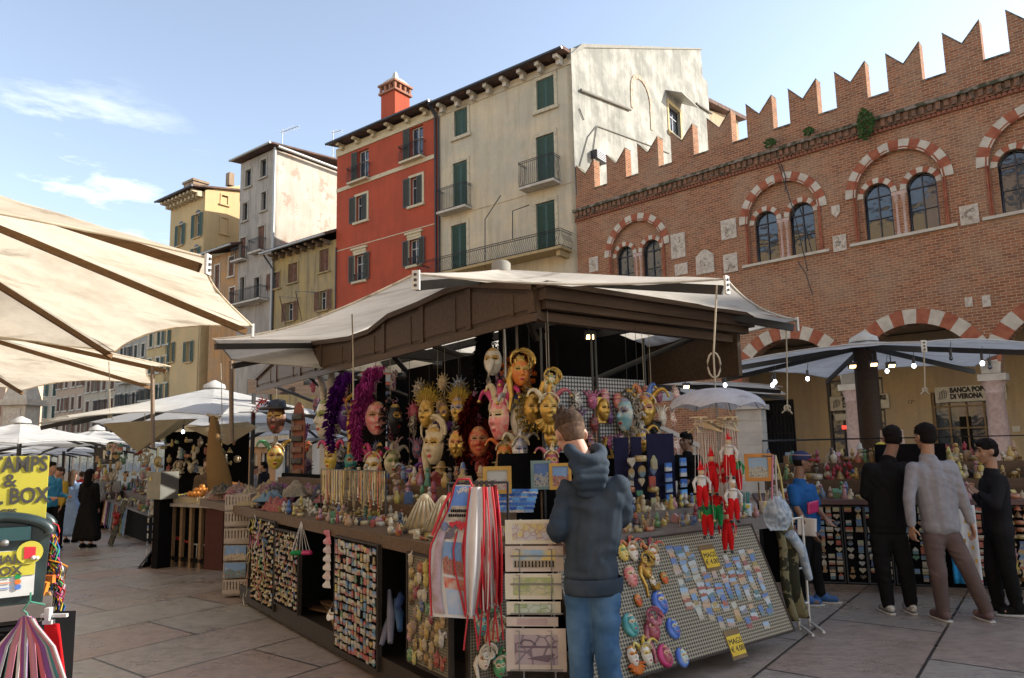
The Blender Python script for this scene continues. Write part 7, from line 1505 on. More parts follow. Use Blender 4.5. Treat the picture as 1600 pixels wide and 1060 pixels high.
def head_prims(b, c, fd, up, k):
    """c: centre of the head (eye level), fd: facing, up: head's up"""
    fd = fd.normalized(); sd = fd.cross(up).normalized(); up = sd.cross(fd)
    R = Matrix((sd, fd, up)).transposed(); P_ = lambda x, y, z: c + (sd * x + fd * y + up * z) * k
    b.ball(P_(0, -.012, .025), (.076 * k, .096 * k, .092 * k), 18, 12, R); b.ball(P_(0, .025, -.04), (.056 * k, .062 * k, .075 * k), 16, 10, R); b.ball(P_(0, .062, -.095), (.026 * k, .022 * k, .02 * k), 10, 7, R)
    capsule(b, P_(0, .080, .012), .010 * k, P_(0, .108, -.028), .014 * k, 8); b.ball(P_(0, .098, -.034), (.019 * k, .013 * k, .011 * k), 8, 6, R)
    for s in (-1, 1):
        b.ball(P_(s * .030, .072, .030), (.024 * k, .014 * k, .009 * k), 8, 6, R); b.ball(P_(s * .042, .055, -.025), (.024 * k, .024 * k, .022 * k), 8, 6, R)
        Re = R @ Matrix.Rotation(s * .35, 3, 'Z'); b.ball(P_(s * .079, -.012, -.008), (.010 * k, .021 * k, .033 * k), 10, 7, Re); b.ball(P_(s * .076, -.004, -.032), (.008 * k, .010 * k, .012 * k), 8, 5, R)
    capsule(b, P_(-.018, .082, -.062), .0075 * k, P_(.018, .082, -.062), .0075 * k, 8); capsule(b, P_(-.014, .080, -.074), .0075 * k, P_(.014, .080, -.074), .0075 * k, 8)
    return P_, R
def figure(label, J, fd, H, skin, top, bottom, shoe, hair, headdir=None, headup=V((0, 0, 1)), vox=.010, sleeve='long', hemz=None, loose=1., hairk='short', hood=False, fold=.010, handn=None, curl=.5, topc=None, name='person', group=None, skirt=False, female=False, extra=None):
    k = H / 1.75; J = {a: (PY(*v) if isinstance(v, tuple) and len(v) == 3 and v[1] > 20 else V(v)) for a, v in J.items()}
    fd = V(fd).normalized(); base = (J['anL'] + J['anR']) / 2; o = thing(name, label, 'person', (base.x, base.y, gz(base.x, base.y)), atan2(fd.x, -fd.y), group)
    hd = V(headdir if headdir is not None else fd).normalized(); hc = J['head']; nk = J['neck']; sd = fd.cross(V((0, 0, 1))); pv = (J['hipL'] + J['hipR']) / 2; ch = (J['shL'] + J['shR']) / 2
    b = MB(); P_, R = head_prims(b, hc, hd, headup, k)
    capsule(b, P_(0, -.03, -.05), .052 * k, nk + V((0, 0, -.02)), .058 * k); capsule(b, nk + V((0, 0, -.04)), .06 * k, ch - V((0, 0, .06)), .075 * k)
    for S in 'LR':
        sh, el, wr = J['sh' + S], J['el' + S], J['wr' + S]; capsule(b, ch - V((0, 0, .03)), .06 * k, sh - V((0, 0, .03)), .046 * k); capsule(b, sh - V((0, 0, .02)), .044 * k, el, .035 * k); capsule(b, el, .036 * k, wr, .024 * k)
        d = (wr - el).normalized(); hn = handn[S] if handn and S in handn else (-sd if S == 'R' else sd) * 1.0 + fd * .2
        hand(b, wr, (J['hd' + S] - wr) if 'hd' + S in J else d, V(hn), k * .98, curl, 1 if S == 'L' else -1)
        hp, kn, an = J['hip' + S], J['kn' + S], J['an' + S]; capsule(b, pv + V((0, 0, .05)), .08 * k, hp, .07 * k); capsule(b, hp, .07 * k, kn, .048 * k); capsule(b, kn, .045 * k, an, .032 * k); capsule(b, an, .035 * k, an + fd * .12 - V((0, 0, an.z - o.location.z - .04)), .03 * k)
    capsule(b, ch - V((0, 0, .08)), .09 * k, pv + V((0, 0, .1)), .085 * k)
    body_ = remesh('body', b, min(vox, .0065 if vox < .012 else vox), 2, skin, o)
    # eyes
    if vox < .014:
        b = MB()
        for s in (-1, 1): b.ball(P_(s * .030, .0755, .014), .0085 * k, 8, 6, R)
        b.build('eyes', EYED, body_, True); b = MB()
        for s in (-1, 1): b.tube([P_(s * .012, .090, .034), P_(s * .03, .091, .040), P_(s * .05, .075, .035)], .0035 * k, 5)
        b.build('eyebrows', hair, body_, True)
    # hair
    b = MB()
    if hairk in ('short', 'fade'):
        b.ball(P_(0, -.020, .045), (.082 * k, .098 * k, .086 * k), 18, 12, R)
        if hairk == 'short': b.ball(P_(0, -.045, .0), (.078 * k, .070 * k, .075 * k), 16, 10, R); b.ball(P_(0, .03, .088), (.062 * k, .055 * k, .035 * k), 12, 8, R)
        else:
            b.M = Matrix.Identity(4)
            for i in range(26): a = i * 2.4; q = .05 * sqrt((i + 1) / 26) ; capsule(b, P_(q * cos(a) * 1.1, q * sin(a) * 1.3 - .0, .10), .016 * k, P_(q * cos(a) * 1.25 + .012 * cos(i * 5), q * sin(a) * 1.45 + .014 + .012 * sin(i * 3), .150 + .014 * sin(i * 7)), .006 * k, 7)
    elif hairk == 'long': b.ball(P_(0, -.02, .04), (.088 * k, .105 * k, .092 * k), 16, 10, R); capsule(b, P_(0, -.06, .02), .085 * k, P_(0, -.09, -.22), .075 * k)
    elif hairk == 'scarf': b.ball(P_(0, -.02, .03), (.090 * k, .108 * k, .098 * k), 16, 10, R); capsule(b, P_(0, -.05, .0), .08 * k, P_(0, -.04, -.12), .07 * k)
    elif hairk == 'cap':
        b.ball(P_(0, -.03, .01), (.080 * k, .082 * k, .075 * k), 14, 9, R)
    if hairk == 'short' and vox < .014:
        rr_ = random.Random(int(H * 1000)); 
        for i in range(90):
            a, e = rr_.uniform(0, 6.28), rr_.uniform(-.1, 1.5); n_ = V((cos(a) * cos(e), sin(a) * cos(e), sin(e))); s0_ = V((n_.x * .078, -.02 + n_.y * .094, .045 + n_.z * .082)); capsule(b, P_(*s0_), .010 * k, P_(*(s0_ + n_ * .008 + V((.006 * sin(i), .008, 0)))), .006 * k, 6)
    hr = remesh('hair', b, min(vox * .7, .0065), 0 if vox < .014 else 1, hair, body_, .004, (95, 95, 70), 3)
    if hairk == 'fade':
        b = MB(); b.ball(P_(0, -.024, .026), (.0785 * k, .090 * k, .074 * k), 18, 12, R); b.ball(P_(0, -.048, -.022), (.064 * k, .056 * k, .064 * k), 14, 10, R); remesh('shaved_hair', b, .007, 1, extra, body_)
    if hairk == 'cap':
        b = MB(); b.ball(P_(0, -.015, .052), (.088 * k, .106 * k, .078 * k), 16, 10, R); c_ = b.build('cap', mat('navy cap', (.03, .04, .10), .8), body_, True)
        b = MB(); b.grid(lambda u, v: P_((2 * u - 1) * .075 * (1 - .25 * v * v), .06 + v * .09 - .03 * (2 * u - 1) ** 2, .052 - .02 * v - .02 * (2 * u - 1) ** 2), 10, 6); b.build('brim', mat('dark red brim', (.18, .02, .03), .7), c_, True, solid=.004)
        b = MB(); b.tube([P_(.085 * cos(t), -.015 + .112 * sin(t), .05 + .028) for t in [k_ * .35 for k_ in range(19)]], .005, 5); b.build('sunglasses', mat('pink grey frame', (.35, .22, .25), .3), c_, True)
    # top
    b = MB(); L_ = loose
    tw = .175 * k * (.92 if female else 1)
    capsule(b, nk - V((0, 0, .035)), .075 * k, ch - V((0, 0, .04)), .10 * k)
    for S in 'LR':
        sh = J['sh' + S]; mid = ch.lerp(sh, .62); capsule(b, mid - V((0, 0, .07)), .086 * k * L_, pv.lerp(J['hip' + S], .75) + V((0, 0, .10)), .084 * k * L_); capsule(b, ch - V((0, 0, .04)), .08 * k, sh - V((0, 0, .04)), .056 * k * L_)
        el, wr = J['el' + S], J['wr' + S]; capsule(b, sh - V((0, 0, .03)), .058 * k * L_, sh.lerp(el, 1 if sleeve != 'short' else .75), (.047 if sleeve != 'short' else .060) * k * L_, 14)
        if sleeve == 'long': capsule(b, el, .047 * k * L_, el.lerp(wr, .92), .034 * k * L_)
        elif sleeve == 'pushed': capsule(b, el, .048 * k * L_, el.lerp(wr, .45), .045 * k * L_)
        hz = hemz if hemz is not None else pv.z - .03; hq = pv.lerp(J['hip' + S], .8); capsule(b, hq + V((0, 0, .10)), .09 * k * L_, V((hq.x, hq.y, hz + .085)), .094 * k * L_)
    capsule(b, ch - V((0, 0, .12)), .11 * k * L_, pv + V((0, 0, .08)), .105 * k * L_)
    if female: capsule(b, ch - V((0, 0, .16)) + fd * .06, .10 * k, ch - V((0, 0, .2)) + fd * .06, .09 * k)
    if skirt:
        for q in range(5): x = (q - 2) * .07; capsule(b, pv + sd * x * .7, .10 * k, V((pv.x, pv.y, o.location.z + .25)) + sd * x * 1.6, .11 * k)
    t_ = remesh('hoodie' if hood else 'shirt', b, vox, 2, top, o, fold, (8, 8, 5), H * 3)
    if hood:
        b = MB(); bk = -fd
        pts = [nk + sd * .085 * cos(t) * k + bk * (.02 + .075 * sin(t)) * k + V((0, 0, .068 - .06 * max(0, sin(t)))) for t in [-.5 + 4.14 * i / 14 for i in range(15)]]
        for a, c in zip(pts, pts[1:]): capsule(b, a, .034 * k, c, .034 * k)
        for i in range(5): f = i / 4; w_ = .085 * (1 - .55 * f); zz = nk.z - .01 - .15 * f; q = nk + bk * (.075 + .03 * sin(pi * f)) * k; q.z = zz; capsule(b, q - sd * w_ * k, .028 * k, q + sd * w_ * k, .028 * k)
        remesh('hood', b, .008, 4, top, t_, .006, (9, 9, 22), 5)
        if 0: b.tube([V((pv.x, pv.y, hemz + .01)) + sd * .135 * cos(t) * k + fd * .125 * sin(t) * k for t in [i * 2 * pi / 20 for i in range(21)]], .012, 6)
        b = MB(); zs_ = [hemz + .07, hemz + .06, hemz + .0, hemz - .015, hemz - .01]; b.rings([[V((pv.x, pv.y, z)) + sd * .008 + sd * (.152 + e) * cos(t) * k + fd * (.122 + e) * sin(t) * k * (1 if sin(t) > 0 else 1.05) for t in [i * 2 * pi / 40 for i in range(40)]] for z, e in zip(zs_, (-.004, .006, .004, -.004, -.02))], False); b.build('waistband', top, t_, True)
    # trousers
    if not skirt:
        b = MB(); capsule(b, pv + V((0, 0, .0)) - sd * .04 * k, .076 * k, pv + sd * .04 * k, .076 * k)
        for S in 'LR':
            hp, kn, an = J['hip' + S], J['kn' + S], J['an' + S]; capsule(b, pv - V((0, 0, .02)), .080 * k, hp - fd * .01 - V((0, 0, .03)), .079 * k); capsule(b, hp - V((0, 0, .03)), .079 * k * L_, kn, .064 * k * L_, 14); capsule(b, kn, .063 * k * L_, V((an.x, an.y, max(an.z, o.location.z + .09))), .052 * k * L_, 14)
        remesh('trousers', b, vox, 2, bottom, o, fold * .9, (10, 10, 11), H * 7)
    for S in 'LR':
        an = J['an' + S].copy(); g0 = o.location.z; an.z = g0 + .06; b = MB(); out = sd * (.02 if S == 'R' else -.02); f_ = (fd + out * 3).normalized()
        capsule(b, an - f_ * .035 + V((0, 0, -.005)), .042 * k, an + f_ * .13 + V((0, 0, -.02)), .036 * k); capsule(b, an + V((0, 0, .02)), .045 * k, an + f_ * .05, .042 * k); s_ = remesh('shoe', b, .009, 1, shoe, o)
        b = MB(); b.grid(lambda u, v: an + f_ * (-.085 + .27 * u) + sd * (v - .5) * .088 * (1 - .5 * abs(2 * u - 1) ** 3) + V((0, 0, -.052)), 12, 4); b.build('sole', mat('white sole', (.45, .44, .42), .7), s_, True, solid=.014)
    return o
SK1 = mat('light skin', (.42, .23, .15), .55, col2=(.38, .19, .125), scale=12); SK2 = mat('brown skin', (.20, .105, .065), .55, col2=(.17, .085, .05), scale=12); SK3 = mat('tan skin', (.32, .18, .115), .55)
HBL = mat('black hair', (.012, .010, .010), .9, bump=.6); HBR = mat('brown hair', (.035, .022, .015), .7, col2=(.08, .05, .032), scale=40, bump=.7); SHV = mat('shaved sides', (.075, .048, .034), .8, col2=(.13, .08, .055), scale=70)
HOOD = mat('slate blue cotton', (.028, .040, .056), .85, col2=(.055, .070, .090), scale=3, bump=.25); JEAN = mat('blue denim', (.035, .085, .17), .8, col2=(.09, .17, .28), scale=4, bump=.3)
BTEE = mat('black cotton', (.010, .010, .011), .9); GREYT = mat('heather grey cotton', (.21, .21, .235), .9, col2=(.25, .25, .275), scale=18); BRNT = mat('taupe cotton', (.095, .07, .068), .9, col2=(.12, .09, .085)); BLUT = mat('royal blue cotton', (.02, .10, .30), .8); SUEDE = mat('mauve brown suede', (.14, .10, .10), .9); SNK = mat('grey white sneaker', (.42, .42, .40), .6, col2=(.2, .2, .2), scale=20, lo=.45, hi=.5); BLSH = mat('blue shoe', (.02, .09, .28), .6)
away = V((.1, 1, 0))
m1 = figure('young man in slate blue hoodie and jeans seen from behind, looking down at the prints', dict(head=(891, 679, 3.95), neck=(913, 722, 3.86), shL=(889, 757, 3.90), shR=(967, 750, 3.82), elL=(869, 826, 3.80), elR=(975, 806, 3.86), wrL=(874, 846, 4.06), wrR=(963, 822, 4.12), hipL=(906, 912, 3.90), hipR=(944, 910, 3.86), knL=(908, 1032, 3.88), knR=(950, 1030, 3.8), anL=(912, 1132, 3.92), anR=(968, 1130, 3.85)),
    (-.22, 1, 0), 1.8, SK1, HOOD, JEAN, SNK, HBR, headdir=(-.22, .95, -.50), headup=V((-.15, .45, 1)), vox=.009, sleeve='pushed', hemz=PY(920, 921, 3.9).z, loose=1.02, hairk='fade', hood=True, fold=.011, extra=SHV, handn=dict(L=V((0, .3, -1)), R=V((0, .3, -1))), curl=.6)
figure('teenager in light grey long sleeved top and taupe trousers, seen from behind', dict(head=(1445, 683, 6.5), neck=(1449, 711, 6.48), shL=(1426, 727, 6.48), shR=(1484, 724, 6.46), elL=(1420, 779, 6.42), elR=(1502, 773, 6.42), wrL=(1424, 822, 6.42), wrR=(1517, 818, 6.42), hipL=(1457, 836, 6.48), hipR=(1485, 833, 6.46), knL=(1466, 898, 6.44), knR=(1514, 893, 6.40), anL=(1474, 958, 6.5), anR=(1541, 955, 6.45)),
    (-.05, 1, 0), 1.72, SK3, GREYT, BRNT, SUEDE, HBL, headdir=(-.15, 1, 0), vox=.011, hemz=PY(1470, 836, 6.45).z, loose=1.12, fold=.006, curl=.7)
figure('teenager all in black with white trainers, back to the viewer at the stall', dict(head=(1394, 686, 6.8), neck=(1388, 714, 6.76), shL=(1357, 729, 6.76), shR=(1411, 727, 6.74), elL=(1352, 772, 6.78), elR=(1418, 775, 6.8), wrL=(1366, 784, 7.06), wrR=(1405, 795, 7.06), hipL=(1373, 834, 6.76), hipR=(1402, 834, 6.74), knL=(1380, 892, 6.74), knR=(1416, 892, 6.72), anL=(1388, 950, 6.8), anR=(1424, 952, 6.78)),
    (.05, 1, 0), 1.72, SK2, BTEE, BTEE, SNK, HBL, headdir=(.25, 1, -.15), vox=.012, loose=1.12, fold=.007, curl=.6, handn=dict(L=V((0, .3, -1)), R=V((0, .3, -1))))
rb_ = figure('boy with glasses in a black hooded jacket, turned left, at the right picture edge', dict(head=(1541, 706, 6.68), neck=(1549, 733, 6.68), shL=(1541, 747, 6.82), shR=(1562, 746, 6.55), elL=(1537, 788, 6.9), elR=(1556, 790, 6.45), wrL=(1524, 775, 7.0), wrR=(1531, 772, 6.6), hipL=(1553, 838, 6.78), hipR=(1568, 838, 6.6), knL=(1551, 893, 6.72), knR=(1575, 893, 6.55), anL=(1561, 950, 6.75), anR=(1590, 952, 6.6)),
    (-1, .25, 0), 1.62, SK3, mat('black jacket', (.014, .014, .017), .8), BTEE, BTEE, HBL, headdir=(-1, .1, -.1), vox=.012, loose=1.16, fold=.008, curl=.9, handn=dict(L=V((0, 0, 1)), R=V((0, 0, 1))))
cb = figure('boy in blue printed tee and navy cap holding out an open hand', dict(head=(1254, 722, 7.2), neck=(1248, 749, 7.2), shL=(1238, 760, 7.15), shR=(1266, 759, 7.25), elL=(1245, 795, 7.05), elR=(1276, 795, 7.2), wrL=(1267, 829, 6.95), wrR=(1290, 810, 7.1), hipL=(1257, 838, 7.18), hipR=(1272, 838, 7.26), knL=(1254, 886, 7.15), knR=(1273, 885, 7.25), anL=(1257, 938, 7.2), anR=(1283, 935, 7.3)),
    (.8, -.25, 0), 1.52, SK2, BLUT, BTEE, BLSH, HBL, headdir=(1, -.15, -.05), vox=.011, sleeve='short', loose=1.08, fold=.008, hairk='cap', curl=.25, hemz=PY(1262, 822, 7.2).z, handn=dict(R=V((0, 0, 1)), L=V((1, 0, 0))))
b = MB(); q = PY(1258, 812, 7.0); b.grid(lambda u, v: PY(1246 + 30 * u, 808 + 28 * v + 3 * u, 6.95 + .06 * cos(u * 3)), 10, 10); b.build('white_shirt_tail', CLW, cb, True, solid=.006)
b = MB(); b.grid(lambda u, v: PY(1262 + 16 * u, 786 + 18 * v - 4 * u, 6.98 + .05 * u), 6, 6); b.build('pink_bundle', MC['magenta'], cb, True, solid=.02)
# traders behind the counters and people in the distance (simpler, still whole figures)
def bystander(label, px, pytop, Y, H, fd, skin, top, bottom, hair, hairk='short', female=False, skirt=False, arm=0, hemz=None, vox=.02):
    t_ = PY(px, pytop, Y); g0 = t_.z - H; k = H / 1.75; f = V(fd).normalized(); s = f.cross(V((0, 0, 1))); c = V((t_.x, t_.y, g0)); P3 = lambda x, y, z: c + s * x * k + f * y * k + V((0, 0, z * k))
    J = dict(head=P3(0, .02, 1.63), neck=P3(0, 0, 1.48), hipL=P3(-.09, 0, .92), hipR=P3(.09, 0, .92), knL=P3(-.1, .02, .5), knR=P3(.1, .02, .5), anL=P3(-.1, 0, .09), anR=P3(.1, 0, .09), shL=P3(-.18, 0, 1.42), shR=P3(.18, 0, 1.42), elL=P3(-.22, .0, 1.13), elR=P3(.22, .02, 1.13), wrL=P3(-.2, .08 + .15 * arm, .9 + .2 * arm), wrR=P3(.18, .10 + .15 * arm, .9 + .2 * arm))
    return figure(label, J, fd, H, skin, top, bottom, BTEE, hair, vox=vox, fold=.008, hairk=hairk, female=female, skirt=skirt, hemz=hemz, loose=1.08)
LBL = mat('light blue dress cloth', (.20, .30, .48), .8); BLJ = mat('blue anorak', (.02, .18, .34), .6, col2=(.03, .24, .4)); YEL_ = mat('yellow headscarf', (.55, .42, .06), .7)
bystander('dark haired trader glimpsed between the stair balusters and the lace parasol', 1072, 676, 9.6, 1.72, (-.8, -.6, 0), SK2, BTEE, BTEE, HBL, arm=1, vox=.012)
bystander('trader in a yellow headscarf behind the boy in black', 1376, 692, 8.9, 1.6, (-.7, -.7, 0), SK1, BTEE, BTEE, YEL_, 'scarf', True, vox=.012)
bystander('man in blue anorak behind the yellow stamps board', 80, 722, 13.0, 1.7, (1, -.3, 0), SK1, BLJ, BTEE, HBL, arm=1)
bystander('person in mustard top just behind the man in the blue anorak', 95, 730, 15.0, 1.66, (-.4, -1, 0), SK1, mat('mustard knit', (.35, .24, .04), .9), BTEE, HBR)
bystander('woman in light blue dress, back turned, on the left path', 115, 735, 16.5, 1.62, (0, 1, 0), SK1, LBL, LBL, HBR, 'long', True, True)
bystander('long haired woman in black on the left path', 141, 733, 15.0, 1.66, (.2, 1, 0), SK1, BTEE, BTEE, HBL, 'long', True, True)
bystander('small distant figure in a red top on the left path', 128, 737, 24, 1.65, (0, 1, 0), SK1, mat('red top', (.3, .03, .03), .8), BTEE, HBR)
bystander('distant figure in grey behind the long haired woman', 152, 737, 21, 1.7, (0, -1, 0), SK1, mat('grey coat', (.2, .2, .2), .8), BTEE, HBL)
bystander('fruit seller standing behind the boxes of oranges', 326, 715, 11.9, 1.62, (0, -1, 0), SK3, mat('brown apron', (.12, .08, .05), .8), BTEE, HBR, arm=1)
bystander('distant shopper behind the heap of scarves, dark coat', 413, 722, 19, 1.68, (-1, .2, 0), SK1, mat('dark coat', (.03, .03, .04), .8), BTEE, HBL)
bystander('distant shopper in pale jacket beside the dark coated one', 398, 728, 20, 1.6, (1, .2, 0), SK1, mat('pale jacket', (.35, .32, .3), .8), BTEE, HBR)
# ================================================================ RIGHT STALL
S0, S1 = V((2.75, 8.0, 0)), V((5.55, 7.2, 0)); sx_ = (S1 - S0).normalized()
PS = Plane(S0, sx_, V((0, 0, 1))); srz = atan2(sx_.y, sx_.x); SL = (S1 - S0).length
RS = thing('souvenir_stall', 'dark souvenir stall at right under the grey parasol, front covered in magnet racks', 'stall', S0, srz)
b = MB(); b.bx(-.05, SL + 2.5, -.06, 1.1, .92, .97); b.build('counter', mat('maroon counter edge', (.10, .05, .045), .6), RS); b = MB(); b.bx(0, SL + 2.4, .1, .14, .06, .92); b.bx(0, .04, .14, 1.0, .06, .92); b.build('skirt', BLACKF, RS)
b = MB(); b.bx(.1, SL + 2.4, .5, .95, .97, 1.16); b.bx(.1, SL + 2.4, .75, .95, 1.16, 1.34); b.build('display_step', DKW, RS)
b = MB(); b.tube([(.1, .9, 1.3), (.1, .9, 1.62), (SL + 2, .9, 1.62), (SL + 2, .9, 1.3)], .012, 5); b.build('rail', IRON, RS)
b = MB(); b.bx(1.35, 1.95, .3, .85, .97, 1.55); b.build('black_box', BLACKF, RS)
panels = ((1236, 1272, 'gold ornament rack left of the boy in the cap', GLAMA), (1279, 1316, 'magnet rack right beside the boy in the cap', 0), (1320, 1352, 'magnet rack in the middle of the right stall front', 0), (1354, 1392, 'magnet rack behind the legs of the teenager in black', 0), (1396, 1448, 'magnet rack between the two teenagers', 0), (1524, 1552, 'magnet rack between the grey and the black clad boys', 0), (1562, 1640, 'golden ornament rack at the far right', GLAMA))
r = random.Random(31)
for i, (xa, xb, lb, gm) in enumerate(panels):
    a, c = PS.at(xa, 850)[0], PS.at(xb, 850)[0]; o = thing('display_rack', 'black ' + lb, 'rack', PS.W(a, -.0, .1), srz); b = MB(); b.bx(0, c - a, -.02, .0, 0, .8); b.build('panel', BLACKF, o); b = MB()
    for z in (0, .8): b.tube([(0, -.03, z), (c - a, -.03, z)], .008, 5)
    for x in (0, c - a): b.tube([(x, -.03, 0), (x, -.03, .8)], .008, 5)
    b.build('frame', IRON, o); nx = max(2, int((c - a) / .068)); nz = 11
    for ix in range(nx):
        for iz in range(nz):
            if r.random() < .08: continue
            me = r.choice(MG + MG[:3]) if not gm else r.choice([TR[3], TR[2], MG[3], MG[5]])
            inst('magnet' if not gm else 'ornament', me, PS.W(a + (ix + .5) * (c - a) / nx, -.024, .13 + (iz + .5) * .77 / nz), (0, 0, srz), r.uniform(.95, 1.2) if not gm else 1.4, '%s piece of row %s on the %s' % (ORD[ix], ORD[iz], lb.replace('magnet ', '').replace('ornament ', '')), 'magnet' if not gm else 'ornament', 'souvenirs on the right stall racks')
def sc2(n_, xr, yr, z, meshes, label, cat, group, sc, name):
    for i in range(int(n_ * 1.35)): x, y = r.uniform(*xr), r.uniform(*yr); me = r.choice(meshes); sn = SHP[me.name]; inst(sn.replace(' ', '_'), me, PS.W(x, y, z), (0, 0, r.uniform(0, 6.3)), r.uniform(*sc), '%s on the %s, %s' % (sn, label, ('behind the cap boy', 'right of the cap boy', 'by the boy in black', 'by the grey clad teenager', 'by the boy with glasses', 'at the picture edge')[min(5, int(6 * x / xr[1]))]), sn.split()[-1], group)
sc2(90, (.1, SL + 1.2), (.0, .45), .971, TR[:8], 'right stall front', 'ornament', 'ornaments on the right stall counter', (1.2, 1.9), 'ornament')
sc2(80, (.15, SL + 1.2), (.52, .72), 1.161, TR[:8], 'right stall middle step', 'ornament', 'ornaments on the right stall middle step', (1.4, 2.2), 'ornament')
sc2(70, (.15, SL + 1.2), (.77, .93), 1.341, TR[:8], 'right stall top step', 'ornament', 'ornaments on the right stall top step', (1.6, 2.4), 'ornament')
REDH = mat('red hanging charm', (.22, .015, .02), .5, col2=(.2, .01, .05), scale=20)
b = MB(); b.lathe([(.012, 0), (.03, .02), (.034, .06), (.01, .09), (.004, .12)], n=8); chm = mesh_of(b, 'charm', REDH)
for i in range(46): px, py = r.uniform(1478, 1530), r.uniform(700, 745); p = PY(px, py, 8.6); inst('charm', chm, p, (0, 0, 0), r.uniform(.5, .85), 'red charm in the cluster left of the boy with glasses, %s at %s' % (ORD[i % 16], ('top', 'middle', 'bottom')[i // 16]), 'charm', 'red hanging charms')
for i in range(14): px, py = r.uniform(1290, 1330), r.uniform(728, 755); p = PY(px, py, 8.3); inst('charm', chm, p, (0, 0, 0), r.uniform(.55, .9), 'red charm above the rack beside the boy in the cap, %s of the bunch' % ORD[i], 'charm', 'red charms by the cap')
# towels with blue print hanging from the right stall
for i, (xa, xb, mm_, lb) in enumerate(((1450, 1470, CLW, 'white printed towel, leftmost, behind the grey clad teenager'), (1480, 1496, mat('turquoise towel', (.03, .25, .50), .8), 'bright blue towel between the legs of the grey clad teenager'), (1494, 1524, CLW, 'white towel with gold print and red hem right of the blue one'))):
    a, c = PS.at(xa, 850)[0], PS.at(xb, 850)[0]; o = thing('towel', lb, 'towel', PS.W(a, -.06, .14), srz); w_ = c - a; b = MB(); b.grid(lambda u, v: (w_ * u, -.02 - .012 * sin(u * 9) - .03 * v, .78 * (1 - v)), 14, 14); b.build('cloth', mm_, o, solid=.004)
    if mm_ is CLW:
        b = MB(); b.grid(lambda u, v: (w_ * u, -.058 - .012 * sin(u * 9), .02 + .02 * v), 10, 1); b.build('red_hem', REDT, o); b = MB()
        for j in range(10): b.bx(w_ * (.2 + .5 * ((j * 7) % 5) / 4), w_ * (.32 + .5 * ((j * 7) % 5) / 4), -.068, -.062, .08 + j * .065, .12 + j * .065)
        b.build('gold_print', MC['gold'], o)
q = PY(1392, 672, 9.4); o = thing('cloth_doll_bunch', 'bunch of pale printed cloths hanging above the boy in black', 'cloths', q, srz); b = MB()
for j in range(5): b.grid(lambda u, v: ((j - 2) * .05 + .06 * (u - .5) * (1 + v), -.03 * sin(pi * u) - .01 * j, -.35 * v), 5, 6)
b.build('cloths', mat('printed pale cloth', (.42, .36, .30), .8, col2=(.3, .15, .12), scale=25), o)
# ================================================================ LEFT SIDE STALLS
F0, F1 = PG(238, 884), PG(347, 892); fx = (F1 - F0); fx.z = 0; fw = fx.length; fx.normalize(); frz = atan2(fx.y, fx.x); PF = Plane(F0, fx, V((0, 0, 1)))
FT = thing('fruit_stall', 'wooden fruit stall table with slatted dark front and a maroon side panel', 'stall', F0, frz)
SLW = wood('bare slat wood', (.20, .13, .07), (.13, .08, .045)); hT = PF.at(290, 787)[1]
b = MB(); b.bx(-.05, fw + .05, -.05, 1.0, hT - .05, hT); b.build('table_top', mat('worn pale tabletop', (.32, .29, .25), .7), FT)
for k in range(6): x = (fw * .68) * k / 5; b = MB(); b.bx(x - .03, x + .03, 0, .05, .02, hT - .05); b.build('slat', SLW, FT)
b = MB(); b.bx(0, fw * .75, .0, .04, hT * .12, hT * .18); b.bx(0, fw, .3, .33, .02, hT - .05); b.build('backing', BLACKF, FT); b = MB(); b.bx(fw * .76, fw, -.01, .3, .02, hT - .05); b.build('side_panel', mat('maroon board', (.07, .03, .025), .8), FT)
def FWp(x, y, z): return PF.W(x, y, z)
b = MB(); b.bx(-.3, .3, -.2, .2, 0, .012)
for a in ((-.3, .3, -.2, -.185), (-.3, .3, .185, .2), (-.3, -.285, -.185, .185), (.285, .3, -.185, .185)): b.bx(a[0], a[1], a[2], a[3], .012, .10)
crm = mesh_of(b, 'fruit_crate', wood('crate slats', (.42, .36, .24), (.32, .26, .16)))
b = MB(); b.ball((0, 0, .04), .042, 10, 7); ORNG = mat('orange peel', (.55, .20, .02), .5, bump=.3, scale=30); APL = mat('green apple skin', (.30, .36, .06), .35, col2=(.45, .35, .06)); PLM = mat('plum skin', (.08, .03, .10), .35); LEM = mat('lemon skin', (.55, .42, .05), .5)
frm = [mesh_of(MB().ball((0, 0, .04), .042, 10, 7), 'fruit', m_) for m_ in (ORNG, APL, PLM, LEM)]
r = random.Random(5)
for i, (x, y, mi, lb, rows) in enumerate(((fw * .15, .2, 3, 'wooden crate of lemons at the left of the fruit table', 1), (fw * .15, .62, 1, 'crate of apples at the back left of the fruit table', 1), (fw * .42, .25, 2, 'crate of plums in the middle of the fruit table', 1), (fw * .80, .2, 1, 'crate of green apples at the right front of the fruit table', 1), (fw * .66, .62, 0, 'crate heaped with oranges at the back of the fruit table', 3))):
    inst('fruit_crate', crm, FWp(x, y, hT), (0, 0, frz), 1 if fw > 1.4 else .85, lb, 'crate', 'crates on the fruit table')
    nm, lb2 = (('orange', 'orange in the heaped crate at the back of the fruit stall'), ('apple', 'green apple in a crate on the fruit stall'), ('plum', 'dark plum in the middle crate of the fruit stall'), ('lemon', 'yellow lemon in the left crate of the fruit stall'))[mi]
    for l in range(rows):
        n = 5 - l
        for a in range(n):
            for c in range(3 if l < 2 else 2): inst(nm, frm[mi], FWp(x + (a - (n - 1) / 2) * .105 + r.uniform(-.01, .01), y + (c - 1) * .11, hT + .015 + (.06 if rows > 1 else .03) + l * .068), (r.random(), r.random(), 0), r.uniform(.95, 1.2), lb2, nm, nm + 's in crates')
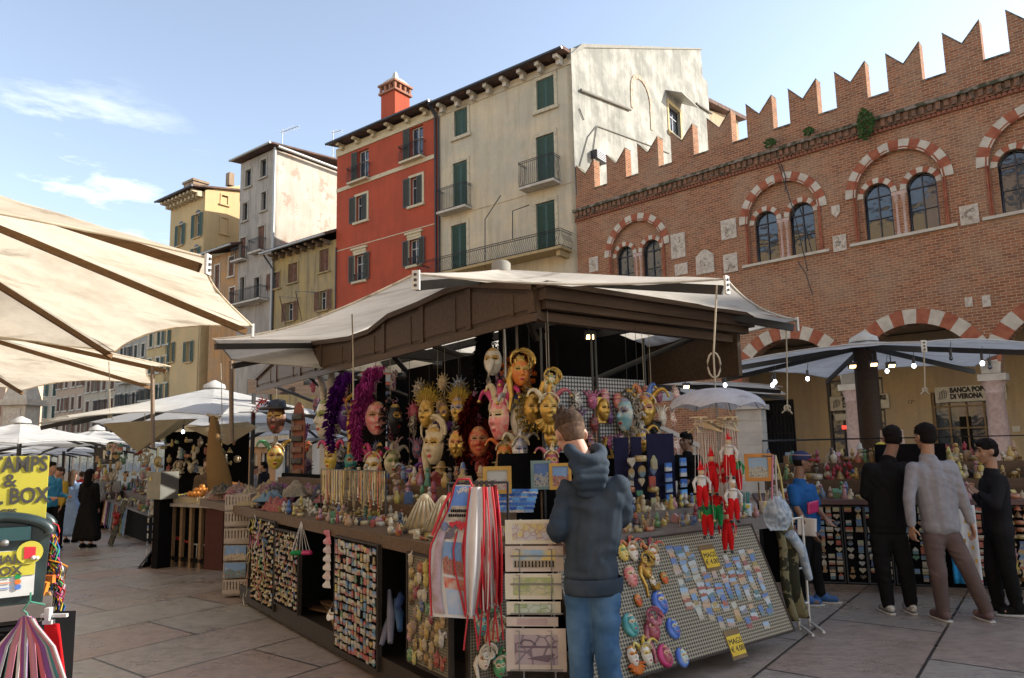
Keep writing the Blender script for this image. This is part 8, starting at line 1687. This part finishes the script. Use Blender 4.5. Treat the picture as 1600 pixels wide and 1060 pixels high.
for i in range(9): inst('orange', frm[0], FWp(fw * .5 + .1 * (i % 4), .03 + .1 * (i // 4) , hT + .1 + .05 * (i // 4)), (0, 0, 0), 1.1, 'orange rolled loose in front of the plum crate', 'orange', 'loose oranges')
q = FWp(-.05, .05, hT); o = thing('price_box', 'white paper box with red label at the left end of the fruit table', 'box', q, frz); b = MB(); b.bx(0, .16, 0, .2, 0, .16); b.build('box', CLW, o); b = MB(); b.bx(.02, .08, -.004, -.001, .03, .12); b.build('label', REDT, o)
a = PY(229, 780, 11.2); c = PY(267, 737, 11.2); o = thing('metal_cabinet', 'grey sheet metal cabinet on black support left of the fruit crates', 'cabinet', (a.x, a.y, gz(a.x, a.y)), frz); b = MB(); b.bx(.1, c.x - a.x - .1, .06, .28, 0, a.z - o.location.z); b.build('support', BLACKF, o); b = MB(); b.bx(0, c.x - a.x, 0, .3, a.z - o.location.z, c.z - o.location.z); b.build('body', mat('brushed grey metal', (.16, .16, .14), .45, metal=.5), o); b = MB(); b.prism([(.06, c.z - o.location.z - .13), (.12, c.z - o.location.z - .13), (.09, c.z - o.location.z - .06)], -.004, -.001); b.build('sticker', LEM, o)
# twisted brown canvas hanging over the fruit
a = PY(334, 650, 10.9); c = PY(342, 768, 10.9); o = thing('rolled_canvas', 'rolled brown canvas hanging twisted above the oranges', 'canvas', c, 0); n = 16
b = MB(); b.rings([[a.lerp(c, i / n) + V(((.05 + .14 * (i / n)) * cos(t + i * .12) * (1 + .25 * sin(3 * t)), (.04 + .08 * i / n) * sin(t + i * .12), 0)) for t in [2 * pi * k_ / 18 for k_ in range(18)]] for i in range(n + 1)]); b.build('canvas', canvas('brown canvas', (.22, .13, .05), (.12, .07, .03), .1), o, True); b = MB(); b.tube([a + V((-.1, 0, .02)), a + V((.1, 0, -.02))], .03, 6); b.build('tie', ROPE, o, True)
# drooping canvas pouches
TANC = canvas('tan rain canvas', (.36, .30, .20), (.2, .16, .1), .35)
for i, (q, Y) in enumerate(((((160, 662), (281, 655), (262, 650), (215, 707)), 12.2), (((290, 668), (402, 668), (345, 655), (356, 696)), 11.6))):
    A, B, D, T = [PY(x, y, Y) for x, y in q]; D = D + V((0, 1.2, 0)); o = thing('drooping_canvas', ('left tan canvas pouch drooping to a point from the fruit parasol', 'right tan canvas pouch drooping behind the rolled canvas')[i], 'canvas', T, 0)
    b = MB(); b.grid(lambda u, v: (A.lerp(B, u)).lerp(T, v) + V((0, -.06 * sin(pi * u) * (1 - v), -.05 * sin(pi * u) * (1 - v) * v)), 14, 10); b.grid(lambda u, v: (A.lerp(D, u)).lerp(T, v), 8, 8); b.grid(lambda u, v: (D.lerp(B, u)).lerp(T, v), 8, 8); b.build('canvas', TANC, o, True)
# hand truck lying by the fruit stall
q = PG(300, 885); o = thing('hand_truck', 'small hand truck with red handles and black wheels lying in front of the fruit stall', 'hand truck', q, frz); W_ = mat('white tube', (.50, .50, .48), .4); 
b = MB()
for z in (.03, .34): b.tube([(-.05, -.02, z), (.42, -.02, z)], .012, 6)
for x in (.0, .14, .28, .40): b.tube([(x, -.02, .03), (x, -.02, .34)], .009, 5)
b.build('frame', W_, o)
for z in (.05, .36): b = MB(); b.tube([(-.38, -.04, z + .06), (-.2, -.04, z + .02), (-.02, -.02, z)], [.025, .02, .016], 7); b.build('handle', mat('red grip', (.42, .02, .02), .5), o)
for x in (.06, .3): b = MB(); b.tube([(x, -.12, .0 + .07), (x, -.06, .07)], .075, 14); b.build('wheel', BLKP, o)
b = MB(); b.bx(.42, .66, -.04, -.01, 0, .36); b.build('toe_plate', mat('grey plate', (.22, .23, .24), .5), o)
q = PG(248, 880); o = thing('folding_chair', 'black folded chair leaning flat on the ground left of the hand truck', 'chair', q, frz - .5); b = MB(); b.add([(0, 0, .02), (.5, -.25, .02), (.5, -.1, .3), (0, .1, .34)], [(0, 1, 2, 3)]); b.build('seat', BLACKF, o, solid=.02); b = MB(); b.tube([(-.05, 0, .02), (.55, -.3, .03)], .015, 5); b.tube([(-.05, .12, .38), (.52, -.1, .3)], .015, 5); b.tube([(.55, -.3, .03), (.52, -.1, .3)], .015, 5); b.build('frame', GUT, o)
# stack of plastic crates and postcard column at the kiosk's left end
BGE = mat('beige plastic crate', (.33, .27, .22), .6); q = PG(347, 933)
hs = [PY(366, y, q.y).z for y in (932, 905, 878, 854, 832, 808)]
b = MB(); cw_ = 38 * q.y / 1100; hh = hs[1] - hs[0]
b.bx(0, cw_, .0, .3, 0, .02); b.bx(0, cw_, 0, .015, 0, hh * .35); b.bx(0, cw_, 0, .015, hh * .8, hh - .012)
for k in range(9): x = cw_ * k / 8; b.bx(max(0, x - .012), min(cw_, x + .012), 0.001, .014, hh * .35, hh * .8)
b.bx(0, .015, .015, .3, .02, hh - .012); b.bx(cw_ - .015, cw_, .015, .3, .02, hh - .012); b.bx(.015, cw_ - .015, .285, .3, .02, hh - .012); b.bx(.001, cw_ - .001, .006, .010, hh * .56, hh * .6)
cme = mesh_of(b, 'plastic_crate', BGE)
for i in range(6): inst('plastic_crate', cme, (q.x, q.y, gz(q.x, q.y) + .01 + i * hh), (0, 0, .05 * (i % 2)), 1, 'slotted plastic crate, %s in the stack at the kiosk' % ('lowest', 'second from bottom', 'third from bottom', 'fourth from bottom', 'second from top', 'topmost')[i], 'crate', 'stacked plastic crates')
b = MB(); b.bx(-cw_ * .42, cw_ * .42, -.012, -.005, -.08, .08); pm = mesh_of(b, 'view_card', PICT)
for i in (1, 2): inst('view_card', pm, (q.x + cw_ / 2, q.y, gz(q.x, q.y) + .01 + (i + .5) * hh), (0, 0, 0), 1, ('', 'lower', 'upper')[i] + ' colourful view card clipped on the stacked crates', 'card')
b = MB(); o = thing('bottle_rack', 'leaning brown rack of small bottles beside the stacked crates', 'rack', PG(372, 925), frz + .3); q2 = o.location
b.add([(0, -.1, .05), (.3, -.15, .05), (.42, .1, .85), (.12, .15, .85)], [(0, 1, 2, 3)]); b.build('panel', KRAFT, o, solid=.02)
for i in range(5):
    for j in range(5): inst('bottle', TR[4], q2 + Matrix.Rotation(frz + .3, 3, 'Z') @ V((.05 + .05 * j + .02 * i, -.12 + .05 * i, .25 + i * .11)), (0, 0, 0), 1.1, 'tiny bottle on the leaning brown rack', 'bottle', 'bottles on the brown rack')
# scarf stall further left, and other stalls of the row
def stall(label, p0, p1, hpx0, m_top, depth=1.2, n_tr=40, seed=1, lbt=''):
    fx = (p1 - p0); fx.z = 0; L_ = fx.length; fx.normalize(); P_ = Plane(p0, fx, V((0, 0, 1))); rz = atan2(fx.y, fx.x); o = thing('market_stall', label, 'stall', p0, rz)
    b = MB(); b.bx(0, L_, 0, depth, .86, .9); b.build('table_top', m_top, o); b = MB(); b.bx(.02, L_ - .02, .08, .11, .02, .86); b.bx(.02, .05, .11, depth, .02, .86); b.bx(L_ - .05, L_ - .02, .11, depth, .02, .86); b.build('cloth', BLACKF, o)
    b = MB(); b.bx(.1, L_ - .1, .5, .9, .9, 1.1); b.bx(.1, L_ - .1, .88, .9, 1.1, 1.45); b.build('display_back', DKW, o)
    rr = random.Random(seed)
    for i in range(n_tr):
        y = rr.choice((.1, .2, .3, .6, .75)); x = rr.uniform(.05, L_ - .05); me = rr.choice(TR[:8]); inst('trinket', me, P_.W(x, y, .9 if y < .5 else 1.1), (0, 0, rr.uniform(0, 6)), rr.uniform(2, 3.2), '%s on %s, %s, %s' % (SHP[me.name], lbt, 'front' if y < .5 else 'back', ('left', 'centre', 'right')[int(2.99 * x / L_)]), 'trinket', 'trinkets on ' + lbt)
    for i in range(n_tr // 2): inst('hanging_trinket', rr.choice(TR[:8] + MG), P_.W(rr.uniform(.1, L_ - .1), .87, rr.uniform(1.12, 1.42)), (0, 0, rz), rr.uniform(2, 3), 'trinket hanging at the back of ' + lbt, 'trinket', 'hanging trinkets of ' + lbt)
    return P_, L_, rz
TT = DKW
P2, L2_, rz2 = stall('stall with long colourful scarves hanging from its front, left of the fruit stall', PG(152, 822), PG(233, 852), 0, TT, 1.3, 60, 3, 'the scarf stall')
SCC = [mat('%s silk scarf' % n, c, .6, col2=tuple(x * 1.6 + .03 for x in c), scale=18) for n, c in (('violet', (.10, .03, .16)), ('grey blue', (.12, .16, .24)), ('beige', (.30, .26, .2)), ('olive', (.12, .12, .03)), ('dark', (.03, .03, .04)), ('lilac', (.3, .22, .36)), ('blue', (.05, .16, .3)), ('rust', (.25, .07, .04)))]
names = 'violet grey_blue beige olive dark lilac blue rust'.split()
for i in range(20):
    x = L2_ * .68 * (i + .4) / 20; o = thing('hanging_scarf', '%s scarf hanging on the scarf stall front' % names[(i * 3) % 8].replace('_', ' '), 'scarf', P2.W(x, 0, .25), rz2, 'scarves hanging on the scarf stall'); b = MB(); ww = .07; hgt = .62 + .05 * (i % 3)
    b.grid(lambda u, v: (ww * (u - .5) * (1 + .5 * v), -.02 - .02 * sin(u * 12 + i) - .06 * v, .62 - hgt * v), 8, 6); b.build('cloth', SCC[(i * 3) % 8], o)
o = thing('flower_board', 'leaning board of dried flowers with a red bunch beside the hanging scarves', 'board', PG(190, 850), rz2); b = MB(); b.add([(-.05, -.25, .02), (.55, -.25, .02), (.55, .0, .95), (-.05, .0, .95)], [(0, 1, 2, 3)]); b.build('board', mat('mottled dark board', (.14, .12, .08), .9, col2=(.04, .04, .03), scale=14, lo=.48, hi=.52), o, solid=.03)
b = MB(); 
for i in range(26): b.ball((.1 + .35 * r.random(), -.2 + .1 * r.random(), .45 + .25 * r.random()), .035, 7, 5)
b.build('red_flowers', mat('red flower', (.4, .02, .02), .6), o)
o = thing('display_rack', 'narrow dark rack of white framed trinkets between scarf stall and fruit stall', 'rack', PG(240, 886), rz2); b = MB(); b.bx(-.15, .2, 0, .05, 0, .95); b.build('panel', BLACKF, o)
for i in range(7):
    for j in range(4): inst('framed_trinket', MG[2], V(o.location) + V((-.1 + j * .08, -.02, .12 + i * .12)), (0, 0, rz2), 1.5, 'tiny pale framed trinket on the narrow dark rack', 'trinket', 'trinkets on the narrow rack')
stall('dark stall packed with goods further along the left row', PY(95, 790, 24) - V((0, 0, PY(95, 790, 24).z + .6)), PY(135, 790, 21) - V((0, 0, PY(135, 790, 21).z + .5)), 0, TT, 1.5, 20, 4, 'the far left stall')
# back stall behind the kiosk with flowers, fabrics and hanging goods (between fruit stall and kiosk)
BKP = thing('black_partition', 'black partition hung with goods behind the fruit stall', 'partition', PY(258, 700, 12.8) * 1, 0); BKP.location.z = gz(BKP.location.x, 12.8); MW[BKP.name] = frame(BKP.location, 0)
b = MB(); b.bx(0, 1.5, 0, .05, 0, 2.2); b.build('panel', BLACKF, BKP)
for i in range(60):
    px, py = r.uniform(245, 372), r.uniform(688, 745); p = PY(px, py, 12.6 - .4 * r.random()); me = r.choice(MM + TR[:8]); inst('hanging_ornament', me, p, (0, 0, r.uniform(-.5, .5)), r.uniform(1.0, 2.2), '%s hanging behind the oranges, %s, %s' % (SHP[me.name], 'upper part' if py < 715 else 'lower part', ('left', 'centre', 'right')[int((px - 245) / 43)]), 'ornament', 'ornaments behind the fruit stall')
for i in range(50):
    px, py = r.uniform(150, 232), r.uniform(695, 750); p = PY(px, py, 14.5 - .4 * r.random()); me = r.choice(MM + TR[:8] + MG); inst('hanging_ornament', me, p, (0, 0, r.uniform(-.5, .5)), r.uniform(1.4, 2.6), '%s hanging above the scarf stall, %s, %s' % (SHP[me.name], 'upper part' if py < 722 else 'lower part', ('left', 'centre', 'right')[int((px - 150) / 28)]), 'ornament', 'ornaments above the scarf stall')
q = PY(168, 712, 15); o = thing('market_sign', 'small dark sign with a gold letter above the scarf stall', 'sign', q, 0); b = MB(); b.bx(-.25, .25, 0, .03, -.18, .18); b.build('panel', BLK, o); text('lettering', 'M', .26, SIGNW, o, (0, -.004, 0), FRONT, .003, .01)
# shopfronts seen through the gap behind the kiosk's left end
for i, (xa, xb, yt, col, lb) in enumerate(((380, 432, 668, ORG, 'orange fronted shop seen under the parasols'), (432, 500, 655, plaster('pale shop plaster', (.50, .50, .46), (.44, .44, .42), (.3, .3, .28)), 'pale shop front with a white fascia seen behind the rabbit mask'), (500, 660, 650, BEI, 'beige shop front seen behind the hanging masks'))):
    a, c = PY(xa, yt, 30), PY(xb, yt, 30); o = thing('shop_front', lb, 'shop', (a.x, 30, -.6), 0); w_ = c.x - a.x; h = a.z + .6; slab('wall', col, o, [(0, 0), (w_, 0), (w_, h), (0, h)], [[(.3, .05), (w_ * .45, .05), (w_ * .45, h - 1.1), (.3, h - 1.1)], [(w_ * .55, .05), (w_ - .3, .05), (w_ - .3, h - 1.1), (w_ * .55, h - 1.1)]], 0, .3)
    b = MB(); b.bx(.1, w_ - .1, .25, .28, .05, h - .8); b.build('shop_window', GLASS, o); b = MB(); b.bx(0, w_, -.15, -.003, h - .85, h - .35); b.bx(0, w_, .3, 3.5, h - .1, h); b.build('fascia', CREAM, o)
    b = MB()
    for k in range(4): b.bx(.3 + k * (w_ - .6) / 3 - .04, .3 + k * (w_ - .6) / 3 + .04, .1, .2, .05, h - 1.1)
    b.build('frames', STONE_W, o)
# ================================================================ NEAR LEFT: STAMPS BOARD, MAIL BOX, HANGING CORDS
YS = mat('bright yellow sign', (.46, .41, .04), .6, col2=(.40, .35, .04)); SGN = mat('dark grey print', (.05, .045, .04), .6)
FM = Fac(PY(77, 760, 3.0), radians(118)); 
def FMp(px, py, y=0): x, z = FM.at(px, py, y); return x, z
x1, z1 = FMp(77, 712); x0, z0 = FMp(-75, 870); s = thing('stamps_sign', 'bright yellow board reading STAMPS & MAIL BOX standing behind the dark mail box', 'sign', FM.W(x0, 0, z0), FM.rz)
w_, h = x1 - x0, z1 - z0; b = MB(); b.bx(0, w_, 0, .015, 0, h); b.build('panel', YS, s)
k = 3.0 / 1100
def sgt(t_, px, py, size, sx=1., m=SGN, bold=.0, par=s, org=None, y=-.003):
    x, z = FMp(px, py); text('lettering', t_, size, m, par, (x - x0, y, z - z0), FRONT, .001, bold, 'CENTER', sx)
sgt('STAMPS', 24, 727, .088, .74, bold=.0022); sgt('&', 16, 752, .075, bold=.0008); sgt('MAIL BOX', 8, 777, .088, .76, bold=.0022); sgt('GPS', 13, 800, .028, 1.2, bold=.0008)
p = FM.W(*[FMp(0, 812)[0]], .0, 0); 
MBX = mat('dark green painted metal', (.012, .022, .022), .35, col2=(.02, .035, .035), scale=20); MBB = mat('teal stripe metal', (.015, .055, .06), .35)
FN = Fac(PY(68, 870, 2.75), radians(122)); xa, za = FN.at(66, 942); xb = FN.at(-110, 880)[0]; zt = FN.at(40, 806)[1]; zs = FN.at(66, 835)[1]
o = thing('mail_box', 'dark green round topped mail box with MAIL BOX label at near left', 'mail box', FN.W(xb, 0, 0), FN.rz); W2 = xa - xb; Hm = zt - za
prof = [(0, za), (W2, za), (W2 + .01, zs)] + [(W2 / 2 + (W2 / 2 + .015) * cos(t), zs + (zt - zs) * sin(t)) for t in [pi * q_ / 16 for q_ in range(1, 16)]] + [(-.01, zs)]
b = MB(); b.prism(prof, .02, .32); fixn(b.build('body', MBX, o)); b = MB(); b.tube([(x, .0, z) for x, z in prof[2:]], .02, 8); b.tube([(x, .33, z) for x, z in prof[2:]], .02, 8); b.build('rim', MBX, o)
z5, z6_ = FN.at(20, 845)[1], FN.at(20, 824)[1]; b = MB(); b.bx(.04, W2 - .05, -.012, .018, z5, z6_); b.build('flap', MBB, o)
z7, z8 = FN.at(20, 933)[1], FN.at(20, 861)[1]; b = MB(); b.bx(.02, W2 - .03, .0, .018, z7, z8); lab = b.build('label_panel', [mat('white label', (.55, .56, .55), .4)], o); b = MB(); b.bx(.02, W2 - .03, -.004, -.001, z7 + (z8 - z7) * .45, z8 - .001); b.build('yellow_band', YS, lab)
def lt(t_, px, py, size, m=SGN, bold=.002, sx=1.): x, z = FN.at(px, py); text('lettering', t_, size, m, lab, (x - xb, -.008, z), FRONT, .001, bold, 'CENTER', sx)
lt('MAIL', 12, 875, .046, bold=.001); lt('BOX', 10, 893, .046, bold=.001)
x, z = FN.at(47, 863); x -= xb; b = MB(); b.prism(arcp(x, z, .042, 0, 2 * pi * 19 / 20, 19), -.010, -.005); fixn(b.build('round_sticker', YS, lab)); b = MB(); b.prism([(x - .018, z - .022), (x + .018, z - .022), (x + .018, z + .02), (x - .018, z + .022)], -.013, -.0105); fixn(b.build('red_stamp', REDT, lab)); b = MB(); b.ball((x + .012, -.014, z - .02), .008, 8, 5); b.ball((x + .024, -.014, z - .022), .007, 8, 5); b.build('sticker_figure', CLW, lab)
for i, (py, m_) in enumerate(((901, GRC), (909, MC['orange']), (917, MC['blue']))):
    x, z = FN.at(28, py); x -= xb; b = MB(); b.prism(arcp(x, z, .010, 0, 2 * pi * 11 / 12, 11), -.007, -.0045); fixn(b.build('dot', m_, lab)); b = MB(); b.bx(x - .12, x - .02, -.006, -.0045, z - .002, z + .001); b.build('line', m_, lab)
x, z = FN.at(7, 861); x -= xb; b = MB(); b.lathe([(.012, -.0), (.014, .01), (.001, .012)], n=12); l_ = b.build('lock', WIRE, o); l_.location = (x, -.015, z + .03); l_.rotation_euler = (pi / 2, 0, 0)
b = MB(); b.bx(0, W2, .03, .3, 0, za); b.bx(-.03, W2 + .03, -.02, .33, za - .05, za - .001); b.build('pedestal', mat('grey brown stone', (.13, .11, .10), .9), o)
# cords hanging on a yellow cane
q = PY(80, 960, 3.05); o = thing('cord_cane', 'yellow cane hung with coloured cords and laces beside the mail box', 'cane', q, 0); b = MB(); b.tube([PY(73, 965, 3.05), PY(82, 812, 3.05)], .012, 6); b.build('cane', mat('yellow cane', (.42, .28, .04), .6), o, True)
cols_ = [mat('cord ' + n, c, .7) for n, c in (('white', (.5, .5, .48)), ('red', (.4, .03, .03)), ('black', (.02, .02, .02)), ('yellow', (.45, .35, .04)), ('pink', (.45, .08, .2)), ('green', (.05, .25, .08)), ('orange', (.5, .18, .02)), ('blue', (.04, .1, .3)))]
for i in range(8):
    b = MB()
    for j in range(22):
        y0 = r.uniform(815, 935); x_ = 80 + (935 - y0) * .0; pts = []
        wv = 10 + 18 * min(1, (y0 - 800) / 120)
        a0 = PY(x_ + r.uniform(-6, 4), y0, 3.03); side = r.uniform(-.6, 1.1)
        for t in (0, .3, .6, 1): pts.append(a0 + V((side * wv * k * sin(t * 2.2), -.03 * r.random(), -.085 * t + .02 * sin(t * 3))))
        b.tube(pts, .0032, 4, False)
    b.build('cords', cols_[i], o, True)
q = PY(62, 940, 2.85); b = MB(); b.box(PY(60, 918, 2.9), (.07, .02, .05), R=Matrix.Rotation(.2, 3, 'Y')); b.box(PY(75, 905, 2.95), (.05, .02, .03)); b.build('orange_tags', MC['orange'], o, True)
b = MB(); b.grid(lambda u, v: PY(64 + 14 * u + 3 * sin(v * 5), 925 + 34 * v, 2.9), 6, 8); b.build('yellow_pouch', mat('yellow pouch', (.48, .36, .12), .7, col2=(.3, .08, .05), scale=14), o, True, solid=.006)
# hook, plastic clip and ribbons at the bottom left
YR = 2.35; o = thing('ribbon_bunch', 'bunch of pink, white and violet ribbons draped over a hook at bottom left', 'ribbons', PY(44, 1060, YR), 0)
RB = [mat('ribbon ' + n, c, .6) for n, c in (('white', (.52, .50, .50)), ('pink', (.45, .08, .12)), ('violet', (.16, .04, .2)), ('grey', (.3, .3, .33)), ('teal', (.03, .18, .2)), ('rose', (.4, .15, .2)))]
for i in range(19):
    t = (i / 18 - .5) * 2; xs_ = 42 + t * 14; xe_ = 42 + t * 78 + r.uniform(-8, 8); b = MB(); y0 = 962 + 5 * abs(t); P0 = [PY(xs_ * .6 + 42 * .4 - 0, y0, YR - .002 * i), PY(xs_, y0 + 10, YR - .002 * i), PY((xs_ * .55 + xe_ * .45), 1010, YR - .002 * i), PY(xe_, 1110, YR - .002 * i), PY(xe_ + t * 10, 1260, YR)]
    b.add([q_ + V((s_ * (.0045 + .003 * (i % 3)), 0, 0)) for q_ in P0 for s_ in (-1, 1)], [(2 * a_, 2 * a_ + 1, 2 * a_ + 3, 2 * a_ + 2) for a_ in range(4)], True); b.build('ribbon', RB[i % 6], o, True, solid=.002)
b = MB(); b.grid(lambda u, v: PY(70 + 22 * u + 18 * v * u, 975 + 150 * v, YR + .12), 6, 8); b.build('red_cloth', REDC, o, True, solid=.006)
b = MB(); b.grid(lambda u, v: PY(-20 + 100 * u, 985 + 190 * v + 8 * sin(u * 7), YR + .2), 8, 8); b.build('dark_bag', BLACKF, o, True, solid=.02)
o2 = thing('wire_hook', 'green wire hook above the ribbon bunch', 'hook', PY(42, 950, YR), 0); b = MB(); b.tube([PY(x, y, YR) for x, y in ((48, 926), (47, 940), (40, 948), (36, 954), (42, 958), (44, 966))], .003, 5); b.tube([PY(44, 940, YR), PY(70, 945, YR + .1)], .003, 5); b.build('hook', mat('green wire', (.05, .2, .14), .4), o2, True)
o2 = thing('plastic_clip', 'white plastic clip hanger sticking out at bottom left', 'clip', PY(85, 962, YR + .05), 0); b = MB(); p_ = PY(85, 962, YR + .05); b.box(p_, (.085, .012, .010)); b.box(PY(76, 962, YR + .04), (.014, .02, .05)); b.box(PY(76, 972, YR + .04), (.03, .02, .012)); b.box(PY(76, 953, YR + .04), (.02, .014, .012)); b.build('clip', W_, o2, True)
o2 = thing('display_post', 'low grey cabinet under the mail box carrying the ribbons', 'cabinet', PZ(-10, 1150, 0), 0); q = PY(-60, 1000, YR + .3); b = MB(); b.bx(q.x, PY(38, 1000, YR + .3).x, YR + .28, YR + .6, 0.01, PY(0, 985, YR + .3).z); b.build('body', BLACKF, o2, True)
